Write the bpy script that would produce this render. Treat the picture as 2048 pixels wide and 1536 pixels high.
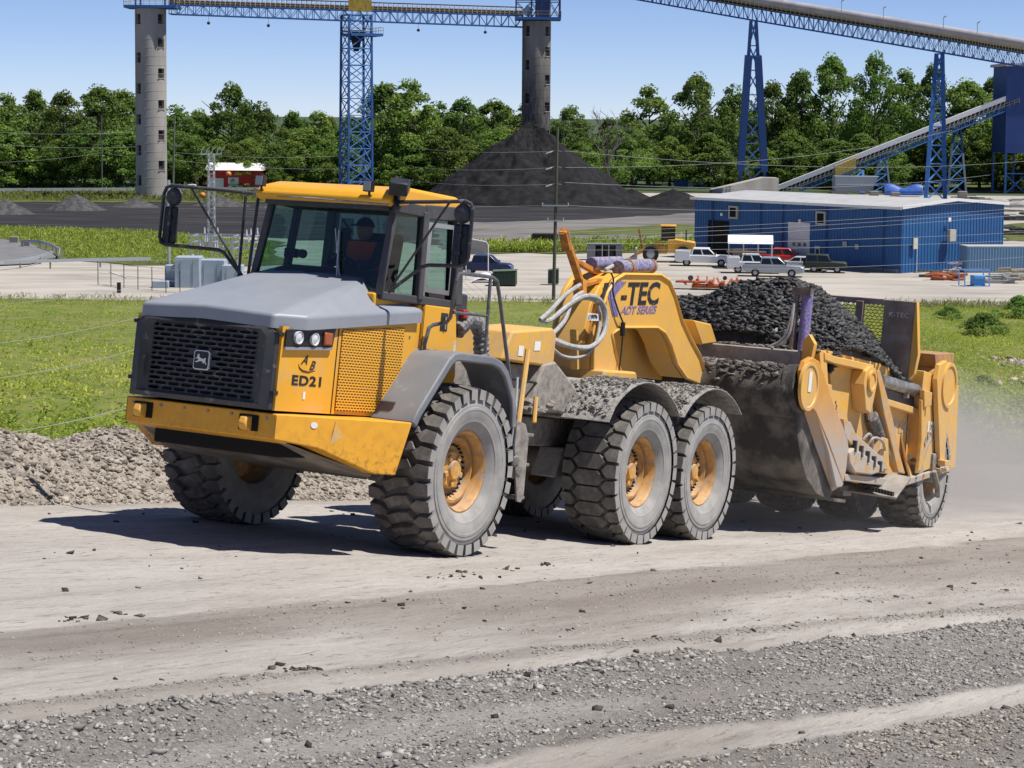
import bpy, bmesh, math, random
import numpy as np
from mathutils import Matrix, Vector, Euler
random.seed(7); rng = np.random.default_rng(11)
for o in list(bpy.data.objects): bpy.data.objects.remove(o)
SC = bpy.context.scene; COL = SC.collection
rad = math.radians

# ---------------------------------------------------------------- camera, sky, sun, exposure
PITCH, ROLL = rad(4.5), 0.008
cp, sp, cr, sr = math.cos(PITCH), math.sin(PITCH), math.cos(ROLL), math.sin(ROLL)
fw = Vector((0, cp, -sp)); up0 = Vector((0, sp, cp)); rt0 = Vector((1, 0, 0))
rt = cr*rt0 + sr*up0; upv = -sr*rt0 + cr*up0
cam = bpy.data.objects.new('camera', bpy.data.cameras.new('camera')); COL.objects.link(cam)
cam.matrix_world = Matrix(((rt.x, upv.x, -fw.x, 0), (rt.y, upv.y, -fw.y, 0), (rt.z, upv.z, -fw.z, 15.5), (0, 0, 0, 1)))
cam.data.sensor_width = 36; cam.data.lens = 36*4080/2048; cam.data.shift_y = -0.1060
cam.data.clip_start = 0.2; cam.data.clip_end = 20000
SC.camera = cam
SUN_AZ, SUN_EL = -11, 63                                     # degrees from +X towards +Y
w = bpy.data.worlds.new('World'); SC.world = w; w.use_nodes = True
nt = w.node_tree; sky = nt.nodes.new('ShaderNodeTexSky'); sky.sky_type = 'NISHITA'; sky.sun_disc = False
sky.sun_elevation = rad(SUN_EL); sky.sun_rotation = rad(90-SUN_AZ)
sky.altitude = 100; sky.air_density = 0.5; sky.dust_density = 0.0; sky.ozone_density = 6.0
tn = nt.nodes.new('ShaderNodeMix'); tn.data_type = 'RGBA'; tn.blend_type = 'MULTIPLY'; tn.inputs[0].default_value = 1; tn.inputs[7].default_value = (1.04, .94, 1.0, 1)
nt.links.new(sky.outputs[0], tn.inputs[6]); nt.links.new(tn.outputs[2], nt.nodes['Background'].inputs[0]); nt.nodes['Background'].inputs[1].default_value = 0.10
sl = bpy.data.lights.new('sun', 'SUN'); sl.energy = 5.0; sl.angle = rad(0.53); sl.color = (1, .955, .88)
sun = bpy.data.objects.new('sun', sl); COL.objects.link(sun)
sd = Vector((math.cos(rad(SUN_EL))*math.cos(rad(SUN_AZ)), math.cos(rad(SUN_EL))*math.sin(rad(SUN_AZ)), math.sin(rad(SUN_EL))))
sun.rotation_euler = sd.to_track_quat('Z', 'Y').to_euler(); sun.location = (30, 0, 60)
vs = SC.view_settings; vs.view_transform = 'Standard'; vs.look = 'None'; vs.exposure = 0.26; vs.gamma = 1; vs.use_curve_mapping = False
SC.cycles.max_bounces = 6; SC.cycles.diffuse_bounces = 3; SC.cycles.transparent_max_bounces = 12
SC.cycles.caustics_reflective = False; SC.cycles.caustics_refractive = False

# ---------------------------------------------------------------- materials
MATS = {}
def M(name, c, rough=.6, metal=0., c2=None, scale=4., lo=.42, hi=.62, bump=0., bscale=40., dust=None, damt=.5, dz=None, spec=.4, stretch=None, detail=7., drough=.9, up=0.3):
    if name in MATS: return MATS[name]
    m = bpy.data.materials.new(name); m.use_nodes = True; t = m.node_tree; N = t.nodes; L = t.links.new
    b = N['Principled BSDF']; b.inputs['Roughness'].default_value = rough; b.inputs['Metallic'].default_value = metal
    b.inputs['Specular IOR Level'].default_value = spec
    col = (*c, 1); b.inputs['Base Color'].default_value = col
    tc = N.new('ShaderNodeTexCoord'); src = tc.outputs['Object']
    if stretch:
        mp = N.new('ShaderNodeMapping'); mp.inputs['Scale'].default_value = stretch; L(src, mp.inputs[0]); src = mp.outputs[0]
    cur = None
    def noise(s, d=detail, r=.6):
        n = N.new('ShaderNodeTexNoise'); n.inputs['Scale'].default_value = s; n.inputs['Detail'].default_value = d; n.inputs['Roughness'].default_value = r
        L(src, n.inputs['Vector']); return n.outputs['Fac']
    def ramp(f, a, z):
        r = N.new('ShaderNodeMapRange'); r.inputs['From Min'].default_value = a; r.inputs['From Max'].default_value = z; L(f, r.inputs['Value']); return r.outputs['Result']
    def mix(f, A, B):
        x = N.new('ShaderNodeMix'); x.data_type = 'RGBA'
        if isinstance(f, float): x.inputs[0].default_value = f
        else: L(f, x.inputs[0])
        for k, q in ((6, A), (7, B)):
            if isinstance(q, tuple): x.inputs[k].default_value = q
            else: L(q, x.inputs[k])
        return x.outputs[2]
    def math2(op, a, bb):
        x = N.new('ShaderNodeMath'); x.operation = op; x.use_clamp = True
        for k, q in ((0, a), (1, bb)):
            if isinstance(q, (int, float)): x.inputs[k].default_value = q
            else: L(q, x.inputs[k])
        return x.outputs[0]
    if c2 is not None: cur = mix(ramp(noise(scale), lo, hi), col, (*c2, 1))
    if dust is not None:
        f = ramp(noise(scale*1.7+1.3, 9, .68), .62-.5*damt, .82-.4*damt)
        if up > 0:
            g = N.new('ShaderNodeNewGeometry'); sx = N.new('ShaderNodeSeparateXYZ'); L(g.outputs['Normal'], sx.inputs[0])
            f = math2('ADD', f, math2('MULTIPLY', ramp(sx.outputs[2], .3, 1.0), up))
        if dz:
            s2 = N.new('ShaderNodeSeparateXYZ'); L(tc.outputs['Object'], s2.inputs[0])
            f = math2('MULTIPLY', f, ramp(s2.outputs[2], dz[1], dz[0]))
        cur = mix(f, cur if cur is not None else col, (*dust, 1))
        rr = N.new('ShaderNodeMix'); L(f, rr.inputs[0]); rr.inputs[2].default_value = rough; rr.inputs[3].default_value = drough; L(rr.outputs[0], b.inputs['Roughness'])
    if cur is not None: L(cur, b.inputs['Base Color'])
    if bump > 0:
        bp = N.new('ShaderNodeBump'); bp.inputs['Strength'].default_value = min(1, bump); bp.inputs['Distance'].default_value = .02*max(1, bump); L(noise(bscale, 9, .65), bp.inputs['Height']); L(bp.outputs[0], b.inputs['Normal'])
    MATS[name] = m; return m
DUST = (.36, .325, .285)
YEL = M('loader yellow paint', (.80, .40, .03), .38, c2=(.75, .37, .03), scale=2, dust=(.50, .40, .25), damt=.26, dz=(1.2, 3.0), up=.15)
YELD = M('dusty yellow paint', (.76, .42, .06), .5, c2=(.68, .38, .09), scale=3, dust=DUST, damt=.42, dz=(.6, 3.6), up=.35)
YELC = M('scraper yellow paint', (.80, .43, .055), .45, c2=(.72, .40, .08), scale=3, dust=(.46, .41, .34), damt=.5, dz=(.5, 3.3), up=.45)
GREY = M('hood grey plastic', (.25, .27, .305), .42, c2=(.28, .30, .335), scale=1.5)
DGREY = M('dark grey plastic', (.035, .038, .045), .5, c2=(.05, .052, .058), scale=3, dust=DUST, damt=.08, up=.1)
BLACK = M('black steel', (.014, .014, .016), .45, c2=(.03, .03, .03), scale=6)
BLK2 = M('black void', (.006, .006, .007), .9)
STEEL = M('dusty grey steel', (.11, .105, .1), .6, metal=.2, c2=(.19, .17, .15), scale=5, dust=DUST, damt=.6, up=.4)
RUBBER = M('dusty tyre rubber', (.115, .106, .097), .85, c2=(.145, .134, .122), scale=3, dust=(.24, .22, .195), damt=.34, up=0, spec=.15)
RUBW = M('dusty tyre sidewall', (.28, .275, .265), .85, c2=(.34, .33, .315), scale=3, dust=(.38, .36, .33), damt=.3, up=0, spec=.15)
RIMY = M('rusty yellow rim paint', (.72, .37, .05), .5, c2=(.50, .24, .05), scale=6, dust=DUST, damt=.35, up=.2)
RIMO = M('ochre rim paint', (.62, .33, .08), .5, c2=(.42, .21, .06), scale=9, dust=DUST, damt=.3, up=.2)
WHITE = M('white paint', (.78, .78, .76), .45)
PURP = M('purple paint', (.10, .065, .36), .5, c2=(.18, .14, .36), scale=14, dust=(.32, .29, .33), damt=.42, up=.1)
BLUP = M('faded blue paint', (.07, .08, .3), .5, c2=(.16, .15, .3), scale=14, dust=DUST, damt=.4, up=.2)
HOSE = M('grey hydraulic hose', (.42, .41, .39), .6, c2=(.3, .29, .28), scale=20)
RUST = M('rusty steel', (.30, .11, .035), .75, c2=(.42, .20, .06), scale=14, up=0)
CHROME = M('chrome rod', (.55, .55, .55), .18, 1.0)
MUDG = M('caked grey mud', (.27, .245, .215), .95, c2=(.17, .155, .14), scale=9, bump=1.0, bscale=26)
DIRTB = M('coal dust caked steel', (.045, .042, .039), .9, c2=(.22, .195, .17), scale=1.9, lo=.40, hi=.68, bump=.6, bscale=22)
COAL = M('coal lumps', (.017, .017, .019), .5, c2=(.038, .037, .037), scale=6, spec=.5)
ORANGE = M('high visibility orange', (.75, .13, .03), .8)
SKIN = M('skin', (.35, .17, .10), .6)

def glass(name, tint, gl=.12):
    m = bpy.data.materials.new(name); m.use_nodes = True; t = m.node_tree; N = t.nodes; L = t.links.new
    N.remove(N['Principled BSDF']); tr = N.new('ShaderNodeBsdfTransparent'); tr.inputs[0].default_value = (*tint, 1)
    g = N.new('ShaderNodeBsdfGlossy'); g.inputs['Roughness'].default_value = .03
    fr = N.new('ShaderNodeFresnel'); fr.inputs[0].default_value = 1.45
    ad = N.new('ShaderNodeMath'); ad.operation = 'ADD'; ad.inputs[1].default_value = gl; ad.use_clamp = True; L(fr.outputs[0], ad.inputs[0])
    mx = N.new('ShaderNodeMixShader'); L(ad.outputs[0], mx.inputs[0]); L(tr.outputs[0], mx.inputs[1]); L(g.outputs[0], mx.inputs[2])
    L(mx.outputs[0], N['Material Output'].inputs[0]); return m
GLASS = glass('tinted cab glass', (.50, .68, .64), .03)
CARGL = M('dark car glass', (.012, .015, .018), .08, spec=.6)

# ---------------------------------------------------------------- mesh helpers
def link(o, parent=None):
    COL.objects.link(o)
    if parent is not None: o.parent = parent
    return o
def tag(o, label=None, cat=None, group=None, kind=None):
    for k, q in (('label', label), ('category', cat), ('group', group), ('kind', kind)):
        if q: o[k] = q
    return o
def empty(name, loc=(0, 0, 0), rz=0., label=None, cat=None, group=None):
    o = bpy.data.objects.new(name, None); o.empty_display_size = .3; link(o); o.location = loc; o.rotation_euler = (0, 0, rz)
    return tag(o, label, cat, group)
def V(p): return Vector(p)
class MB:
    def __init__(s): s.v = []; s.f = []; s.mi = []
    def add(s, vs, fs, mi=0):
        n = len(s.v); s.v += [tuple(p) for p in vs]; s.f += [tuple(i+n for i in f) for f in fs]; s.mi += [mi]*len(fs); return s
    def box(s, c, d, R=None, mi=0):
        h = [x/2 for x in d]; c = V(c); vs = []
        for sx in (-1, 1):
            for sy in (-1, 1):
                for sz in (-1, 1):
                    p = V((sx*h[0], sy*h[1], sz*h[2])); vs.append(c+(R @ p if R else p))
        return s.add(vs, [(0, 1, 3, 2), (4, 6, 7, 5), (0, 4, 5, 1), (2, 3, 7, 6), (0, 2, 6, 4), (1, 5, 7, 3)], mi)
    def bb(s, a, b, mi=0):
        return s.box([(a[i]+b[i])/2 for i in range(3)], [abs(b[i]-a[i]) for i in range(3)], None, mi)
    def bar(s, p, q, w=.1, h=None, up=(0, 0, 1), mi=0):
        p, q = V(p), V(q); h = h or w; d = (q-p); l = d.length
        if l < 1e-6: return s
        x = d/l; u = V(up)
        if abs(x.dot(u)) > .97: u = V((1, 0, 0)) if abs(x.x) < .9 else V((0, 1, 0))
        y = u.cross(x).normalized(); z = x.cross(y)
        R = Matrix((x, y, z)).transposed(); return s.box((p+q)/2, (l, w, h), R, mi)
    def tube(s, pts, r, n=8, mi=0, closed=False):
        pts = [V(p) for p in pts]; k = len(pts); rs = r if isinstance(r, (list, tuple)) else [r]*k
        t0 = (pts[1]-pts[0]).normalized(); u = V((0, 0, 1)) if abs(t0.z) < .9 else V((1, 0, 0)); vs = []
        for i, p in enumerate(pts):
            a = pts[(i-1) % k] if (i > 0 or closed) else p; b = pts[(i+1) % k] if (i < k-1 or closed) else p
            t = (b-a).normalized(); y = t.cross(u)
            if y.length < 1e-4: y = t.orthogonal()
            y.normalize(); z = y.cross(t); u = z
            for j in range(n):
                th = 2*math.pi*j/n; vs.append(p+(y*math.cos(th)+z*math.sin(th))*rs[i])
        fs = []
        for i in range(k if closed else k-1):
            i2 = (i+1) % k
            for j in range(n): fs.append((i*n+j, i*n+(j+1) % n, i2*n+(j+1) % n, i2*n+j))
        if not closed: fs += [tuple(range(n-1, -1, -1)), tuple(range((k-1)*n, k*n))]
        return s.add(vs, fs, mi)
    def prism(s, poly, ax, a, b, mi=0):
        def P(q, w): return (w, q[0], q[1]) if ax == 0 else ((q[0], w, q[1]) if ax == 1 else (q[0], q[1], w))
        n = len(poly); vs = [P(q, a) for q in poly]+[P(q, b) for q in poly]
        return s.add(vs, [tuple(range(n-1, -1, -1)), tuple(range(n, 2*n))]+[(i, (i+1) % n, n+(i+1) % n, n+i) for i in range(n)], mi)
    def slab(s, pts, t, mi=0):
        pts = [V(p) for p in pts]; n = len(pts); nn = V((0, 0, 0))
        for i in range(n): nn += (pts[i]-pts[0]).cross(pts[(i+1) % n]-pts[0])
        nn = nn.normalized()*t
        return s.add(pts+[p+nn for p in pts], [tuple(range(n-1, -1, -1)), tuple(range(n, 2*n))]+[(i, (i+1) % n, n+(i+1) % n, n+i) for i in range(n)], mi)
    def lathe(s, prof, c, ax=1, n=24, mi=0, sgn=1, a0=0., a1=2*math.pi):
        c = V(c); full = abs(a1-a0-2*math.pi) < 1e-6; m = n if full else n+1; vs = []; k = len(prof)
        for j in range(m):
            th = a0+(a1-a0)*j/n; ct, st = math.cos(th), math.sin(th)
            for (w, r) in prof:
                w *= sgn
                q = (w, r*ct, r*st) if ax == 0 else ((r*ct, w, r*st) if ax == 1 else (r*ct, r*st, w)); vs.append(c+V(q))
        fs = []
        for j in range(n):
            j2 = (j+1) % m
            for i in range(k-1): fs.append((j*k+i, j*k+i+1, j2*k+i+1, j2*k+i))
        return s.add(vs, fs, mi)
    def disc(s, c, r, d, ax=1, n=20, mi=0, r2=None):
        return s.lathe([(-d/2, .0001), (-d/2, r), (d/2, r2 or r), (d/2, .0001)], c, ax, n, mi)
    def grid(s, P, nu, nv, mi=0):
        vs = [P(i/nu, j/nv) for i in range(nu+1) for j in range(nv+1)]
        return s.add(vs, [(i*(nv+1)+j, (i+1)*(nv+1)+j, (i+1)*(nv+1)+j+1, i*(nv+1)+j+1) for i in range(nu) for j in range(nv)], mi)
    def rock(s, c, r, sq=(1, 1, .7), seed=0, mi=0):
        rr = random.Random(seed); R = Euler((rr.uniform(0, 6), rr.uniform(0, 6), rr.uniform(0, 6))).to_matrix()
        vs = [V(c)+V([a*b*r*rr.uniform(.7, 1.15) for a, b in zip(R @ V(p), sq)]) for p in ICO]
        return s.add(vs, ICOF, mi)
    def build(s, name, mat, parent=None, bev=0., smooth=35., seg=2, recalc=True):
        me = bpy.data.meshes.new(name); me.from_pydata(s.v, [], s.f)
        mats = mat if isinstance(mat, (list, tuple)) else [mat]
        for m_ in mats: me.materials.append(m_)
        if len(mats) > 1: me.polygons.foreach_set('material_index', s.mi)
        if recalc:
            bm = bmesh.new(); bm.from_mesh(me); bmesh.ops.recalc_face_normals(bm, faces=bm.faces); bm.to_mesh(me); bm.free()
        if smooth:
            me.polygons.foreach_set('use_smooth', [True]*len(me.polygons)); me.set_sharp_from_angle(angle=rad(smooth))
        me.update(); o = bpy.data.objects.new(name, me); link(o, parent)
        if bev > 0:
            bm_ = o.modifiers.new('edge', 'BEVEL'); bm_.width = bev; bm_.segments = seg; bm_.limit_method = 'ANGLE'; bm_.angle_limit = rad(32); bm_.harden_normals = False
        return o
_b = bmesh.new(); bmesh.ops.create_icosphere(_b, subdivisions=1, radius=1); _b.verts.index_update()
ICO = [tuple(v.co) for v in _b.verts]; ICOF = [tuple(v.index for v in f.verts) for f in _b.faces]; _b.free()
def fastmesh(name, co, faces, mat, parent=None, smooth=False, attr=None):
    """big triangle/quad soup from numpy arrays; faces is (n,k)"""
    me = bpy.data.meshes.new(name); k = faces.shape[1]; n = len(faces)
    me.vertices.add(len(co)); me.vertices.foreach_set('co', np.ascontiguousarray(co, dtype=np.float32).ravel())
    me.loops.add(n*k); me.loops.foreach_set('vertex_index', np.ascontiguousarray(faces, dtype=np.int32).ravel())
    me.polygons.add(n); me.polygons.foreach_set('loop_start', np.arange(0, n*k, k, dtype=np.int32))
    if smooth: me.polygons.foreach_set('use_smooth', np.ones(n, dtype=bool))
    if attr:
        for an, av in attr.items():
            
            vec = np.ndim(av) == 2; a = me.attributes.new(an, 'FLOAT_VECTOR' if vec else 'FLOAT', 'POINT'); a.data.foreach_set('vector' if vec else 'value', np.ascontiguousarray(av, dtype=np.float32).ravel())
    me.materials.append(mat); me.update(calc_edges=True); me.validate()
    o = bpy.data.objects.new(name, me); return link(o, parent)
def copy_tree(o, parent=None):
    c = o.copy(); COL.objects.link(c)
    if parent is not None: c.parent = parent
    for ch in list(o.children): copy_tree(ch, c)
    return c
def text(name, body, mat, parent, size, origin, xdir, ydir, depth=.004, off=0., shear=0., sx=1., space=1.):
    cu = bpy.data.curves.new('t', 'FONT'); cu.body = body; cu.size = size; cu.offset = off; cu.shear = shear; cu.extrude = depth/2
    cu.align_x = 'CENTER'; cu.align_y = 'CENTER'; cu.space_character = space; cu.resolution_u = 3
    ob = bpy.data.objects.new('t', cu); COL.objects.link(ob); bpy.context.view_layer.update()
    me = bpy.data.meshes.new_from_object(ob.evaluated_get(bpy.context.evaluated_depsgraph_get())); bpy.data.objects.remove(ob)
    x = V(xdir).normalized(); y = V(ydir).normalized(); z = x.cross(y).normalized(); y = z.cross(x)
    for v in me.vertices: v.co = V(origin)+x*(v.co.x*sx)+y*v.co.y+z*v.co.z
    me.materials.clear(); me.materials.append(mat); o = bpy.data.objects.new(name, me); return link(o, parent)
# smooth value noise on numpy arrays
_G = rng.random((256, 256))
def vnoise(x, y):
    xi = np.floor(x).astype(int); yi = np.floor(y).astype(int); fx = x-xi; fy = y-yi
    fx = fx*fx*(3-2*fx); fy = fy*fy*(3-2*fy); g = lambda a, b: _G[a % 256, b % 256]
    return (g(xi, yi)*(1-fx)+g(xi+1, yi)*fx)*(1-fy)+(g(xi, yi+1)*(1-fx)+g(xi+1, yi+1)*fx)*fy
def fbm(x, y, o=4):
    r = 0; a = .5; t = 0
    for i in range(o): r = r+a*vnoise(x*2**i+17*i, y*2**i+5*i); t += a; a *= .5
    return r/t
def sst(a, b, x): t = np.clip((x-a)/(b-a), 0, 1); return t*t*(3-2*t)
# pose of the truck (and of the plane of the haul ramp it climbs): x forward, y to its left, z up
TT = Vector((-1.9332, 22.5305, 10.7784))
TR = Matrix.Rotation(rad(-119.622), 3, 'Z') @ Matrix.Rotation(rad(-8.655), 3, 'Y') @ Matrix.Rotation(rad(-1.056), 3, 'X')
TM = Matrix.Translation(TT) @ TR.to_4x4()
TRn = np.array(TR); TTn = np.array(TT)
def ramp_w(u, v, h=0):
    u, v, h = np.broadcast_arrays(np.asarray(u, float), v, h); return np.stack([u, v, h], -1) @ TRn.T+TTn
def plane_z(x, y): return 13.3753-.091446*x-.123108*y

# ================================================================= TERRAIN
def attr_mat(name, build):
    m = bpy.data.materials.new(name); m.use_nodes = True; t = m.node_tree; build(t.nodes, t.links.new, t.nodes['Principled BSDF']); return m
def band_s(u, v):
    k = np.interp(v, [3.2, 5.2, 6.2, 8.0, 9.5], [0., .085, .11, .15, .17]); return v-k*np.clip(10-u, -6, 17)
def coarse(s, u, v):      # 0 compacted dust .. 1 loose coarse gravel
    n = fbm(u*.5+3, v*1.7, 4); w_ = (n-.5)*.35
    c = .04+.22*sst(3.15, 3.3, s+w_*.4)*(1-sst(3.9, 4.5, s+w_))
    c = c+.6*np.exp(-((s-5.22+w_*.5)/.13)**2)+1.0*sst(5.72, 5.9, s+w_)*(1-sst(7.35, 7.5, s+w_*.7))+1.0*sst(7.85, 8.02, s+w_*.5)
    c = c-.45*sst(6.3, 6.6, s+w_)*(1-sst(6.8, 7.1, s+w_))*sst(2., 8., u)
    c = c+.35*np.exp(-((s-4.55+w_)/.16)**2)*sst(.45, .6, vnoise(u*.35, v*.2+9))
    return np.clip(c, 0, 1)
def road_h(u, v):
    s = band_s(u, v); c = coarse(s, u, v)
    h = .05*(fbm(u*.22, v*.3, 3)-.5)+.018*(fbm(u*.9+4, v*2.6, 3)-.5)
    wr = .075*np.exp(-((s-5.92)/.17)**2)*(.4+1.1*vnoise(u*.8, v*.3))+.03*np.exp(-((s-5.22)/.12)**2)*(.3+vnoise(u*.7+9, v))
    wr = wr-.035*np.exp(-((s-7.68)/.2)**2)-.03*np.exp(-((s-5.55)/.18)**2)-.025*np.exp(-((s-2.9)/.3)**2)
    return h+wr+c*(.045*(fbm(u*4, v*5, 3)-.5)+.03*(vnoise(u*14, v*15)-.5))+.016*(vnoise(u*3.2, v*9)-.5)+.010*(vnoise(u*7+3, v*17)-.5)
def G(n, lo, hi): return np.linspace(lo, hi, n, endpoint=False)
uu = np.concatenate([G(80, -68, -20), G(110, -20, -5), G(320, -5, 13), np.linspace(13, 28, 20)])
vv = np.concatenate([G(60, -3.7, 2.8), G(165, 2.8, 10.5), np.linspace(10.5, 24, 24)])
U, W = np.meshgrid(uu, vv, indexing='ij')
def grid_faces(a, b):
    i = (np.arange(a-1)[:, None]*b+np.arange(b-1)[None, :]).ravel(); return np.stack([i, i+b, i+b+1, i+1], 1)
def road_nodes(N, L, B):
    def at(n): a = N.new('ShaderNodeAttribute'); a.attribute_name = n; return a.outputs['Fac']
    tc = N.new('ShaderNodeAttribute'); tc.attribute_name = 'ramp_uv'
    def noise(s, d=8, r=.65, st=None):
        x = N.new('ShaderNodeTexNoise'); x.inputs['Scale'].default_value = s; x.inputs['Detail'].default_value = d; x.inputs['Roughness'].default_value = r
        src = tc.outputs['Vector']
        if st:
            mp = N.new('ShaderNodeMapping'); mp.inputs['Scale'].default_value = st; L(src, mp.inputs[0]); src = mp.outputs[0]
        L(src, x.inputs['Vector']); return x.outputs['Fac']
    def mr(f, a, b): r = N.new('ShaderNodeMapRange'); r.inputs[1].default_value = a; r.inputs[2].default_value = b; L(f, r.inputs[0]); return r.outputs[0]
    def mix(f, a, b):
        x = N.new('ShaderNodeMix'); x.data_type = 'RGBA'; L(f, x.inputs[0])
        for k, q in ((6, a), (7, b)):
            if isinstance(q, tuple): x.inputs[k].default_value = (*q, 1)
            else: L(q, x.inputs[k])
        return x.outputs[2]
    c = at('coarse'); tone = at('tone')
    pale = mix(mr(noise(.7, 7, .62, (.35, 1.6, 1)), .36, .66), (.46, .43, .398), (.36, .328, .298))
    pale = mix(mr(noise(3.0, 8, .7, (.22, 2.2, 1)), .52, .70), pale, (.31, .28, .25))
    pale = mix(mr(noise(7, 10, .78, (.36, 2.3, 1)), .55, .63), pale, (.185, .162, .142))
    pale = mix(mr(noise(22, 6, .75, (.45, 1.8, 1)), .56, .66), pale, (.52, .49, .455))
    loose = mix(mr(noise(26, 6, .7), .35, .65), (.21, .195, .18), (.40, .373, .344))
    loose = mix(mr(noise(60, 4, .7), .58, .70), loose, (.085, .08, .077))
    base = mix(mr(c, .1, .75), pale, loose)
    base = mix(tone, base, (.185, .158, .136))
    L(base, B.inputs['Base Color']); B.inputs['Roughness'].default_value = .95; B.inputs['Specular IOR Level'].default_value = .15
    b1 = N.new('ShaderNodeBump'); b1.inputs['Distance'].default_value = .03; b1.inputs['Strength'].default_value = .9; L(noise(13, 11, .75, (.4, 1.6, 1)), b1.inputs['Height'])
    b2 = N.new('ShaderNodeBump'); b2.inputs['Distance'].default_value = .03; L(mr(c, 0, 1), b2.inputs['Strength']); L(noise(38, 8, .7), b2.inputs['Height']); L(b1.outputs[0], b2.inputs['Normal'])
    L(b2.outputs[0], B.inputs['Normal'])
ROADM = attr_mat('dusty haul road', road_nodes)
Sx = band_s(U, W); Cx = coarse(Sx, U, W)
nz = (fbm(U*.4+7, W*1.5, 4)-.5)*.5
tone = .5*sst(3.15, 3.3, Sx+nz*.3)*(1-sst(3.65, 4.4, Sx+nz))+.35*sst(.5, .75, fbm(U*.25, W*.9+4, 4))*sst(3.2, 4, Sx)+.3*sst(7.8, 8, Sx)*sst(.4, .7, fbm(U*1.2, W*1.2, 3))+.25*sst(-2.2, -3.2, W)
for s0, wd, am in ((3.22, .035, .5), (3.5, .05, .3), (2.2, .10, .22), (1.55, .06, .2), (.4, .08, .2), (-.8, .1, .2), (4.3, .06, .3), (4.85, .04, .3), (5.0, .03, .25), (5.45, .05, .25), (7.62, .03, .3)):
    tone = tone+am*np.exp(-((Sx+nz*.12-s0)/wd)**2)*sst(.38, .62, fbm(U*.33+s0*9, W*.2, 3))
H = road_h(U, W)
edge_drop = -.3*sst(-3.1, -3.7, W)
road = fastmesh('haul_road', ramp_w(U.ravel(), W.ravel(), (H+edge_drop).ravel()), grid_faces(len(uu), len(vv)), ROADM, smooth=True, attr={'coarse': Cx.ravel(), 'tone': np.clip(tone, 0, 1).ravel(), 'ramp_uv': np.stack([U.ravel(), W.ravel(), 0*W.ravel()], 1)})
tag(road, kind='structure')
# ---- gravel berm beyond the road
ub = np.concatenate([G(90, -68, -20), G(60, -20, -5), G(150, -5, 6), np.linspace(6, 28, 40)]); vb = np.linspace(-7.2, -2.6, 70)
UB, VB = np.meshgrid(ub, vb, indexing='ij')
ridge = .60+.22*(fbm(UB*.35+2, UB*0+3, 3)-.5)-.17*np.exp(-((UB+.55)/.55)**2)+.12*np.exp(-((UB+1.7)/.7)**2)-.12*sst(-8, -25, UB)
toe = -2.95+.25*(fbm(UB*.8, UB*0+8, 3)-.5)
fr = sst(0, 1, (toe-VB)/1.55); bk = sst(0, 1, (VB+7.0)/2.2)
HB = -.12+(ridge+.12)*fr*bk+.20*(fbm(UB*1.6, VB*1.6, 4)-.5)*fr+.10*(fbm(UB*5, VB*5, 3)-.5)*fr+.045*(vnoise(UB*14, VB*14)-.5)*fr
HB = np.where(VB < -4.5, HB-.5*sst(-4.7, -7.2, VB), HB)
BERMM = M('berm gravel', (.36, .32, .275), .95, c2=(.22, .19, .165), scale=6, lo=.45, hi=.6, bump=1.6, bscale=18, spec=.15)
berm = fastmesh('gravel_berm', ramp_w(UB.ravel(), VB.ravel(), HB.ravel()), grid_faces(len(ub), len(vb)), BERMM, smooth=True)
tag(berm, kind='structure')
# ---- loose stones, one mesh per kind of place (nobody could count them)
CUBEV = np.array([(x, y, z) for x in (-1, 1) for y in (-1, 1) for z in (-1, 1)], float)*.72
CUBEF = np.array([(0, 1, 3), (0, 3, 2), (4, 6, 7), (4, 7, 5), (0, 4, 5), (0, 5, 1), (2, 3, 7), (2, 7, 6), (0, 2, 6), (0, 6, 4), (1, 5, 7), (1, 7, 3)])
def stone_soup(name, P, size, mat, flat=.55, sink=.25, parent=None, rough=.75):
    n = len(P); ico = CUBEV; k = 8; F = CUBEF
    jit = (1.05-rough*.62)+rough*rng.random((n, k)); v = ico[None]*jit[..., None]+rng.normal(0, .2, (n, k, 3))
    v = v*(size[:, None]*np.stack([1+.5*rng.random(n), .7+.4*rng.random(n), flat*(.6+.8*rng.random(n))], 1))[:, None, :]
    a = rng.random(n)*6.283; ca, sa = np.cos(a), np.sin(a); tl = (rng.random(n)-.5)*1.5; ct, st = np.cos(tl), np.sin(tl)
    x, y, z = v[..., 0], v[..., 1], v[..., 2]
    y, z = ct[:, None]*y-st[:, None]*z, st[:, None]*y+ct[:, None]*z
    x, y = ca[:, None]*x-sa[:, None]*y, sa[:, None]*x+ca[:, None]*y
    co = np.stack([x, y, z], -1)+P[:, None, :]; co[..., 2] += (size*flat*(1-sink*2))[:, None]*.6
    return fastmesh(name, co.reshape(-1, 3), (F[None]+np.arange(n)[:, None, None]*k).reshape(-1, 3), mat, parent)
def stone_mat(name, a, b, c):
    def f(N, L, B):
        g = N.new('ShaderNodeNewGeometry'); r = N.new('ShaderNodeValToRGB'); e = r.color_ramp.elements
        e[0].color = (*a, 1); e[1].color = (*c, 1); x = e.new(.5); x.color = (*b, 1); L(g.outputs['Random Per Island'], r.inputs[0]); L(r.outputs[0], B.inputs['Base Color'])
        B.inputs['Roughness'].default_value = .9; B.inputs['Specular IOR Level'].default_value = .2
    return attr_mat(name, f)
STG = stone_mat('grey road gravel', (.17, .161, .151), (.29, .273, .254), (.42, .395, .368))
STT = stone_mat('tan road gravel', (.18, .155, .13), (.295, .262, .225), (.41, .372, .325))
n = 430000; su = rng.uniform(-14, 13, n); sv = rng.uniform(3, 11.2, n); ss_ = band_s(su, sv); cc = coarse(ss_, su, sv)
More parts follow.
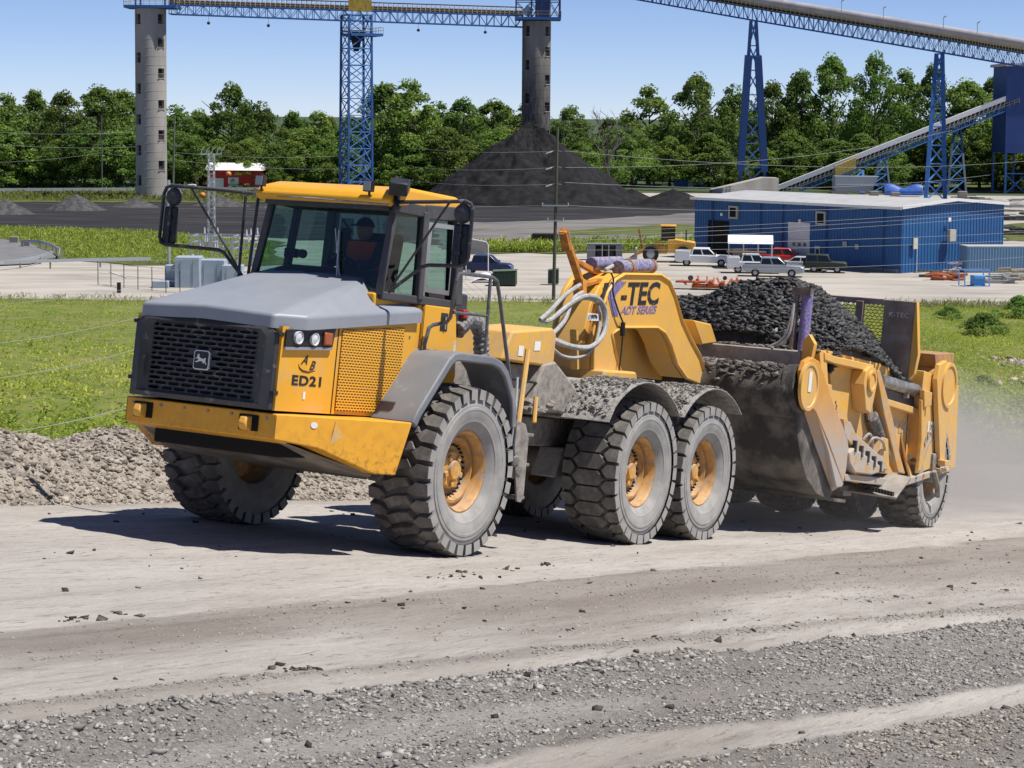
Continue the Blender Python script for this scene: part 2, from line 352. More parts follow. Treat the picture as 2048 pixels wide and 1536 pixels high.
keep = rng.random(n) < cc**1.5*np.where(ss_ > 7.8, .55, .62)*np.clip(.25+(su+14)/14, .3, 1)*(.35+.75*sst(.36, .56, fbm(su*.8+2, sv*2.1+5, 4)))
su, sv, ss_, cc = su[keep], sv[keep], ss_[keep], cc[keep]
sz = (.0055+.010*rng.random(len(su))**3+.022*(rng.random(len(su)) > .985)*rng.random(len(su))**1.5)*(.75+.4*cc)*np.where((abs(ss_-5.95) < .18), 1.25, 1)
P = ramp_w(su, sv, road_h(su, sv))
tan = ((ss_ > 7.75) & (rng.random(len(su)) < .75)) | ((ss_ < 5.6) & (rng.random(len(su)) < .8))
tag(stone_soup('loose_gravel', P[~tan], sz[~tan], STG, sink=.42), 'grey crushed gravel lying loose across the near road', 'gravel', kind='stuff')
tag(stone_soup('loose_gravel', P[tan], sz[tan], STT, sink=.42), 'tan gravel scattered along the near road edge and windrow', 'gravel', kind='stuff')
# dark clods thrown up on the pale wheel track
DCL = stone_mat('dark clods', (.03, .028, .026), (.07, .063, .057), (.12, .11, .10))
n = 900; su = rng.uniform(-22, 12, n); sv = rng.uniform(-2.5, 9.5, n); nn = fbm(su*.6+31, sv*1.2, 3); k = (nn > .55) | (rng.random(n) < .12); su, sv = su[k], sv[k]
cl = np.array([(7.9, 3.05), (7.6, 3.0), (7.2, 3.0), (2.2, 2.6), (1.9, 2.62), (1.5, 2.6), (0.6, 2.5), (-.4, 2.45), (8.2, 5.2), (8.0, 5.25), (8.1, 5.22), (6.3, 6.35), (6.2, 6.4), (7.0, 6.2), (9.6, 5.7), (9.0, 6.0)])
ex = np.concatenate([cl+rng.normal(0, .06, cl.shape) for _ in range(7)]); su = np.concatenate([su, ex[:, 0]]); sv = np.concatenate([sv, ex[:, 1]])
tag(stone_soup('dark_clods', ramp_w(su, sv, road_h(su, sv)), .010+.026*rng.random(len(su))**3, DCL), 'small dark clods dropped over the pale wheel track', 'clods', kind='stuff')
# stones on the berm
STB = stone_mat('berm stones', (.14, .12, .10), (.29, .255, .22), (.43, .39, .335))
n = 19000; su = np.concatenate([rng.uniform(-6, 5, n), rng.uniform(-60, -6, n//3)]); sv = rng.uniform(-5.2, -2.7, len(su))
from_h = np.interp
iu = np.clip(np.searchsorted(ub, su)-1, 0, len(ub)-2); iv = np.clip(np.searchsorted(vb, sv)-1, 0, len(vb)-2)
tu = (su-ub[iu])/(ub[iu+1]-ub[iu]); tv = (sv-vb[iv])/(vb[iv+1]-vb[iv])
hh = (HB[iu, iv]*(1-tu)+HB[iu+1, iv]*tu)*(1-tv)+(HB[iu, iv+1]*(1-tu)+HB[iu+1, iv+1]*tu)*tv
tag(stone_soup('berm_stones', ramp_w(su, sv, hh), .008+.036*rng.random(len(su))**4, STB), 'stones and clods littering the gravel berm', 'gravel', kind='stuff')

# ---- ground sheet, hillside and yard zones
YARDM = M('yard gravel', (.43, .40, .355), .95, c2=(.29, .268, .235), scale=.35, stretch=(.25, 1, 1), lo=.4, hi=.66, spec=.1)
gm = MB(); gm.add([(-6000, -3000, 0), (6000, -3000, 0), (6000, 9000, 0), (-6000, 9000, 0)], [(0, 1, 2, 3)]); tag(gm.build('ground', YARDM, recalc=False, smooth=0), kind='structure')
hu = np.linspace(22, -68, 150); ht = np.concatenate([G(70, 0, .3), np.linspace(.3, 1, 70)])
HU, HT = np.meshgrid(hu, ht, indexing='ij')
Sw = ramp_w(HU.ravel(), np.full(HU.size, -6.6), np.full(HU.size, -.25)).reshape(*HU.shape, 3)
ex_ = np.interp(HU, [-68, -10, 4, 22], [105, 32, -42, -100]); ey = 170+4*(fbm(HU*.3, HU*0, 3)-.5)
hill = np.stack([Sw[..., 0]*(1-HT)+ex_*HT, Sw[..., 1]*(1-HT)+ey*HT, Sw[..., 2]*(1-HT)**1.12], -1)
hill[..., 2] += (.9*(fbm(hill[..., 0]*.12, hill[..., 1]*.1, 4)-.5)+.25*(fbm(hill[..., 0]*.7, hill[..., 1]*.6, 3)-.5))*sst(0, .04, HT)*(1-sst(.9, 1, HT))-.05*sst(.97, 1, HT)
HILLM = M('weedy earth', (.12, .155, .035), .95, c2=(.19, .19, .06), scale=.5, spec=.1)
tag(fastmesh('hillside', hill.reshape(-1, 3), grid_faces(len(hu), len(ht)), HILLM, smooth=True), kind='structure')
def hill_at(a, t):
    """a in 0..1 along hu, t in 0..1 -> point"""
    x = a*(len(hu)-1); i = np.clip(x.astype(int), 0, len(hu)-2); fx = (x-i)[:, None]
    j = np.clip(np.searchsorted(ht, t)-1, 0, len(ht)-2); fy = ((t-ht[j])/(ht[j+1]-ht[j]))[:, None]
    return (hill[i, j]*(1-fx)+hill[i+1, j]*fx)*(1-fy)+(hill[i, j+1]*(1-fx)+hill[i+1, j+1]*fx)*fy
def leaf_mat(name, cols, trans=.35, objvar=0.):
    def f(N, L, B):
        a = N.new('ShaderNodeAttribute'); a.attribute_name = 'tone'
        r = N.new('ShaderNodeValToRGB'); e = r.color_ramp.elements; e[0].color = (*cols[0], 1); e[1].color = (*cols[-1], 1)
        for i, c in enumerate(cols[1:-1]): x = e.new((i+1)/(len(cols)-1)); x.color = (*c, 1)
        L(a.outputs['Fac'], r.inputs[0]); col = r.outputs[0]
        if objvar:
            oi = N.new('ShaderNodeObjectInfo'); hs = N.new('ShaderNodeHueSaturation'); mr = N.new('ShaderNodeMapRange'); mr.inputs[3].default_value = 1-objvar; mr.inputs[4].default_value = 1+objvar*.9
            L(oi.outputs['Random'], mr.inputs[0]); L(mr.outputs[0], hs.inputs['Value']); L(col, hs.inputs['Color'])
            m2 = N.new('ShaderNodeMapRange'); m2.inputs[3].default_value = .485; m2.inputs[4].default_value = .515
            mm = N.new('ShaderNodeMath'); mm.operation = 'FRACT'; ml = N.new('ShaderNodeMath'); ml.operation = 'MULTIPLY'; ml.inputs[1].default_value = 7.3; L(oi.outputs['Random'], ml.inputs[0]); L(ml.outputs[0], mm.inputs[0]); L(mm.outputs[0], m2.inputs[0]); L(m2.outputs[0], hs.inputs['Hue'])
            col = hs.outputs[0]
        L(col, B.inputs['Base Color']); B.inputs['Roughness'].default_value = .55; B.inputs['Specular IOR Level'].default_value = .25
        tr = N.new('ShaderNodeBsdfTranslucent'); L(col, tr.inputs[0]); mx = N.new('ShaderNodeMixShader'); mx.inputs[0].default_value = trans
        L(B.outputs[0], mx.inputs[1]); L(tr.outputs[0], mx.inputs[2]); L(mx.outputs[0], N['Material Output'].inputs[0])
    return attr_mat(name, f)
WEEDM = leaf_mat('weed leaves', [(.10, .17, .02), (.23, .31, .035), (.37, .43, .06), (.50, .47, .14)])
def leaves(name, base, L_, Wd, az, tilt, tone, mat, parent=None):
    """diamond leaves: base point, length, width, azimuth, elevation"""
    d = np.stack([np.cos(az)*np.cos(tilt), np.sin(az)*np.cos(tilt), np.sin(tilt)], 1); s = np.stack([-np.sin(az), np.cos(az), np.zeros_like(az)], 1)
    mid = base+d*(L_*.5)[:, None]; mid[:, 2] += L_*.10
    tip = base+d*L_[:, None]; tip[:, 2] -= L_*.06
    co = np.stack([base, mid+s*(Wd/2)[:, None], tip, mid-s*(Wd/2)[:, None]], 1).reshape(-1, 3); n = len(base)
    return fastmesh(name, co, np.arange(n*4).reshape(n, 4), mat, parent, attr={'tone': np.repeat(tone, 4)})
def weeds(name, base, hgt, per, lsz, mat=WEEDM, tonebase=None, wide=.45):
    n = len(base); B_ = np.repeat(base, per, 0); m = len(B_); h = np.repeat(hgt, per)*rng.random(m)
    B_ = B_+np.stack([rng.normal(0, .09, m), rng.normal(0, .09, m), h], 1)
    l = lsz*(.6+.8*rng.random(m)); tb = np.repeat(tonebase, per) if tonebase is not None else .5
    return leaves(name, B_, l, l*wide*(.7+.6*rng.random(m)), rng.random(m)*6.283, rng.uniform(-.2, 1.1, m), np.clip(tb+rng.normal(0, .16, m), 0, 1), mat)
n = 74000; a = rng.random(n); t = rng.random(n)**1.9; hp = hill_at(a, t)
inview = (abs(hp[:, 0])/np.maximum(hp[:, 1], 1) < .29); hp = hp[inview]; t = t[inview]
tn = -.05+1.0*fbm(hp[:, 0]*.3+5, hp[:, 1]*.14, 4)+.15*(t > .9)
tag(weeds('hillside_weeds', hp, .08+.24*rng.random(len(hp)), 8, .125, tonebase=tn, wide=.36), 'thick green weeds covering the slope beyond the berm', 'weeds', kind='stuff')
n = 2600; a = rng.uniform(.60, 1, n); t = rng.random(n)**1.2*.9; hp = hill_at(a, t); cl = fbm(hp[:, 0]*.35, hp[:, 1]*.25, 3); hp = hp[cl > .47]
tag(weeds('tall_weeds', hp, .5+.9*rng.random(len(hp)), 26, .26, tonebase=.2+.6*rng.random(len(hp)), wide=.3), 'taller bushy weeds on the slope behind the scraper', 'weeds', kind='stuff')
# eroded patch of stones on the slope at right
n = 900; rp = np.array([23.6, 92.8, 3.9])+rng.normal(0, 1, (n, 3))*np.array([1.6, 4.0, 0]); rp[:, 2] += .12+(92.8-rp[:, 1])*.052
tag(stone_soup('slope_rubble', rp, .06+.16*rng.random(n)**2, stone_mat('tan rubble', (.24, .19, .15), (.36, .31, .25), (.46, .41, .34))), 'bare patch of tan rubble on the slope at the right edge', 'rubble', kind='stuff')
# grass fringe where slope meets yard
n = 5000; a = rng.random(n); hp = hill_at(a, .93+.07*rng.random(n))
GRASSM = leaf_mat('dry edge grass', [(.09, .12, .025), (.17, .19, .045), (.26, .22, .09)])
tag(weeds('fringe_grass', hp, .1+.15*rng.random(n), 7, .55, GRASSM, tonebase=rng.random(n)*.8, wide=.08), 'yellowing grass fringe along the top of the slope', 'grass', kind='stuff')
def zone(name, pts, mat, z, jit=1.2, step=3., label=None, cat=None, kind='structure'):
    out = []
    for i in range(len(pts)):
        p, q = V((*pts[i][:2], z)), V((*pts[(i+1) % len(pts)][:2], z)); k = max(1, int((q-p).length/step))
        for j in range(k): c = p.lerp(q, j/k); out.append((c.x+random.uniform(-jit, jit), c.y+random.uniform(-jit, jit)*1.6, z))
    b = MB(); b.add(out, [tuple(range(len(out)))]); o = b.build(name, mat, smooth=0)
    bm = bmesh.new(); bm.from_mesh(o.data); bmesh.ops.triangulate(bm, faces=bm.faces); bm.to_mesh(o.data); bm.free()
    return tag(o, label, cat, kind=kind)
COALG = M('coal yard dirt', (.028, .028, .031), .9, c2=(.09, .087, .085), scale=.5, lo=.5, hi=.72, stretch=(.12, 1, 1), spec=.1)
ZGR = M('grass ground', (.075, .105, .028), .95, c2=(.14, .135, .05), scale=.3, spec=.1)
zone('coal_yard', [(-133.98, 383.5, 0), (-68.85, 387.26, 0), (-36.29, 384.25, -0), (-11.73, 382.11, 0), (35.97, 391.58, 0), (29.7, 306.42, 0), (10.12, 265.3, 0), (-7.42, 242.59, 0), (-28.7, 251.57, 0), (-52.85, 261.08, -0), (-91.01, 260.21, 0)], COALG, .03)
GREYD = M('grey yard dirt', (.20, .19, .18), .95, c2=(.12, .115, .11), scale=.2, stretch=(.3, 1, 1), spec=.1)
zone('dirt_apron', [(-11.68, 288.92, -0), (10.05, 303.36, 0), (32.01, 330.48, 0), (23.76, 244.62, 0), (10.24, 237.46, 0), (-8.28, 233.45, 0)], GREYD, .06)
zone('verge', [(-94.91, 271.42, 0), (-61.08, 269.1, -0), (-44.34, 260.04, 0), (-27.92, 244.73, 0), (-23.76, 208.29, 0), (-35.09, 205.68, 0), (-47.3, 212.86, 0), (-72.27, 206.46, 0)], ZGR, .07)
zone('grass_strip', [(-5.46, 235.55, 0), (9.14, 239.12, 0), (24.13, 248.48, 0), (22.79, 234.6, 0), (8.78, 229.54, 0), (-5.28, 227.87, 0)], ZGR, .08)
zone('grass_patch', [(7.08, 274.06, 0), (18.04, 288.07, 0), (28.08, 289.55, 0), (26.17, 269.74, 0), (16.55, 263.96, 0), (7.5, 264.94, -0)], ZGR, .09)
zone('field_strip', [(-163.04, 409.31, 0), (-34.99, 438.84, -0), (-12.91, 420.19, 0), (-40.24, 352.85, 0), (-135.12, 339.06, 0)], ZGR, .1)
zone('field', [(62.4, 537.13, 0), (208.02, 576.21, 0), (168.33, 465.98, 0), (50.47, 434.02, 0)], ZGR, .1)
zone('lawn', [(72.9, 301.62, 0), (105.32, 312.24, 0), (87.29, 258.51, 0), (62.76, 259.44, -0)], ZGR, .08)
zone('woodland_floor', [(-500, 412, 0), (500, 412, 0), (9000, 8800, 0), (-9000, 8800, 0)], M('woodland earth', (.05, .075, .03), .95), .02, step=400.)
ASPH = M('old asphalt', (.15, .15, .155), .9, c2=(.19, .185, .185), scale=.4)
zone('access_road', [(-82.18, 252.7, 0), (-61.7, 245.23, 0), (-56.01, 236.47, 0), (-50.62, 224.14, 0), (-48.2, 215.75, 0), (-48.72, 205.57, 0), (-63.22, 194.21, 0)], ASPH, .12, jit=.1)
def tufts(name, poly, n, h, lsz, label, mat=GRASSM, per=6):
    xs = [p[0] for p in poly]; ys = [p[1] for p in poly]; pts = []
    while len(pts) < n:
        x, y = random.uniform(min(xs), max(xs)), random.uniform(min(ys), max(ys)); ins = False; j = len(poly)-1
        for i in range(len(poly)):
            if (ys[i] > y) != (ys[j] > y) and x < (xs[j]-xs[i])*(y-ys[i])/(ys[j]-ys[i])+xs[i]: ins = not ins
            j = i
        if ins: pts.append((x, y, .05))
    return tag(weeds(name, np.array(pts), h*(.4+.6*rng.random(n)), per, lsz, mat, tonebase=rng.random(n)*.7, wide=.16), label, 'grass', kind='stuff')
tufts('verge_grass', [(-68.32, 271.65, 0), (-44.71, 262.21, 0), (-28.77, 241.77, 0), (-25.19, 211.69, 0), (-35.32, 207.03, 0), (-47.11, 214.37, 0), (-51.38, 232.55, 0), (-58.9, 243.64, 0), (-62.18, 247.15, 0)], 6500, .22, .42, 'green weeds between the access road and the coal yard', WEEDM)
tufts('strip_grass', [(-5.48, 236.43, 0), (24.22, 249.46, 0), (22.88, 235.48, 0), (8.81, 230.38, 0), (-5.3, 228.7, 0)], 1600, .9, .8, 'bright weed strip along the back of the gravel yard', WEEDM)
tufts('field_grass', [(-96.5, 383.97, 0), (-45.01, 394.7, 0), (-40.7, 356.83, 0), (-88.45, 351.9, 0)], 2200, .6, .9, 'tall grass strip in front of the long guardrail')

# ================================================================= WHEELS
def block(b, N_, k, poly, rt_, rb, mi=0):
    top = []; bot = []
    cs = sum(p[0] for p in poly)/len(poly); cw = sum(p[1] for p in poly)/len(poly)
    for s, w_ in poly:
        for lst, r, g in ((top, rt_-.035*(abs(w_)/.37)**3, 1.), (bot, rb, 1.12)):
            th = 2*math.pi*(k+cs+(s-cs)*g)/N_; ww = max(-.372, min(.372, cw+(w_-cw)*g)); lst.append((r*math.cos(th), ww, r*math.sin(th)))
    n_ = len(poly); b.add(top+bot, [tuple(range(n_))]+[(i, i+n_, (i+1) % n_+n_, (i+1) % n_) for i in range(n_)], mi)
    for i in range(n_):
        if abs(poly[i][1]) > .37 and abs(poly[(i+1) % n_][1]) > .37: b.mi[-n_+i] = 1
def make_tyre(kind, R=.935):
    b = MB(); n = 60
    out = [(.20, .452), (.27, .455), (.315, .50), (.338, .545), (.346, .55), (.350, .585), (.356, .60), (.362, .67), (.366, .675), (.365, .70), (.360, .705), (.358, .74), (.350, .745), (.342, .80), (.325, .835)]
    prof = out+[(.25, .858), (.1, .866), (-.1, .866), (-.25, .858)]+[(-a, r) for a, r in reversed(out)]
    k = len(prof)
    for j in range(n): pass
    b.lathe(prof, (0, 0, 0), 1, n)
    side = len(out)-2
    b.mi = [1 if (i % (k-1)) < side or (i % (k-1)) >= k-1-side else 0 for i in range(len(b.f))]
    N_ = 30 if kind == 'chevron' else 28
    if kind == 'chevron':
        pls = [([(.06, .372), (.72, .372), (.80, .24), (.42, .15), (.06, .22)], .79), ([(.56, -.372), (1.22, -.372), (1.22, -.22), (.92, -.15), (.56, -.24)], .79),
               ([(.10, -.12), (.62, -.17), (.92, -.02), (1.0, .11), (.58, .17), (.46, .06)], .85)]
    else:
        pls = [([(.10, .372), (.88, .372), (.88, .25), (.5, .19), (.10, .25)], .79), ([(.10, -.372), (.88, -.372), (.88, -.25), (.5, -.19), (.10, -.25)], .79),
               ([(.56, -.13), (.56, .13), (1.0, .215), (1.44, .13), (1.44, -.13), (1.0, -.215)], .85)]
    for q in range(N_):
        for pl, rb in pls: block(b, N_, q, pl, R, rb)
    return b
def make_wheel(kind):
    t = make_tyre(kind).build('tyre', [RUBBER, RUBW], smooth=28)
    r = MB()
    r.lathe([(.205, .447), (.265, .455), (.272, .435), (.245, .415), (.13, .40), (.12, .37), (.16, .355), (.165, .325), (.10, .315), (.075, .30), (.06, .24), (.03, .20), (.03, .001)], (0, 0, 0), 1, 40)
    r.lathe([(-.05, .001), (-.05, .40), (-.2, .447)], (0, 0, 0), 1, 30)
    rim = r.build('rim', RIMO if kind == 'chevron' else RIMO, t, smooth=40)
    h = MB(); h.lathe([(.03, .215), (.11, .205), (.125, .19), (.13, .11), (.17, .10), (.175, .0005)], (0, 0, 0), 1, 24)
    for a in range(5):
        th = a*2*math.pi/5; c, s_ = math.cos(th), math.sin(th); h.box((.155*c, .135, .155*s_), (.06, .04, .06), Matrix.Rotation(-th, 3, 'Y'))
    h.build('hub', RIMY, rim, bev=.006)
    bl = MB()
    for a in range(28):
        th = a*2*math.pi/28; bl.disc((.275*math.cos(th), .092, .275*math.sin(th)), .014, .03, 1, 6)
    bl.build('wheel_bolts', BLACK, rim, smooth=0)['kind'] = 'stuff'
    v = MB(); v.tube([(.20, .17, .30), (.24, .19, .27), (.30, .185, .18)], .012, 6); v.build('valve_stem', STEEL, rim)
    return t
def place_wheel(proto, parent, loc, left, spin, yaw=0., first=False):
    w_ = empty('wheel'); w_.parent = parent; w_.location = loc; w_.rotation_euler = (0, 0, (0 if left else math.pi)+yaw)
    t = proto if first else copy_tree(proto); t.parent = w_; t.rotation_euler = (0, spin, 0); return w_
TY_A = make_wheel('chevron'); TY_B = make_wheel('hex')

# ================================================================= ARTICULATED TRUCK
truck = empty('articulated_hauler', label='yellow articulated hauler with grey hood and black grille, marked ED21', cat='truck')
truck.matrix_world = TM
for i, (x, y, pr, sp_) in enumerate([(0, 1.28, TY_A, .3), (0, -1.50, TY_A, .9), (-4.44, 1.26, TY_B, .1), (-4.44, -1.26, TY_B, .7), (-6.39, 1.26, TY_B, 1.3), (-6.39, -1.26, TY_B, .4)]):
    place_wheel(pr, truck, (x, y, .905), y > 0, sp_, 0, first=(i in (0, 2)))
# ---- hood
def hood_half(s):
    A = (2.80, 0, 2.405); B = (2.765, .83*s, 2.375); C = (2.44, 1.03*s, 2.385); D = (.42, 1.085*s, 2.60); E_ = (1.10, .68*s, 2.845); F = (1.10, 0, 2.875); H_ = (.55, .86*s, 2.66)
    B1 = (2.10, .62*s, 2.575); lo = lambda p, i=.0, d=.14: (p[0]-i, p[1]-i*s*.5, p[2]-d)
    vs = [A, B, C, D, E_, F, H_, lo(A), lo(B), lo(C), lo(D), (2.2, 0, 2.57)]
    fs = [(0, 1, 4, 11), (11, 4, 5), (1, 2, 4), (2, 3, 6, 4), (0, 7, 8, 1), (1, 8, 9, 2), (2, 9, 10, 3)]
    return vs, fs
b = MB(); vs, fs = hood_half(1); b.add(vs, fs); vs, fs = hood_half(-1); b.add(vs, [tuple(reversed(f)) for f in fs])
bm = bmesh.new(); me = bpy.data.meshes.new('hood'); me.from_pydata(b.v, [], b.f); bm.from_mesh(me); bmesh.ops.remove_doubles(bm, verts=bm.verts, dist=.002); bmesh.ops.recalc_face_normals(bm, faces=bm.faces); bm.to_mesh(me); bm.free()
me.materials.append(GREY); me.polygons.foreach_set('use_smooth', [True]*len(me.polygons)); hood = link(bpy.data.objects.new('hood', me), truck)
md = hood.modifiers.new('edge', 'BEVEL'); md.width = .035; md.segments = 4; md.limit_method = 'ANGLE'; md.angle_limit = rad(7); md.harden_normals = True
b = MB(); b.add([(2.3, -.8, 2.30), (2.3, .8, 2.30), (.5, .95, 2.45), (.5, -.95, 2.45)], [(0, 1, 2, 3)]); b.build('hood_liner', BLK2, hood)
# ---- grille
XG, ZC = 2.745, 1.845
b = MB(); oy, oz0, oz1 = .885, 1.425, 2.265; iy, iz0, iz1 = .665, 1.50, 2.19
outer = [(-oy, oz0), (oy, oz0), (oy, oz1-.10), (oy-.10, oz1), (-oy+.10, oz1), (-oy, oz1-.10)]; mid_ = [(-oy+.11, oz0+.05), (oy-.11, oz0+.05), (oy-.09, oz1-.13), (oy-.17, oz1-.05), (-oy+.17, oz1-.05), (-oy+.09, oz1-.13)]
inn = [(-iy, iz0), (iy, iz0), (iy, iz1-.03), (iy-.03, iz1), (-iy+.03, iz1), (-iy, iz1-.03)]
rings = [(outer, XG-.30), (outer, XG+.01), (mid_, XG+.045), (inn, XG+.0)]
for (pa, xa), (pb, xb) in zip(rings, rings[1:]):
    n = 6; b.add([(xa, *p) for p in pa]+[(xb, *p) for p in pb], [(i, (i+1) % n, n+(i+1) % n, n+i) for i in range(n)])
gs = b.build('grille_surround', DGREY, truck, bev=.012)
b = MB(); nr, nc = 14, 8; ph = (iz1-iz0)/nr; pw = 2*iy/nc
def cell(y0, y1, z0, z1, hole=True):
    o = [(y0, z0), (y1, z0), (y1, z1), (y0, z1)]; X = XG
    if not hole: b.add([(X, *p) for p in o], [(0, 1, 2, 3)]); return
    m_ = .0105; cx = min(.022, (y1-y0)*.28); a0, a1, c0, c1 = y0+m_, y1-m_, z0+m_, z1-m_; zm = (z0+z1)/2; q = (c1-c0)*.28
    h = [(a0+cx, c0), (a1-cx, c0), (a1, c0+q), (a1, c1-q), (a1-cx, c1), (a0+cx, c1), (a0, c1-q), (a0, c0+q)]
    vs = [(X, *p) for p in o]+[(X+.006, *p) for p in h]+[(X-.03, *p) for p in h]
    b.add(vs, [(0, 1, 5, 4), (1, 6, 5), (1, 2, 7, 6), (2, 8, 7), (2, 3, 9, 8), (3, 10, 9), (3, 0, 11, 10), (0, 4, 11)]+[(4+i, 4+(i+1) % 8, 12+(i+1) % 8, 12+i) for i in range(8)])
for r_ in range(nr):
    z0 = iz0+r_*ph; ed = [-iy+pw*i for i in range(nc+1)] if r_ % 2 == 0 else [-iy]+[-iy+pw*(i+.5) for i in range(nc)]+[iy]
    for y0, y1 in zip(ed, ed[1:]):
        zc = z0+ph/2; yc = (y0+y1)/2; cell(y0, y1, z0, z0+ph, not (abs(yc) < .115 and abs(zc-ZC) < .11))
gr = b.build('grille_mesh', DGREY, gs, smooth=0)
b = MB(); b.bb((2.62, -.72, 1.46), (2.66, .72, 2.22)); b.build('radiator', M('radiator fins', (.02, .02, .022), .5, c2=(.03, .03, .035), scale=40), gs)
b = MB(); b.tube([(2.80, -.70, 1.63), (2.82, -.70, 1.66), (2.82, -.70, 1.80), (2.80, -.70, 1.83)], .016, 8); b.build('grille_handle', BLACK, gs)
# badge with leaping deer
def rrect(w_, h_, r, n=4):
    o = []
    for cx, cy, a in ((w_-r, h_-r, 0), (-w_+r, h_-r, 90), (-w_+r, -h_+r, 180), (w_-r, -h_+r, 270)):
        for i in range(n+1): t = rad(a+90*i/n); o.append((cx+r*math.cos(t), cy+r*math.sin(t)))
    return o
b = MB(); b.prism([(y, ZC+z) for y, z in rrect(.098, .098, .03)], 0, XG-.02, XG+.02); badge = b.build('badge', WHITE, gs, bev=.002)
b = MB(); b.prism([(y, ZC+z) for y, z in rrect(.087, .087, .024)], 0, XG+.015, XG+.0235); b.build('badge_field', BLACK, badge)
deer = [(-.072, .012), (-.058, .020), (-.046, .034), (-.050, .056), (-.038, .050), (-.036, .066), (-.030, .050), (-.020, .062), (-.026, .040), (-.018, .026), (.004, .016), (.036, .012), (.050, .026), (.062, .020), (.054, .004), (.060, -.018), (.074, -.040), (.068, -.044), (.050, -.026), (.036, -.012), (.042, -.030), (.030, -.032), (.016, -.012), (-.014, -.010), (-.040, -.024), (-.070, -.026), (-.072, -.018), (-.046, -.012), (-.034, .002), (-.036, .014), (-.048, .012)]
b = MB(); b.prism([(-y*-1.0, ZC+z) for y, z in deer], 0, XG+.0225, XG+.0265); b.build('deer_emblem', WHITE, badge)
# ---- side panels, lamps, lettering
PERF = M('perforated yellow screen', (.80, .40, .03), .45)
t = PERF.node_tree; N = t.nodes; L = t.links.new; tc = N.new('ShaderNodeTexCoord'); mp = N.new('ShaderNodeMapping'); mp.inputs['Rotation'].default_value = (rad(90), 0, 0); L(tc.outputs['Object'], mp.inputs[0])
br = N.new('ShaderNodeTexBrick'); br.inputs['Color1'].default_value = (.05, .02, .004, 1); br.inputs['Color2'].default_value = (.10, .04, .006, 1); br.inputs['Mortar'].default_value = (.80, .40, .03, 1)
br.inputs['Scale'].default_value = 1; br.inputs['Mortar Size'].default_value = .0075; br.inputs['Mortar Smooth'].default_value = .1; br.inputs['Brick Width'].default_value = .055; br.inputs['Row Height'].default_value = .0285
L(mp.outputs[0], br.inputs[0]); L(br.outputs[0], N['Principled BSDF'].inputs['Base Color'])
for s in (1, -1):
    pl = [(2.70, .915), (1.86, 1.005), (.62, 1.035), (.42, 1.035)]
    b = MB()
    zt = lambda x: 2.26+(2.70-x)*.095
    for (x0, y0), (x1, y1) in zip(pl, pl[1:]):
        b.add([(x0, y0*s, 1.425), (x1, y1*s, 1.425), (x1, y1*s, zt(x1)), (x0, y0*s, zt(x0))], [(0, 1, 2, 3)])
    b.add([(2.70, .915*s, 1.425), (2.70, .915*s, 2.26), (2.70, .8*s, 2.26), (2.70, .8*s, 1.425)], [(0, 1, 2, 3)])
    pn = b.build('engine_side_panel', YEL, truck, smooth=0)
    b = MB(); b.slab([(1.80, 1.012*s, 1.46), (.68, 1.038*s, 1.46), (.68, 1.038*s, 2.385), (1.80, 1.012*s, 2.29)], .012*s); b.build('cooling_screen', PERF, pn, bev=.004)
    b = MB(); b.slab([(2.67, .925*s, 2.06), (1.96, 1.002*s, 2.10), (1.93, 1.005*s, 2.30), (2.67, .925*s, 2.235)], .022*s); lm = b.build('headlamp_housing', BLACK, pn, bev=.008)
    b = MB(); b.slab([(2.675, .925*s, 2.03), (1.98, 1.0*s, 2.07), (1.96, 1.002*s, 2.10), (2.67, .925*s, 2.06)], .028*s); b.build('lamp_trim', GREY, lm)
    for x, y in ((2.50, .947), (2.26, .973)):
        b = MB(); b.lathe([(0, .066), (.03, .066), (.03, .056), (.022, .05), (.03, .03), (.034, .001)], (x, (y+.012)*s, 2.165), 1, 20, sgn=s); b.build('headlamp', M('lamp glass', (.6, .62, .65), .12, spec=.8), lm)
    b = MB(); b.bb((1.99, 1.005*s, 2.115), (2.13, 1.04*s, 2.245)); b.build('indicator', M('amber lens', (.35, .09, .03), .25), lm, bev=.015)
    b = MB(); b.bb((.50, 1.03*s, 1.62), (.57, 1.075*s, 1.92)); b.build('panel_latch', BLACK, pn, bev=.012)
    for z in (1.60, 2.18):
        b = MB(); b.bb((2.68, .86*s, z-.02), (2.76, .925*s, z+.02)); b.build('hinge', BLACK, pn, bev=.005)
xd = V((-.84, .09, 0)); yd = V((0, 0, 1)); o_ = lambda x, z: (x, .9145+(2.70-x)*.107+.003, z)
text('unit_number', 'ED21', BLACK, truck, .135, o_(2.26, 1.735), xd, yd, off=.0045, sx=1.5, space=1.1)
text('initials', 'A', BLACK, truck, .13, o_(2.34, 1.945), xd, yd, off=.002, shear=.5); text('initials', 'B', BLACK, truck, .13, o_(2.22, 1.895), xd, yd, off=.002, shear=.4)
b = MB(); arc = [(2.42, 1.90), (2.40, 1.865), (2.35, 1.84), (2.26, 1.83), (2.16, 1.85)]; b.tube([o_(*p) for p in arc], [.002, .006, .008, .006, .002], 6); b.build('swoosh', BLACK, truck)
b = MB(); b.slab([o_(2.31, 1.555), o_(2.275, 1.555), o_(2.275, 1.63), o_(2.31, 1.63)], .003); b.build('sticker', WHITE, truck)
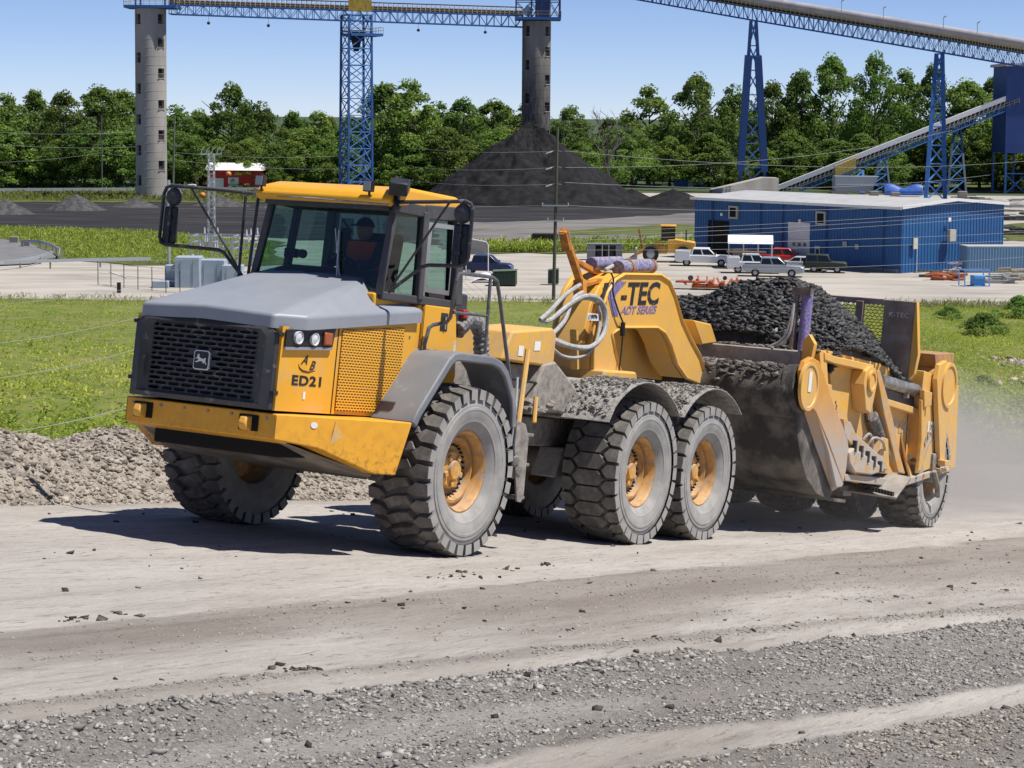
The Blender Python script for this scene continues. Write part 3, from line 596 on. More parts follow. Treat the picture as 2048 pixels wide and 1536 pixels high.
# ---- bumper and belly
BUMP = M('scuffed bumper paint', (.76, .37, .03), .42, c2=(.68, .33, .03), scale=8, dust=(.10, .065, .03), damt=.24, dz=(.95, 1.30), up=0)
b = MB(); b.prism([(2.70, 1.14), (2.70, 1.395), (2.25, 1.405), (2.25, 1.2), (2.5, 1.10)], 1, -.95, .95)
for s in (1, -1):
    b.add([(2.70, .95*s, 1.395), (1.22, 1.60*s, 1.41), (1.38, 1.56*s, .86), (1.62, 1.45*s, .86), (2.26, 1.17*s, 1.085), (2.70, .95*s, 1.14), (2.25, .93*s, 1.405), (1.22, 1.02*s, 1.41), (2.30, .9*s, 1.10), (1.5, 1.0*s, .86)],
          [(0, 1, 2, 3, 4, 5), (0, 6, 7, 1), (5, 4, 8), (4, 3, 9, 8), (3, 2, 9), (1, 7, 9, 2)])
bump = b.build('bumper', BUMP, truck, bev=.012)
for s in (1, -1):
    b = MB(); b.slab([(2.08, (1.235*s), 1.36), (1.84, 1.345*s, .98), (2.14, 1.225*s, 1.075)], .012*s); b.build('bumper_crease_plate', YELD, bump)
for y in (-.72, .62):
    b = MB(); b.bb((2.695, y-.12, 1.20), (2.715, y+.12, 1.36)); pk_ = b.build('tow_pocket', BLK2, bump, bev=.01)
    b = MB(); b.prism([(2.70, 1.20), (2.80, 1.21), (2.83, 1.27), (2.80, 1.34), (2.70, 1.35)], 1, y-.045, y+.045); b.build('tow_hook', YEL, pk_, bev=.015)
b = MB(); b.slab([V((2.30, 1.128, 1.31))+V((-.916, .402, 0))*.04*math.cos(k*.3927)+V((0, 0, .032*math.sin(k*.3927))) for k in range(16)], .004); b.build('round_sticker', WHITE, bump)
b = MB(); b.add([(2.5, -.9, 1.12), (2.5, .9, 1.12), (1.5, 1.35, .84), (1.5, -1.35, .84), (.6, -.7, .72), (.6, .7, .72)], [(0, 1, 2, 3), (3, 2, 5, 4)]); b.add([(1.5, -1.35, .84), (1.5, 1.35, .84), (1.3, 1.3, 1.3), (1.3, -1.3, 1.3)], [(0, 1, 2, 3)])
b.build('belly_pan', M('oily belly steel', (.17, .145, .12), .8, c2=(.30, .26, .215), scale=3), truck, smooth=0)
b = MB(); b.bb((-.55, -.8, .95), (2.4, .8, 1.43)); b.bb((-1.3, -.45, .75), (-.5, .45, 1.6)); b.disc((0, 0, .905), .22, 2.2, 1, 14); b.build('front_chassis', BLK2, truck, bev=.02)
# ---- cab
YL, YR = .97, -.76
b = MB(); b.prism([(.42, 1.43), (.42, 2.62), (.32, 2.70), (-.42, 2.71), (-.50, 2.3), (-.55, 1.9), (-.3, 1.43)], 1, -1.0, 1.0); b.prism([(.98, 2.2), (1.12, 2.72), (.3, 2.70), (.3, 2.2)], 1, -.78, .9); cabb = b.build('cab_base', YEL, truck, bev=.02)
b = MB(); b.prism([(.30, 2.67), (-.36, 2.67), (-.40, 2.25), (-.34, 2.02), (.16, 2.02), (.30, 2.16)], 1, .995, 1.035); dr = b.build('door', YEL, truck, bev=.03, seg=3)
b = MB(); b.bb((-.20, 1.030, 2.40), (-.05, 1.042, 2.60)); b.build('handle_recess', BLACK, dr, bev=.01); b = MB(); b.bb((-.15, 1.040, 2.42), (-.12, 1.055, 2.56)); b.build('door_handle', CHROME, dr)
b = MB(); b.slab([(-.38, 1.002, 1.98), (-.50, 1.002, 1.98), (-.47, 1.002, 2.3), (-.37, 1.002, 2.3)], .004); b.build('notice_sheet', M('faded paper notice', (.62, .62, .5), .7, c2=(.4, .42, .35), scale=25), cabb)
zb, zt_ = 2.70, 3.66
def fr_pt(x, y, z): return (x, y, z)
CBf = {'FLb': (1.04, YL-.06, zb), 'FLt': (.95, YL-.03, zt_), 'FRb': (1.04, YR, zb+.02), 'FRt': (.95, YR+.10, zt_), 'MLb': (.42, YL+.03, zb), 'MLt': (.42, YL+.01, zt_), 'RLb': (-.36, YL+.02, zb), 'RLt': (-.27, YL, zt_+.05), 'RRb': (-.36, YR, zb), 'RRt': (-.27, YR+.08, zt_+.05), 'MRb': (.42, YR-.03, zb), 'MRt': (.42, YR+.07, zt_)}
b = MB()
for a_, c_, w_ in (('FLb', 'FLt', .075), ('FRb', 'FRt', .075), ('MLb', 'MLt', .10), ('RLb', 'RLt', .15), ('RRb', 'RRt', .12), ('MRb', 'MRt', .08)): b.bar(CBf[a_], CBf[c_], w_, w_, up=(1, 0, 0))
for a_, c_, w_ in (('FLt', 'FRt', .12), ('FLt', 'MLt', .13), ('MLt', 'RLt', .16), ('RLt', 'RRt', .12), ('RRt', 'MRt', .1), ('MRt', 'FRt', .1), ('FLb', 'FRb', .07), ('FLb', 'MLb', .09), ('MLb', 'RLb', .10), ('RLb', 'RRb', .1), ('RRb', 'MRb', .1), ('MRb', 'FRb', .08)): b.bar(CBf[a_], CBf[c_], .07, w_)
cf = b.build('cab_frame', M('cab frame grey', (.055, .055, .06), .5, c2=(.075, .073, .075), scale=4), truck, bev=.015)
b = MB(); dw = [(.335, 2.80), (-.225, 2.80), (-.20, 3.58), (.335, 3.56)]; b_in = [(.285, 2.85), (-.175, 2.85), (-.155, 3.53), (.285, 3.51)]
b.add([(x, 1.005, z) for x, z in dw]+[(x, 1.02, z) for x, z in b_in], [(0, 1, 5, 4), (1, 2, 6, 5), (2, 3, 7, 6), (3, 0, 4, 7)]); b.build('door_window_frame', M('light grey trim', (.25, .25, .26), .4), dr, bev=.006)
def pane(nm, pts): q = MB(); q.add(pts, [tuple(range(len(pts)))]); return q.build(nm, GLASS, cf, smooth=0, recalc=False)
C_ = CBf
pane('windscreen', [C_['FRb'], C_['FLb'], C_['FLt'], C_['FRt']]); pane('quarter_window', [C_['FLb'], C_['MLb'], C_['MLt'], C_['FLt']]); pane('door_window', [C_['MLb'], C_['RLb'], C_['RLt'], C_['MLt']])
pane('rear_window', [C_['RLb'], C_['RRb'], C_['RRt'], C_['RLt']]); pane('far_window', [C_['MRb'], C_['RRb'], C_['RRt'], C_['MRt']]); pane('far_quarter_window', [C_['FRb'], C_['MRb'], C_['MRt'], C_['FRt']])
b = MB(); b.prism([(1.16, 3.70), (1.10, 3.64), (-.30, 3.74), (-.36, 3.80), (-.25, 3.90), (.75, 3.885), (1.08, 3.80)], 1, YR-.02, YL+.02); roof = b.build('cab_roof', YEL, truck, bev=.045, seg=4)
b = MB(); b.bb((.95, YR+.1, 3.60), (1.10, YL-.02, 3.66)); b.build('sun_visor', DGREY, roof, bev=.01)
b = MB(); b.bb((-.33, YR+.1, 2.1), (.95, YL-.1, 2.72)); b.prism([(1.0, 2.72), (.62, 2.72), (.70, 2.98), (.95, 2.92)], 1, -.55, .75); b.bb((-.345, -.60, 2.7), (-.29, -.42, 3.6)); b.build('cab_interior', M('dark cab trim', (.03, .03, .034), .7), truck, bev=.03)
b = MB(); b.prism([(.30, 2.70), (-.20, 2.70), (-.30, 3.42), (-.20, 3.46), (-.08, 2.92), (.30, 2.86)], 1, -.20, .32); b.build('seat', M('seat fabric', (.04, .045, .06), .9), truck, bev=.05)
b = MB(); cst = V((.52, .06, 3.02)); ax_ = V((-.55, 0, .83)).normalized(); e1 = ax_.orthogonal().normalized(); e2 = ax_.cross(e1)
b.tube([cst+(e1*math.cos(i*.3927)+e2*math.sin(i*.3927))*.19 for i in range(16)], .014, 6, closed=True); b.bar(cst, cst-ax_*.3, .05); b.bar(cst-e1*.18, cst+e1*.18, .02); b.bar(cst-e2*.18, cst+e2*.18, .02); b.build('steering_wheel', BLACK, truck)
b = MB(); b.bb((.62, -.62, 3.05), (.70, -.48, 3.15)); b.bar((.66, -.55, 3.05), (.8, -.5, 2.75), .02); b.disc((.66, -.40, 3.10), .05, .05, 0, 12); b.build('dash_monitor', BLACK, truck)
# wiper, work lights, roof camera housing
b = MB(); b.bar((1.07, .38, 2.74), (1.01, .30, 3.36), .014, .02); b.bar((1.06, .40, 2.85), (1.0, .24, 3.38), .008, .012); b.build('wiper', M('wiper metal', (.45, .45, .45), .4, .5), truck)
for y in (-.70, .72):
    b = MB(); b.bb((1.12, y-.055, 3.78), (1.19, y+.055, 3.90)); b.bar((1.14, y, 3.78), (1.10, y, 3.68), .025); wl = b.build('work_light', BLACK, roof, bev=.008)
    b = MB(); b.bb((1.19, y-.045, 3.79), (1.195, y+.045, 3.89)); b.build('light_lens', M('frosted lens', (.34, .35, .36), .3), wl)
b = MB(); b.box((1.02, 1.02, 3.86), (.34, .20, .14), Euler((0, .25, .5)).to_matrix()); b.bar((1.02, .98, 3.80), (1.0, .95, 3.58), .09); b.bar((1.05, 1.0, 3.75), (1.08, 1.06, 3.62), .05); b.build('roof_bracket', BLACK, truck, bev=.015)
b = MB(); b.tube([(1.12, YR-.05, 3.69), (1.14, 0, 3.68), (1.12, YL, 3.66)], .012, 6); b.build('visor_rail', STEEL, truck)
# mirrors on tubular guards
BAR = M('black tube paint', (.03, .03, .035), .35, dust=DUST, damt=.12, up=.3)
for s, Y_ in ((1, 1.96), (-1, -2.12)):
    yin = YL+.04 if s > 0 else YR-.03; xo = 1.04
    b = MB(); b.tube([(1.02, yin, 3.70), (xo, yin+s*.45, 3.72), (xo, Y_-s*.10, 3.745), (xo, Y_-s*.03, 3.72), (xo, Y_, 3.65), (xo, Y_, 3.16), (xo, Y_-s*.03, 3.09), (xo, Y_-s*.10, 3.07), (xo, yin+s*.48, 3.055), (xo, yin+s*.40, 3.03), (1.08, yin+s*.04, 2.74)], .021, 8); mg = b.build('mirror_guard', BAR, truck)
    b = MB(); b.tube([(xo, yin+s*(.66 if s > 0 else .95), 3.725), (1.08, yin+s*.04, 2.74)], .013, 6)
    if s < 0:
        b.tube([(xo, yin-.18, 3.70), (xo+.02, yin-.16, 3.3), (1.1, yin-.12, 2.76)], .018, 6); b.tube([(1.02, yin-.02, 3.68), (1.06, yin-.02, 2.78)], .02, 6)
    b.build('guard_brace', BAR, mg)
    b = MB(); b.box((xo-.03, Y_-s*.12, 3.30), (.06, .20, .42)); mr_ = b.build('mirror', BLACK, mg, bev=.03, seg=3)
    b = MB(); b.box((xo-.063, Y_-s*.12, 3.30), (.006, .16, .37)); b.build('mirror_glass', CHROME, mr_, bev=.01)
    b = MB(); b.lathe([(-.04, .001), (-.04, .09), (-.01, .11), (.03, .09), (.05, .03), (.05, .001)], (xo-.02, Y_-s*.13, 3.62), 0, 18); b.build('wide_angle_mirror', DGREY, mg)
    b = MB(); b.tube([(xo+.01, Y_-s*.12, 3.07), (xo+.01, Y_-s*.12, 3.72)], .016, 6)
    for z in (3.20, 3.38): b.box((xo+.015, Y_-s*.12, z), (.05, .05, .035))
    b.build('mirror_stem', BAR, mr_)
for y in (-.86, -.5, -.2, .1, .4, .84):
    b = MB(); b.disc((2.703, y, 1.345), .016, .012, 0, 8); b.build('bolt', STEEL, bump)
for z in (1.50, 1.95, 2.30):
    b = MB(); b.disc((.55, 1.040, z), .014, .012, 1, 8); b.build('bolt', STEEL, truck)
b = MB(); b.slab([(1.865, 1.006, 1.43), (1.853, 1.007, 1.43), (1.853, 1.007, 2.34), (1.865, 1.006, 2.34)], .004); b.build('panel_seam', BLK2, truck)
b = MB(); b.slab([(.305, 1.037, 2.02), (.297, 1.037, 2.02), (.297, 1.037, 2.66), (.305, 1.037, 2.66)], .002); b.build('door_seam', BLK2, dr)
# ---- front fenders, handrail, ladder
def arch(b, prof, y0, y1, th):
    """strip following prof (x,z) from y0 to y1 with a lip"""
    n = len(prof); vs = []
    for (x, z) in prof: vs += [(x, y0, z), (x, y1, z)]
    for i, (x, z) in enumerate(prof):
        p, q = prof[max(0, i-1)], prof[min(n-1, i+1)]; t = V((q[0]-p[0], q[1]-p[1])).normalized(); nx, nz_ = t.y, -t.x
        if nz_ > 0: nx, nz_ = -nx, -nz_
        vs += [(x+nx*th, y0, z+nz_*th), (x+nx*th, y1, z+nz_*th)]
    o = 2*n; fs = []
    for i in range(n-1):
        a = 2*i; fs += [(a, a+2, a+3, a+1), (o+a, o+a+1, o+a+3, o+a+2), (a+1, a+3, o+a+3, o+a+1), (a, o+a, o+a+2, a+2)]
    fs += [(0, 1, o+1, o), (2*n-2, o+2*n-2, o+2*n-1, 2*n-1)]; b.add(vs, fs)
FP = [(1.13, 1.40), (1.05, 1.53), (.52, 2.10), (.42, 2.165), (.30, 2.185), (-.42, 2.175), (-.62, 2.13), (-.78, 2.03), (-1.00, 1.76), (-1.05, 1.62), (-1.08, 1.40)]
for s in (1, -1):
    b = MB(); arch(b, FP, 1.0*s, 1.53*s, .05); arch(b, [(x, z) for x, z in FP], 1.49*s, 1.55*s, .10); fd = b.build('front_fender', M('fender grey plastic', (.16, .17, .19), .5, c2=(.19, .20, .22), scale=2, dust=DUST, damt=.12, up=.15), truck, bev=.022, seg=3)
    b = MB(); b.bb((-1.14, 1.02*s, .95), (-1.10, 1.52*s, 1.55)); b.build('mudflap', DGREY, fd, bev=.008)
yh = 1.46
HR = M('grey handrail tube', (.16, .165, .18), .4, .3, c2=(.10, .10, .11), scale=15)
b = MB(); b.tube([(0.313, 1.1, 1.944), (0.336, 1.1, 2.226), (0.279, 1.1, 2.415), (0.235, 1.12, 2.452), (0.173, 1.25, 2.493), (0.216, 1.32, 2.55), (0.401, 1.46, 2.952), (0.371, 1.46, 3.014), (0.279, 1.46, 3.033), (-0.359, 1.46, 3.045), (-0.466, 1.46, 3.015), (-0.574, 1.46, 2.811), (-0.981, 1.46, 1.922)], .022, 8)
b.tube([(-0.317, 1.46, 3.035), (-0.362, 1.46, 2.195)], .02, 8); b.tube([(0.329, 1.42, 2.604), (-0.323, 1.46, 2.614)], .018, 8); b.build('handrail', HR, truck)
b = MB(); b.tube([(-1.433, 1.3, 1.967), (-1.183, 1.48, 1.089)], .016, 6); b.tube([(-0.988, 1.5, 1.824), (-1.09, 1.5, 1.43), (-1.08, 1.5, 1.192)], .014, 6); b.build('step_grab_bar', M('pale tube', (.5, .5, .5), .4, .4), truck)
LADM = M('dusty ladder steel', (.16, .15, .14), .6, c2=(.26, .23, .2), scale=6, dust=DUST, damt=.4, up=.2)
for q in ([(1030, 842), (1046, 845), (1052, 870), (1042, 1008), (1032, 1004), (1024, 960)], ):
    b = MB()
    for yy in (1.50, 1.12):
        b.prism([(-1.162, 1.477), (-1.357, 1.448), (-1.46, 1.289), (-1.475, 0.634), (-1.421, 0.548), (-1.324, 0.561), (-1.125, 1.26)], 1, yy-.012, yy+.012)
    ld = b.build('access_ladder', LADM, truck, bev=.006)
    for x, z in ((-1.50, 1.32), (-1.46, .98), (-1.42, .60)):
        b = MB(); b.bb((x-.10, 1.12, z-.02), (x+.08, 1.50, z+.02)); b.build('rung', MUDG, ld, bev=.008)
b = MB(); b.tube([(-1.798, 1.2, 2.297), (-1.463, 1.35, 1.435)], .035, 8); b.tube([(-2.198, 1.15, 1.748), (-2.118, 1.2, 1.453)], .03, 8); b.build('yellow_post', YELD, truck)
# air intake hose (ribbed)
b = MB(); cpts = [V(p) for p in ((-0.573, 0.95, 2.435), (-0.804, 0.93, 2.563), (-1.048, 0.9, 2.56), (-1.186, 0.9, 2.441), (-1.254, 0.9, 2.156))]
fine = []
for i in range(len(cpts)-1):
    for k in range(9): fine.append(cpts[i].lerp(cpts[i+1], k/9))
fine.append(cpts[-1]); b.tube(fine, [.085+.014*(i % 2) for i in range(len(fine))], 12); b.build('ribbed_duct', M('ribbed rubber duct', (.13, .13, .135), .6, c2=(.32, .31, .3), scale=20), truck, smooth=20)
b = MB(); b.bb((-.75, .55, 2.35), (-.42, .95, 2.85)); b.build('rear_cab_box', DGREY, truck, bev=.03)
b = MB(); b.box((-.62, .98, 2.62), (.10, .08, .10)); b.build('rear_lamp', M('red lens', (.4, .02, .02), .3), truck, bev=.015)
b = MB(); b.bb((-.50, -.6, 1.5), (-1.25, .9, 2.1)); b.build('hydraulic_bay', STEEL, truck, bev=.03)
# ---- rear frame, tank, tandem axles, rear fenders
b = MB()
for s in (1, -1): b.bb((-1.2, .38*s, 1.12), (-7.2, .52*s, 1.48)); b.prism([(-3.6, .75), (-7.3, .75), (-7.1, 1.12), (-3.8, 1.12)], 1, .40*s, .75*s)
b.disc((-4.44, 0, .905), .2, 2.1, 1, 14); b.disc((-6.39, 0, .905), .2, 2.1, 1, 14); b.bb((-7.2, -.5, 1.2), (-7.4, .5, 1.7)); b.bb((-3.4, -.9, 1.5), (-7.1, .9, 1.56)); b.bb((-1.4, -.4, .8), (-2.4, .4, 1.7)); b.build('rear_frame', STEEL, truck, bev=.02)
b = MB(); b.prism([(-1.55, 2.15), (-1.75, 2.50), (-2.75, 2.60), (-2.85, 2.52), (-2.85, 2.12)], 1, .25, 1.0); tk = b.build('hydraulic_tank', YELD, truck, bev=.03, seg=3)
b = MB(); b.slab([(-2.30, 1.003, 2.30), (-2.45, 1.003, 2.31), (-2.45, 1.003, 2.42), (-2.30, 1.003, 2.41)], .003); b.build('tank_label', WHITE, tk); b = MB(); b.slab([(-1.92, 1.003, 2.22), (-2.04, 1.003, 2.22), (-2.04, 1.003, 2.34), (-1.92, 1.003, 2.34)], .003); b.build('tank_label', WHITE, tk)
b = MB(); b.prism([(-1.4, 1.56), (-1.4, 2.12), (-3.0, 2.12), (-3.0, 1.75), (-2.2, 1.56)], 1, -.75, .85); b.build('frame_housing', STEEL, truck, bev=.03)
b = MB(); b.prism([(-2.3, 1.62), (-2.55, 2.15), (-2.85, 2.2), (-3.55, 1.85), (-3.65, 1.65), (-3.4, 1.55)], 1, .55, 1.02); b.build('articulation_bracket', STEEL, truck, bev=.03)
MUDF = M('mud caked fender', (.34, .325, .30), .9, c2=(.22, .205, .19), scale=10, lo=.5, hi=.6, bump=1.2, bscale=24)
for s in (1, -1):
    FR = []
    for i in range(31):
        f = i/30; x = -3.17-f*4.10; arcz = abs(math.sin(math.pi*(f*1.93)))**.62; FR.append((x, 1.53+.53*arcz))
    b = MB(); arch(b, FR, .86*s, 1.66*s, .012); rf = b.build('tandem_fender', MUDF, truck, smooth=50)
    pts = []
    for _ in range(2600):
        f = random.random(); x = -3.2-f*3.95; z = 1.545+.53*abs(math.sin(math.pi*((-x-3.17)/4.1*1.93)))**.62; pts.append((x, random.uniform(.9, 1.62)*s, z))
    o = stone_soup('mud_crumbs', np.array(pts), .006+.018*rng.random(len(pts))**3, stone_mat('mud crumbs', (.15, .138, .125), (.23, .212, .193), (.33, .31, .285)), parent=rf); o['kind'] = 'stuff'
b = MB(); b.tube([(-2.9, .9, 1.95), (-3.6, .80, 1.78), (-5.6, .70, 1.84), (-7.0, .6, 1.9)], .03, 8); b.tube([(-1.6, .95, 1.95), (-2.4, 1.0, 1.92), (-3.1, .95, 1.80)], .018, 6); b.build('frame_pipe', BLACK, truck)
b = MB()
for i in range(26): b.rock((random.uniform(-1.5, -3.2), random.uniform(.7, 1.05), 1.60+random.uniform(-.02, .1)), random.uniform(.04, .12), (1, 1, .6), i)
b.build('frame_mud', MUDG, truck)
for x0 in (-1.2,):
    b = MB()
    for i in range(14): b.rock((-1.22+random.uniform(-.08, .08), 1.2+random.uniform(-.2, .3), .55+.55*i/14), .09, (1, 1, 1.2), i+50)
    b.build('mudflap_clods', MUDG, truck)

# ---- driver
person = empty('person', label='driver in dark cap and orange vest seated behind the windscreen of the hauler', cat='person')
person.matrix_world = TM @ Matrix.Translation((0, -.60, -.06))
J = {'pel': ((.02, .54, 2.93), .15), 'waist': ((-.06, .54, 3.08), .14), 'chest': ((-.08, .54, 3.26), .155), 'neck': ((-.05, .54, 3.40), .06), 'shl': ((-.06, .74, 3.34), .07), 'ell': ((.12, .80, 3.12), .055), 'wrl': ((.40, .68, 3.10), .038), 'hal': ((.48, .66, 3.11), .035),
     'shr': ((-.06, .34, 3.34), .07), 'elr': ((.12, .28, 3.12), .055), 'wrr': ((.40, .40, 3.10), .038), 'har': ((.48, .42, 3.11), .035), 'kl': ((.46, .66, 2.94), .085), 'kr': ((.46, .42, 2.94), .085), 'fl': ((.60, .66, 2.60), .06), 'fr': ((.60, .42, 2.60), .06)}
E_ = [('pel', 'waist'), ('waist', 'chest'), ('chest', 'neck'), ('chest', 'shl'), ('shl', 'ell'), ('ell', 'wrl'), ('wrl', 'hal'), ('chest', 'shr'), ('shr', 'elr'), ('elr', 'wrr'), ('wrr', 'har'), ('pel', 'kl'), ('kl', 'fl'), ('pel', 'kr'), ('kr', 'fr')]
ks = list(J); me = bpy.data.meshes.new('body'); me.from_pydata([J[k][0] for k in ks], [(ks.index(a), ks.index(c)) for a, c in E_], [])
ob = bpy.data.objects.new('body', me); link(ob, person); sk = ob.modifiers.new('skin', 'SKIN')
for i, k in enumerate(ks): me.skin_vertices[0].data[i].radius = (J[k][1], J[k][1]*(1.15 if k in ('chest', 'waist', 'pel') else 1)); me.skin_vertices[0].data[i].use_root = (i == 0)
ob.modifiers.new('sub', 'SUBSURF').levels = 2; ob.modifiers['sub'].render_levels = 2; me.materials.append(M('dark work shirt', (.05, .05, .06), .9))
b = MB()
def headp(a, c):
    th, ph = a*2*math.pi, c*math.pi; r = .105; x = math.sin(ph)*math.cos(th); y = math.sin(ph)*math.sin(th); z = math.cos(ph)
    fx = 1.12 if x > 0 else 1.05; nose = .02*math.exp(-((y/.2)**2+((z+.05)/.22)**2)) if x > 0 else 0
    return (-.02+r*fx*x+nose, .54+r*.82*y, 3.52+r*1.28*z*(1 if z > 0 else 1.02))
b.grid(headp, 24, 16); hd = b.build('head', SKIN, person)
b = MB(); b.grid(lambda a, c: (-.02+.118*1.1*math.sin(c*1.5)*math.cos(a*6.2832), .54+.10*math.sin(c*1.5)*math.sin(a*6.2832), 3.545+.115*math.cos(c*1.5)), 20, 8); b.prism([(.08, .46), (.20, .48), (.22, .54), (.20, .60), (.08, .62)], 2, 3.545, 3.557); b.build('cap', M('navy cap', (.015, .017, .025), .9), hd)
b = MB()
def vest(a, c):
    th = a*2*math.pi; z = 2.96+.42*c; rx = .175-.03*c; ry = .225+.02*math.sin(c*3); return (-.05+rx*math.cos(th)*(1-.25*max(0, c-.8)), .54+ry*math.sin(th)*(1-.5*max(0, c-.75)), z)
b.grid(vest, 24, 8); b.build('vest', ORANGE, person)

# ================================================================= SCRAPER TRAILER
scr = empty('scraper_trailer', label='dusty yellow pull scraper behind the hauler, its bowl heaped with coal', cat='scraper'); scr.matrix_world = TM
def P2(*a): return a
# ---- gooseneck
GP = [(-5.234, 2.131), (-5.189, 2.479), (-5.251, 2.886), (-5.392, 3.201), (-5.595, 3.388), (-5.851, 3.485), (-6.988, 3.577), (-7.303, 3.519), (-7.549, 3.337), (-7.869, 2.997), (-8.205, 2.761), (-8.622, 2.511), (-8.961, 2.153), (-8.753, 2.099), (-8.236, 2.159), (-7.841, 2.353), (-7.575, 2.615), (-7.336, 2.774), (-7.054, 2.834), (-5.915, 2.761), (-5.661, 2.656), (-5.799, 2.445), (-6.048, 2.148)]
b = MB(); b.prism(GP, 1, .27, .33); gn = b.build('gooseneck_plate', YELC, scr, bev=.012)
OUT = GP[:14]
b = MB(); b.prism(OUT, 1, -.36, -.30); b.build('gooseneck_plate', YELC, scr, bev=.012)
b = MB(); n = 13; ins = lambda p: p
b.add([(x, .265, z) for x, z in OUT[:13]]+[(x, -.295, z) for x, z in OUT[:13]], [(i, i+1, n+i+1, n+i) for i in range(n-1)])
AR = GP[14:]; n2 = len(AR); b.add([(x, .265, z) for x, z in AR]+[(x, -.1, z-.0) for x, z in AR], [(i, i+1, n2+i+1, n2+i) for i in range(n2-1)])
b.build('gooseneck_skin', YELC, scr, smooth=50)
b = MB(); b.tube([(x, .335, z) for x, z in GP[1:13]], .028, 6); b.build('gooseneck_rim', YELC, gn, smooth=60)
b = MB(); b.tube([(x, .335, z) for x, z in GP[14:23]], .022, 6); b.build('arch_rim', YELC, gn, smooth=60)
b = MB(); b.prism([(-5.228, 2.158), (-6.198, 2.176), (-6.318, 1.987), (-5.186, 1.941)], 1, -.55, .5); b.prism([(-5.234, 2.131), (-5.219, 2.48), (-5.829, 2.447), (-6.048, 2.148)], 1, -.30, .26); b.build('hitch_foot', YELD, scr, bev=.03)
b = MB(); b.bb((-3.9, -.6, 1.55), (-6.0, .6, 2.02)); b.bb((-6.0, -.4, 1.55), (-7.3, .4, 1.85)); b.build('hitch_frame', STEEL, scr, bev=.04)
# front end of the gooseneck with the hose bracket
b = MB(); b.prism([(-5.174, 2.411), (-5.328, 3.013), (-5.527, 3.28), (-5.433, 3.292), (-5.196, 3.003), (-5.029, 2.403)], 1, -.22, .2); b.build('front_gusset', YELC, scr, bev=.015)
b = MB(); b.tube([(-5.085, 0.3, 2.324), (-5.187, 0.3, 2.813)], .03, 6); b.bar((-4.94, 0.2, 2.134), (-4.804, 0.2, 2.646), .10, .05); b.build('front_strut', YELD, scr)
TECM = M('worn black decal', (.016, .016, .018), .55, c2=(.42, .24, .08), scale=16, lo=.62, hi=.66)
xg = V((-1, 0, .085)); yg = V((0.02, 0, 1)); yp = .338
tw = lambda u, v: pkp(u, v)
b = MB(); b.prism([(-5.297, 3.322), (-5.444, 3.342), (-5.382, 3.208), (-5.43, 2.913), (-5.28, 2.916), (-5.228, 3.088)], 1, .331, .336); b.build('logo_stroke', BLACK, gn)
b = MB(); b.prism([(-5.472, 3.351), (-5.954, 3.398), (-5.699, 3.219), (-5.638, 3.146), (-5.796, 2.912), (-5.632, 2.893), (-5.4, 3.195)], 1, .331, .337); b.build('logo_stroke', PURP, gn)
text('logo_lettering', '-TEC', TECM, gn, .43, (-6.41, 0.334, 3.248), xg, yg, off=.012, shear=.14, sx=1.32)
text('series_lettering', 'ADT SERIES', PURP, gn, .15, (-6.41, 0.334, 3.031), xg, yg, off=.003, shear=.35, sx=1.45)
b = MB(); b.slab([(-4.719, 0.42, 2.883), (-5.023, 0.42, 2.891), (-5.057, 0.42, 2.8), (-4.725, 0.42, 2.784)], -.004); tg_ = b.build('number_tag', WHITE, scr)
text('tag_number', '(1)9096', BLACK, tg_, .085, (-4.871, 0.428, 2.841), xg, yg, sx=1.0)
# ---- accumulators, mast, hoses
b = MB(); b.tube([(-6.018, 0.15, 3.579), (-7.069, 0.15, 3.702)], .105, 16); ac = b.build('accumulator', BLUP, scr, bev=.01)
for u_ in (0.25, .9):
    b = MB(); p, q = V((-6.018, 0.15, 3.579)), V((-7.069, 0.15, 3.702)); c = p.lerp(q, u_); b.tube([c, c.lerp(q, .06) if u_ < .9 else c+V((-.05, 0, 0))], .116, 16); b.build('clamp_band', RUST, ac)
b = MB(); b.tube([(-5.588, -0.05, 3.583), (-6.464, -0.05, 3.677)], .095, 14); b.build('accumulator', BLUP, scr, bev=.01)
b = MB(); b.bar((-4.519, 0.1, 3.825), (-5.049, 0.1, 3.286), .10, .07); b.bar((-4.428, 0.1, 3.921), (-4.577, 0.1, 3.685), .12, .08); b.bar((-5.055, -0.05, 3.588), (-5.886, -0.05, 3.464), .09, .07); b.bar((-5.026, 0.1, 3.325), (-4.987, 0.15, 3.056), .16, .10); b.bar((-4.905, 0.1, 3.214), (-5.61, 0.1, 3.374), .10, .06); b.build('hose_mast', M('orange rusted mast', (.62, .25, .03), .6, c2=(.30, .12, .04), scale=7), scr, bev=.01)
b = MB(); b.tube([(-4.428, 0.1, 3.921), (-4.48, 0.1, 3.874)], .07, 10); b.build('mast_eye', RUST, scr)
def spline(pts, k=8):
    pts = [V(p) for p in pts]; o = []
    for i in range(len(pts)-1):
        p0, p1, p2, p3 = pts[max(0, i-1)], pts[i], pts[i+1], pts[min(len(pts)-1, i+2)]
        for j in range(k):
            t = j/k; o.append(.5*((2*p1)+(p2-p0)*t+(2*p0-5*p1+4*p2-p3)*t*t+(3*p1-p0-3*p2+p3)*t**3))
    return o+[pts[-1]]
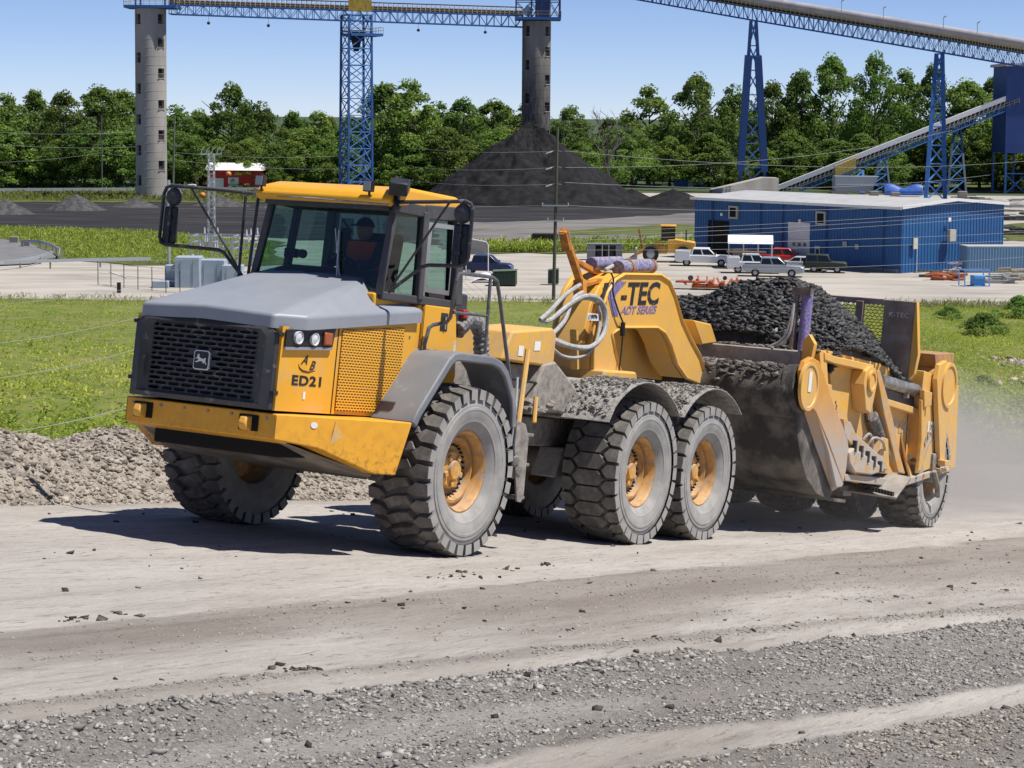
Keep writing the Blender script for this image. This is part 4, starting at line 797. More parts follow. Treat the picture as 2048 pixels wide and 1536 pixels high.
for r_, pts in ((.032, [(-2.597, 0.75, 2.5), (-2.999, 0.72, 2.497), (-3.725, 0.66, 2.422), (-4.467, 0.6, 2.421), (-4.961, 0.55, 2.604), (-5.119, 0.5, 2.877), (-4.983, 0.45, 3.077), (-4.668, 0.4, 3.102), (-4.337, 0.35, 2.968), (-3.928, 0.3, 2.727), (-3.779, 0.25, 2.714)]),
                (.032, [(-3.056, 0.62, 2.48), (-3.557, 0.6, 2.471), (-4.192, 0.56, 2.415), (-4.867, 0.5, 2.475), (-5.177, 0.45, 2.723), (-5.175, 0.4, 2.987), (-4.866, 0.36, 3.082), (-4.562, 0.3, 3.021), (-4.276, 0.25, 2.826)]),
                (.022, [(-3.226, 0.7, 2.397), (-3.686, 0.66, 2.28), (-4.281, 0.6, 2.294), (-4.867, 0.5, 2.475), (-5.098, 0.42, 2.816), (-5.076, 0.38, 3.012)]),
                (.028, [(-5.73, 0.1, 3.522), (-6.19, 0.05, 3.644), (-6.676, -0, 3.707)]), (.03, [(-3.846, 0.4, 2.549), (-4.223, 0.36, 2.752), (-4.452, 0.32, 3.027), (-4.751, 0.3, 3.148)]),
                (.03, [(-3.661, 0.3, 2.709), (-3.904, 0.3, 2.842), (-4.269, 0.3, 3.077), (-4.659, 0.3, 3.24)])):
    b = MB(); b.tube(spline(pts), r_, 8); b.build('hydraulic_hose', HOSE, scr)
b = MB(); b.tube(spline([(-5.445, 0.34, 3.471), (-5.5, 0.36, 3.382), (-5.502, 0.37, 3.213), (-5.683, 0.38, 2.989), (-5.871, 0.38, 2.831)]), .012, 6); b.tube([(-5.871, 0.38, 2.831), (-5.896, 0.38, 2.647)], .035, 8); b.tube(spline([(-5.896, 0.38, 2.647), (-5.906, 0.38, 2.456), (-5.892, 0.38, 2.167)]), .012, 6); cbl = b.build('cable_with_plug', BLACK, scr)
# ---- cross tube, ledge, guard rail
b = MB(); b.tube([(-9.1, -1.85, 2.10), (-9.1, 1.72, 2.10)], .37, 28); ct = b.build('cross_tube', M('dusty dark tube', (.05, .047, .044), .9, c2=(.21, .19, .165), scale=2.5, lo=.45, hi=.7, bump=.6, bscale=22), scr)
b = MB(); b.tube([(-9.1, 1.60, 2.16), (-9.1, 1.80, 2.18)], .36, 28); b.tube([(-8.93, 1.55, 2.15), (-8.86, 1.72, 2.12)], .16, 12); b.build('tube_collar', MATS['dusty dark tube'], ct, bev=.015)
pts = [(-9.1+.37*math.sin(a_), random.uniform(-1.8, 1.5), 2.10+.37*math.cos(a_)) for a_ in (random.gauss(.0, .5) for _ in range(2200))]
MUDS = stone_mat('mud crumbs dark', (.05, .045, .042), (.12, .108, .097), (.26, .235, .21)); o = stone_soup('mud_crumbs', np.array(pts), .012+.05*rng.random(len(pts))**2.5, MUDS, parent=ct); o['kind'] = 'stuff'
b = MB(); b.bb((-9.56, -1.7, 2.46), (-10.04, 1.56, 2.74)); lg = b.build('top_ledge', M('dusty pale ledge', (.33, .30, .265), .8, c2=(.24, .215, .19), scale=4, dust=(.42, .385, .34), damt=.4, up=.3), scr, bev=.02)
b = MB(); b.prism([(1.57, 2.42), (1.57, 2.9), (1.66, 3.0), (1.76, 2.86), (1.70, 2.42)], 0, -9.54, -9.66); b.build('ledge_end_plate', YELC, lg, bev=.008)
pts = [(random.uniform(-9.62, -10.0), random.gauss(.3, .55), 2.745) for _ in range(900)]; o = stone_soup('ledge_crumbs', np.array(pts), .010+.04*rng.random(len(pts))**2.5, MUDS, parent=lg); o['kind'] = 'stuff'
b = MB(); b.bb((-10.10, -1.5, 2.74), (-10.16, 1.35, 2.98))
for i in range(46): b.bar((-10.085, -1.5+i*.062, 2.76), (-10.085, -1.47+i*.062+.03, 2.96), .012, .02)
b.build('spill_screen', DIRTB, scr)
b = MB(); b.prism([(-8.753, 3.04), (-9.405, 3.023), (-9.696, 2.757), (-9.147, 2.687)], 1, -.3, .12); b.build('apron_bracket', YELD, scr, bev=.02)
b = MB(); b.tube([(-9.82, 1.47, 2.74), (-9.90, 1.44, 3.62)], .085, 14); pc = b.build('lift_cylinder', PURP, scr, bev=.008)
b = MB(); b.tube([(-9.80, 1.30, 2.74), (-9.86, 1.28, 3.60)], .05, 10); b.bb((-9.92, 1.22, 3.58), (-9.80, 1.52, 3.70)); b.build('cylinder_guard', M('rubbed steel', (.14, .12, .11), .5, .4, c2=(.25, .2, .16), scale=9), pc)
for dy in (0, .07):
    b = MB(); b.tube(spline([(-9.75, .95+dy, 2.76), (-9.75, 1.12+dy, 2.86), (-9.76, 1.23+dy*.5, 3.05), (-9.80, 1.27, 3.45)]), .024, 8); b.build('hydraulic_hose', HOSE, pc)
# ---- apron: curved front shell
AP = [(-9.02, 1.95), (-9.18, 1.60), (-9.42, 1.22), (-9.75, .90), (-10.2, .68), (-10.8, .56), (-11.5, .52)]
b = MB(); arch(b, AP, -1.78, 1.76, .05); b.prism(AP[:6]+[(-11.1, .80), (-10.5, 1.35), (-9.7, 2.0)], 1, 1.56, 1.755); b.build('apron', DIRTB, scr, smooth=50)
pts = [];
for _ in range(900):
    i = random.randrange(3); f = random.random(); p, q = AP[i], AP[i+1]; pts.append((p[0]+(q[0]-p[0])*f+.02, random.uniform(-1.6, 1.6), p[1]+(q[1]-p[1])*f+.02))
o = stone_soup('apron_dirt', np.array(pts), .010+.03*rng.random(len(pts))**2, MUDS, parent=scr); o['kind'] = 'stuff'
# ---- draft arm on the near side
ARM = [(-8.814, 2.431), (-8.916, 2.582), (-9.161, 2.654), (-9.439, 2.608), (-9.673, 2.426), (-10.182, 2.016), (-10.924, 1.522), (-11.037, 1.345), (-11.017, 0.997), (-10.909, 0.734), (-10.649, 0.72), (-10.165, 1.258), (-9.47, 1.844), (-8.971, 2.05)]
ARMM = M('arm paint worn to steel', (.68, .31, .028), .5, c2=(.60, .28, .05), scale=3, dust=(.42, .39, .36), damt=.75, dz=(1.3, 2.2), up=0)
for s in (1, -1):
    b = MB(); b.prism(ARM, 1, 1.80*s, 1.90*s); am = b.build('draft_arm', ARMM, scr, bev=.02)
    b = MB(); b.lathe([(-.02, .001), (-.02, .36), (.03, .36), (.03, .31), (.012, .30), (.012, .001)], (-9.08, 1.90*s, 2.22), 1, 36, sgn=s); dc = b.build('pivot_cap', YELC, am, smooth=40)
    b = MB(); b.bb((-9.03, 1.915*s, 2.14), (-9.15, 1.921*s, 2.44)); b.build('cap_sticker', WHITE, dc)
    b = MB(); b.slab([(-9.45, 1.905*s, 1.88), (-10.12, 1.905*s, 1.43), (-10.95, 1.905*s, .78), (-10.75, 1.80*s, .66), (-9.9, 1.78*s, 1.35), (-9.3, 1.78*s, 1.86)], .03*s); b.build('arm_flange', ARMM, am)
# ---- bowl
b = MB()
SW = [(-10.507, 2.801), (-13.069, 2.711), (-16.014, 2.438), (-17.311, 2.534), (-17.544, 1.027), (-14.821, 0.816), (-12.343, 0.76), (-11.307, 1.232)]
b.prism(SW, 1, 1.54, 1.62); bowl = b.build('bowl_side', YELC, scr, bev=.01)
b = MB(); b.prism(SW, 1, -1.70, -1.62); b.build('bowl_side', YELC, scr, bev=.01)
b = MB(); b.bb((-10.2, -1.62, .62), (-14.6, 1.42, .70)); b.build('bowl_floor', DIRTB, scr)
def side_box(nm, pts, y0, y1, mat=YELC, bev=.012, parent=None): q = MB(); q.prism(pts, 1, y0, y1); return q.build(nm, mat, parent or scr, bev=bev)
side_box('top_rail', [(-9.893, 2.762), (-10.289, 2.722), (-12.123, 2.674), (-12.155, 2.555), (-10.318, 2.609), (-9.924, 2.643)], 1.5, 1.80)
side_box('front_post', [(-9.719, 2.783), (-9.994, 2.783), (-10.236, 2.263), (-9.952, 2.206)], 1.5, 1.78)
side_box('front_gusset', [(-10.054, 2.301), (-10.532, 2.283), (-10.865, 1.676), (-11.371, 1.453), (-10.673, 1.403)], 1.5, 1.72)
side_box('chain_panel', [(-10.891, 2.224), (-11.651, 2.158), (-11.748, 1.963), (-11.594, 1.681), (-11.15, 1.827)], 1.5, 1.58)
b = MB()
for i in range(12): b.box((-10.55-.02*i, 1.80+.01*(i % 2), 2.02-.055*i), (.02, .02, .05))
b.build('chain', STEEL, scr)
rv = side_box('cylinder_bracket', [(-11.656, 2.561), (-11.844, 2.649), (-12.092, 2.613), (-12.221, 2.402), (-12.156, 2.199), (-12.049, 1.892), (-11.798, 1.949), (-11.6, 2.337)], 1.62, 1.85)
b = MB(); b.lathe([(0, .001), (0, .17), (.04, .17), (.04, .13), (.02, .125), (.02, .001)], (-11.894, 1.855, 2.413), 1, 24); b.build('pin_cap', YELC, rv)
b = MB(); b.tube([(-12.274, 1.7, 2.109), (-12.483, 1.7, 1.776)], .065, 12); b.build('cylinder_rod', CHROME, scr); b = MB(); b.tube([(-12.462, 1.7, 1.856), (-13.297, 1.7, 1.218)], .125, 16); cy = b.build('hydraulic_cylinder', M('dark grey cylinder', (.07, .068, .075), .45, c2=(.11, .105, .1), scale=8, dust=DUST, damt=.3, up=.1), scr, bev=.012)
for q in ([(-12.012, 1.86, 1.398), (-12.093, 1.92, 1.517), (-12.49, 1.92, 1.476), (-12.851, 1.86, 1.329)], [(-11.927, 1.8, 1.47), (-12.04, 1.85, 1.573), (-12.232, 1.85, 1.48), (-12.395, 1.8, 1.317)]):
    b = MB(); b.tube(spline(q), .022, 8); b.build('hydraulic_hose', HOSE, cy)
side_box('clevis', [(-12.647, 1.285), (-12.776, 1.53), (-13.029, 1.51), (-13.196, 1.086), (-13.494, 0.922), (-12.373, 0.96)], 1.62, 1.84, YELD)
side_box('rib', [(-12.143, 2.599), (-12.338, 2.592), (-12.855, 2.143), (-13.265, 1.744), (-13.645, 1.296), (-14.056, 0.94), (-13.686, 0.964), (-13.231, 1.415), (-12.725, 1.895)], 1.5, 1.84, M('worn rib paint', (.68, .31, .028), .5, c2=(.55, .38, .2), scale=5, dust=DUST, damt=.3, up=.2))
b = MB(); b.tube([(-12.655, 1.72, 2.449), (-15.081, 1.72, 2.326)], .105, 16); b.build('side_roller', M('polished roller', (.38, .38, .37), .4, .6, c2=(.2, .19, .18), scale=5), scr)
side_box('roller_channel', [(-12.538, 2.367), (-14.937, 2.204), (-15.045, 2.018), (-12.666, 2.168)], 1.5, 1.70, DGREY)
side_box('upper_flange', [(-12.544, 2.192), (-14.916, 2.035), (-14.95, 1.916), (-12.647, 2.082)], 1.5, 1.76)
side_box('rear_post', [(-14.549, 2.286), (-14.595, 2.697), (-14.99, 2.664), (-14.984, 2.301), (-15.785, 2.269), (-16.064, 1.121), (-14.716, 0.942), (-14.749, 1.779)], 1.5, 1.84)
side_box('post_rib', [(-14.388, 2.201), (-14.55, 2.206), (-14.812, 1.103), (-14.53, 0.949), (-14.581, 1.526)], 1.84, 1.90, YELD)
side_box('clamp', [(-14.394, 2.371), (-14.839, 2.345), (-14.85, 2.114), (-14.478, 2.076)], 1.84, 1.93, YELD)
text('model_lettering', '1243', WHITE, scr, .25, (-15.321, 1.848, 1.748), (-1, 0, .02), (0, 0, 1), off=.010, sx=1.55, shear=.1)
text('maker_lettering', 'K-TEC', M('faded white decal', (.45, .42, .38), .6, c2=(.6, .32, .08), scale=10), scr, .26, (-14.018, 1.626, 1.697), (-1, 0, .0), (0, 0, 1), off=.01, sx=1.9, shear=.1)
b = MB(); b.slab([(-14.256, 1.63, 1.643), (-14.462, 1.63, 1.282), (-15.641, 1.63, 0.857), (-14.338, 1.85, 0.873)], .03); b.build('corner_gusset', YELD, scr)
side_box('base_flange', [(-11.023, 0.937), (-12.67, 0.884), (-13.687, 0.826), (-16.359, 1.09), (-16.444, 1.001), (-13.719, 0.71), (-11.052, 0.829)], 1.4, 1.88, M('scraped steel flange', (.42, .38, .33), .6, c2=(.6, .33, .08), scale=5, lo=.55, hi=.65))
for k in range(6):
    b = MB(); f = k/5; p = V((-14.119, 1.89, 0.844)).lerp(V((-16.048, 1.89, 1.045)), f); b.disc(p, .028, .03, 1, 6); b.build('flange_bolt', STEEL, scr)
lk = side_box('lower_link', [(-10.701, 1.783), (-11.026, 1.737), (-11.298, 1.564), (-12.725, 1.186), (-13.021, 1.009), (-12.623, 1.023), (-11.364, 1.315), (-10.814, 1.524)], 1.80, 1.90, M('dusty link', (.46, .41, .35), .7, c2=(.55, .33, .12), scale=5, lo=.5, hi=.62), .01)
side_box('link_pod', [(-11.003, 1.274), (-11.164, 1.346), (-11.547, 1.28), (-12.503, 1.073), (-12.72, 0.994), (-12.11, 0.928), (-11.313, 0.958), (-11.022, 1.119)], 1.78, 1.94, MATS['dusty link'], .02)
for k in range(5):
    b = MB(); f = k/4; p = V((-11.21, 1.95, 1.373)).lerp(V((-12.468, 1.95, 1.06)), f); b.bb((p.x-.03, 1.88, p.z-.09), (p.x+.03, 1.96, p.z+.09)); b.build('link_clip', DGREY, lk)
# cutting edge hung below, with its row of bolts
CE = M('cutting edge steel', (.30, .275, .25), .55, .3, c2=(.40, .36, .32), scale=4, stretch=(1, 1, .3))
b = MB(); b.slab([(-12.6, 1.264, 0.733), (-13.2, 1.567, 0.98), (-13.2, 2.22, 0.931), (-12.6, 2.199, 0.599), (-12.5, 1.405, 0.619)], .04); ce = b.build('cutting_edge', CE, scr, bev=.006)
for k in range(13):
    b = MB(); f = k/12; p = V((-12.62, 1.539, 0.731)).lerp(V((-12.55, 2.169, 0.66)), f); b.box(p+V((.06, 0, -.01)), (.10, .035, .07)); b.build('edge_bolt', BLACK, ce)
b = MB(); b.bb((-12.9, -1.7, .50), (-13.3, 1.2, .62)); b.build('cutting_edge', CE, scr, bev=.006)
# ---- rear: lift arm, lateral tube, push block, axle
b = MB(); b.tube([(-15.65, 1.30, 2.50), (-15.65, 1.92, 2.50)], .40, 28); rt_ = b.build('rear_tube', YELD, scr, bev=.015)
b = MB(); b.lathe([(0, .001), (0, .40), (.05, .40), (.05, .34), (.025, .33), (.025, .001)], (-15.65, 1.93, 2.50), 1, 36); b.build('pivot_cap', YELC, rt_, smooth=40)
side_box('rear_lift_arm', [(-14.966, 2.572), (-15.058, 2.834), (-15.431, 2.922), (-15.788, 2.694), (-15.744, 2.254), (-15.819, 1.118), (-15.561, 1.116)], 1.86, 1.95)
side_box('rear_plate', [(-15.7, 2.234), (-16.495, 2.305), (-16.802, 0.967), (-16.044, 1.053)], 1.55, 1.72)
b = MB(); b.box((-15.608, 2, 1.151), (.30, .14, .10)); b.box((-15.69, 1.95, 1.024), (.5, .12, .06)); b.build('lock_pin', YELC, scr, bev=.01)
side_box('stop_block', [(-15.262, 3.014), (-16.336, 3.089), (-16.39, 2.806), (-15.36, 2.775)], 1.2, 1.78, M('scuffed block', (.5, .27, .08), .6, c2=(.32, .2, .12), scale=6))
b = MB(); b.bb((-14.9, -1.9, 1.0), (-16.6, 1.42, 2.2)); b.bb((-15.3, -2.1, .75), (-15.9, 1.6, 1.05)); b.prism([(-16.6, 1.2), (-17.6, 1.4), (-17.6, 1.9), (-16.6, 2.2)], 1, -.7, .5); b.build('rear_frame', STEEL, scr, bev=.03)
b = MB(); b.bb((-15.35, 1.5, .8), (-15.75, 1.9, 1.3)); b.tube([(-15.3, 1.93, 1.0), (-15.5, 1.95, .75), (-15.6, 1.94, .55)], .05, 8); b.build('axle_bracket', STEEL, scr, bev=.02)
for i, y in enumerate((1.48, .33, -.84, -2.0)):
    wv = place_wheel(TY_A, scr, (-15.6, y, .93), y > 0, .2+i*.7)
# ---- back wall with mesh windows
XB = -14.0
side = M('worn brown steel', (.25, .18, .135), .7, c2=(.36, .285, .225), scale=3, dust=DUST, damt=.2, up=0)
b = MB(); b.bb((XB, 1.22, 2.2), (XB-.08, 1.78, 3.83)); b.bb((XB, -1.6, 2.2), (XB-.08, 1.22, 3.0)); b.bb((XB, -1.6, 3.74), (XB-.08, 1.22, 3.84)); b.bb((XB, -1.6, 3.0), (XB-.08, -1.1, 3.74)); b.bb((XB+.01, .72, 2.95), (XB-.09, .86, 3.78)); b.bb((XB+.01, -.2, 2.95), (XB-.09, -.06, 3.78))
bw = b.build('back_wall', side, scr, bev=.012)
b = MB()
for (y0, y1) in ((.86, 1.22), (-.06, .72), (-1.1, -.2)):
    z = 3.0
    k = 0
    while z < 3.74:
        y = y0+(.04 if k % 2 else 0)
        while y < y1-.02:
            b.bar((XB-.04, y, z), (XB-.04, y+.04, z+.028), .012, .012); b.bar((XB-.04, y+.04, z+.028), (XB-.04, y+.08, z), .012, .012); y += .08
        z += .052; k += 1
o = b.build('mesh_panel', RUST, bw, smooth=0); o['kind'] = 'stuff'
b = MB(); b.prism([(1.76, 2.5), (1.86, 2.62), (1.90, 2.95), (1.80, 3.83), (1.77, 3.83)], 0, XB+.02, XB-.10); b.build('wall_edge_strip', YELC, bw, bev=.008)
text('wall_lettering', 'K-TEC', M('chalky white', (.6, .58, .54), .8), bw, .115, (XB+.012, 1.50, 3.58), (0, 1, 0), (0, 0, 1), sx=1.15)
# ================================================================= COAL LOAD
hx = np.linspace(-9.95, -14.6, 60); hy = np.linspace(-1.62, 1.70, 50); HX, HY = np.meshgrid(hx, hy, indexing='ij')
def heap(x, y):
    z = 3.88-.05*np.maximum(0, .6-y)**1.5-.11*np.maximum(0, .6-y)-.98*np.maximum(0, y-.68)**1.2
    z = z-.72*np.maximum(0, x+11.1)**1.15-.21*np.maximum(0, -12.1-x)**1.05
    z = z-.14*np.exp(-((y+.9)/.5)**2)
    return z+.16*(fbm(x*1.3+4, y*1.3, 3)-.5)
hz = heap(HX, HY); hz[0, :] = 1.6; hz[-1, :] = 1.2; hz[:, 0] = 1.6; hz[:, -1] = 2.2; HY[:, -1] = 1.38
load = fastmesh('coal_load', np.stack([HX, HY, hz], -1).reshape(-1, 3), grid_faces(60, 50), COAL, smooth=False)
load.matrix_world = TM; tag(load, 'heap of black coal lumps filling the scraper bowl', 'coal')
n = 12000; lx = rng.uniform(-14.75, -9.9, n); ly = rng.uniform(-1.62, 1.70, n)
co = np.stack([lx, ly, heap(lx, ly)], -1)
def coal_tones(N, L, B):  # random grey tone for each coal lump
    g = N.new('ShaderNodeNewGeometry'); r = N.new('ShaderNodeValToRGB'); e = r.color_ramp.elements; e[0].color = (.018, .018, .02, 1); e[1].color = (.085, .083, .081, 1); L(g.outputs['Random Per Island'], r.inputs[0]); L(r.outputs[0], B.inputs['Base Color']); B.inputs['Roughness'].default_value = .6; B.inputs['Specular IOR Level'].default_value = .35
COALL = attr_mat('coal lump faces', coal_tones)
o = stone_soup('coal_lumps', co,   .026+.042*rng.random(n)**1.8, COALL, flat=.5, sink=.3, parent=load, rough=.95); o['kind'] = 'stuff'
n = 500; co = np.stack([rng.uniform(-4.4, -3.2, n), rng.uniform(-1.2, .2, n), 2.0+.12*rng.random(n)], -1); co[:, 2] += .35*np.exp(-((co[:, 1]+.6)/.35)**2)
o = stone_soup('mud_pile', co, .03+.05*rng.random(n), MUDS, parent=truck); o['kind'] = 'stuff'

# ================================================================= WOODS
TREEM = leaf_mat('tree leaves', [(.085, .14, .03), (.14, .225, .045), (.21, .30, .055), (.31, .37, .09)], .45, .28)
BARK = M('bark', (.09, .075, .06), .9, c2=(.05, .042, .035), scale=6)
ORD = 'first second third fourth fifth sixth seventh eighth ninth tenth eleventh twelfth thirteenth fourteenth fifteenth sixteenth seventeenth eighteenth nineteenth twentieth twenty-first twenty-second twenty-third twenty-fourth twenty-fifth twenty-sixth twenty-seventh twenty-eighth twenty-ninth thirtieth thirty-first thirty-second thirty-third thirty-fourth'.split()
def crown_mesh(seed, rx, z0, lobes, nleaf, lsz, point=0.):
    r = np.random.default_rng(seed); C = []; R_ = []
    for i in range(lobes):
        z = z0+(1-z0)*(.04+.9*r.random()); k = math.sin(math.pi*min(1, max(.05, ((z-z0)/(1-z0))**(.72+point)*.93+.07))); a = r.random()*6.283; rr = rx*k*(.35+.65*r.random()**.5)
        C.append((rr*math.cos(a), rr*math.sin(a), z-.04)); R_.append((.05+.06*r.random())*(.6+.5*k))
    C.append((0, 0, .9)); R_.append(.09); C = np.array(C); R_ = np.array(R_); li = r.integers(0, len(C), nleaf)
    d = r.normal(size=(nleaf, 3)); d /= np.linalg.norm(d, axis=1)[:, None]; d[:, 2] = np.where(d[:, 2] < -.35, -d[:, 2], d[:, 2])
    P_ = C[li]+d*(R_[li]*(.55+.5*r.random(nleaf)))[:, None]
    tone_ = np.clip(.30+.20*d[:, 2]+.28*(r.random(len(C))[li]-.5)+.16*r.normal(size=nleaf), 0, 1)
    n_ = d+.8*r.normal(size=(nleaf, 3)); n_ /= np.linalg.norm(n_, axis=1)[:, None]; t1 = np.cross(n_, r.normal(size=(nleaf, 3))); t1 /= np.linalg.norm(t1, axis=1)[:, None]; t2 = np.cross(n_, t1)
    s_ = (lsz*(.6+.8*r.random(nleaf)))[:, None]
    return np.stack([P_-t1*s_, P_+t2*s_*.62, P_+t1*s_, P_-t2*s_*.62], 1).reshape(-1, 3), np.repeat(tone_, 4)
def tree_proto(seed, rx, z0, lobes, nleaf, lsz, point=0.):
    t = empty('broadleaf_tree'); co, tn_ = crown_mesh(seed, rx, z0, lobes, nleaf, lsz, point)
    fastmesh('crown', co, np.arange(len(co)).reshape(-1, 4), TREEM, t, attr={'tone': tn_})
    r = random.Random(seed); b = MB(); b.tube([(0, 0, 0), (.006, 0, .2), (-.004, .005, .45), (.004, 0, .8)], [.022, .016, .011, .003], 7)
    for i in range(9):
        z = .18+.06*i; a = r.random()*6.283; l = rx*(.5+.4*r.random()); b.tube([(0, 0, z), (l*.5*math.cos(a), l*.5*math.sin(a), z+.08), (l*math.cos(a), l*math.sin(a), z+.2)], [.009, .006, .002], 5)
    b.build('trunk', BARK, t); return t
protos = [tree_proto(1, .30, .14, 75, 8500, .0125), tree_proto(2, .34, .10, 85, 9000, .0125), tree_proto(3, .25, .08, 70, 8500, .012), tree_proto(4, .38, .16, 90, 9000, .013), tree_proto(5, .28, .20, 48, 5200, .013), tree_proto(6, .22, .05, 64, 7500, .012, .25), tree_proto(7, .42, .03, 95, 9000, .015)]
used_p = set()
def put_tree(k, x, y, h, label, group, name='broadleaf_tree', wid=1.):
    t = protos[k] if k not in used_p else copy_tree(protos[k]); used_p.add(k)
    t.location = (x, y, 0); t.scale = (h*wid, h*wid, h); t.rotation_euler = (0, 0, random.random()*6.28); t.name = name; return tag(t, label, 'tree', group)
FRONT = [(-60, 190), (12, 188, 0), (70, 180, 2), (128, 182, 1), (196, 172, 3), (245, 180, 2), (352, 212, 4), (400, 228, 5), (462, 166, 1), (520, 205, 4), (585, 222, 2), (636, 222, 5), (700, 235, 0), (768, 166, 2), (815, 160, 0), (872, 205, 4), (925, 196, 1), (985, 200, 3), (1052, 208, 0), (1140, 212, 1), (1295, 172, 0), (1392, 148, 3), (1462, 172, 4), (1540, 162, 1), (1598, 140, 2), (1655, 110, 3), (1745, 106, 1), (1802, 140, 0), (1862, 128, 5), (1925, 160, 3), (1985, 152, 1), (2060, 165, 0), (2120, 150, 3)]
for i, q in enumerate(FRONT):
    u, v = q[:2]; k = q[2] if len(q) > 2 else i % 6; Y_ = 418+random.uniform(-6, 22)+(32 if u > 1230 else 0); h = 15.5+(230+.008*(u-1024)-v)/4080*Y_
    put_tree(k, (u-1024)/4080*Y_, Y_, h*1.03, 'leafy tree in the front row of the woods, %s from the left' % ORD[i], 'front row of the woods', wid=random.uniform(.85, 1.3)*min(1.15, 21/h+.1))
for i in range(46):
    u = -120+i*51+random.uniform(-18, 18); Y_ = 462+random.uniform(0, 45); v = 235+random.uniform(-25, 25)-(35 if u > 1400 else 0); h = 15.5+(230-v)/4080*Y_
    put_tree(random.choice([0, 1, 2, 3, 5]), (u-1024)/4080*Y_, Y_, h, 'tree crowded into the back rows of the woods', 'back rows of the woods', wid=1.15)
for i in range(62):
    u = -140+i*38+random.uniform(-12, 12); Y_ = 409+random.uniform(-3, 6)+(34 if u > 1230 else 0); h = random.uniform(7, 13.5)
    put_tree(random.choice([6, 6, 3, 1]), (u-1024)/4080*Y_, Y_, h, 'low leafy shrub at the foot of the woods', 'shrubs at the foot of the woods', 'woodland_shrub', wid=1.5)
for u_, v_ in ((495, 340), (525, 348), (560, 345), (470, 335)):
    p = V((-57.45, 446.27, 0)); put_tree(6, (u_-1024)/4080*404, 404, random.uniform(3.5, 6.5), 'low leafy shrub at the foot of the woods', 'shrubs at the foot of the woods', 'woodland_shrub', wid=1.4)
bt = empty('bare_tree', ((18.41, 396, 8.89))[:2]+(0,), 0, 'leafless tree with fan of grey branches right of the coal pile', 'tree'); b = MB(); rr = random.Random(5)
def branch(p, d, l, r, depth):
    q = p+d*l; m_ = p.lerp(q, .5)+V((rr.uniform(-1, 1), rr.uniform(-1, 1), 0))*l*.05; b.tube([p, m_, q], [r, r*.8, r*.6], 5)
    if depth == 0: return
    for _ in range(rr.choice([2, 3, 3])):
        nd = (d+V((rr.uniform(-.8, .8), rr.uniform(-.8, .8), rr.uniform(-.1, .55)))).normalized(); branch(q if rr.random() < .6 else m_, nd, l*rr.uniform(.62, .82), r*.58, depth-1)
branch(V((0, 0, 0)), V((0, 0, 1)), 6.6, .42, 5); b.build('branches', M('weathered grey bark', (.10, .09, .082), .9), bt)

for i, (x_, y_, z_, h_, lb) in enumerate(((28.0, 120.5, 2.6, 2.6, 'dark round bush on the slope above the tan rubble'), (36.5, 145.8, 1.1, 3.2, 'leafy bush near the top right of the weed slope'), (30.7, 142.5, 1.4, 1.8, 'small bush near the top of the slope behind the scraper wall'), (19.6, 84.0, 4.2, 1.3, 'low bush on the slope right of the scraper'))):
    put_tree(6, x_, y_, h_, lb, 'bushes on the weed slope', 'slope_bush', wid=1.9).location.z = z_-.42*h_
# ================================================================= COAL PILES
def cone_pile(name, c, rx, ry, h, label, n=60, seed=0, ridge=0., mat=None):
    t = np.linspace(0, 1, n); a = np.linspace(0, 2*math.pi, n*2, endpoint=False); T_, A_ = np.meshgrid(t, a, indexing='ij')
    x = rx*T_*np.cos(A_); y = ry*T_*np.sin(A_); z = h*(1-T_)**1.04
    nb = fbm(x*.8/max(1, h*.12)+seed*9, y*.8/max(1, h*.12), 4)-.5; z = z+nb*h*.11*sst(0, .15, T_)*(1-sst(.85, 1, T_))
    z = z+ridge*h*np.maximum(0, np.cos((A_-rad(-52))*1.0))**26*(1-T_)*T_*1.6
    z = z+.05*h*(fbm(A_*5+seed, T_*.8+1, 4)-.5)*sst(.05, .3, T_)*(1-sst(.8, 1, T_)); z = z+.02*h*(fbm(x*4, y*4, 2)-.5)*(1-sst(.9, 1, T_)); z = np.where(T_ > .98, -.1, z)
    co = np.stack([x, y, z], -1).reshape(-1, 3); m2 = n*2; i = np.arange(n-1)[:, None]*m2; j = np.arange(m2)[None]; f = np.stack([i+j, i+m2+j, i+m2+(j+1) % m2, i+(j+1) % m2], -1).reshape(-1, 4)
    o = fastmesh(name, co, f, mat or PILEM, smooth=True); o.location = c; return tag(o, label, 'coal pile')
PILEM = M('heaped coal', (.011, .011, .0125), .85, c2=(.026, .025, .026), scale=.6, lo=.4, hi=.7, bump=1.5, bscale=5, spec=.15)
pc_ = (2.37, 372, 9.17)
cone_pile('coal_pile', (pc_[0]+.6, 366, 0), 20.5, 21, 14.4, 'tall black coal cone banked around the right concrete stack', 110, 2, .35)
SP = M('grey coal spoil', (.04, .039, .041), .85, c2=(.09, .087, .085), scale=1.2, bump=1.2, bscale=4)
for i, (u, v, rp, hp, lab) in enumerate([(150, 420, 62, 30, 'small grey spoil mound left of the left concrete stack'), (270, 414, 48, 18, 'low grey spoil mound against the base of the left concrete stack'), (10, 428, 60, 28, 'spoil mound at the left edge of the coal yard'), (440, 412, 60, 20, 'low spoil mound behind the lattice mast'), (560, 415, 50, 18, 'low spoil mound behind the hauler cab'), (1345, 412, 95, 32, 'low black coal bank right of the tall coal cone'), (1262, 405, 60, 26, 'rounded coal bank at the right foot of the tall coal cone')]):
    P_ = V((0, 0, 0)); d_ = 15.5*4080/(v-230-.008*(u-1024)); cone_pile('spoil_mound', ((u-1024)/4080*d_, d_, 0), rp/4080*d_, rp/4080*d_*.8, hp/4080*d_*1.1, lab, 36, i+3, 0, SP if i < 5 else PILEM)

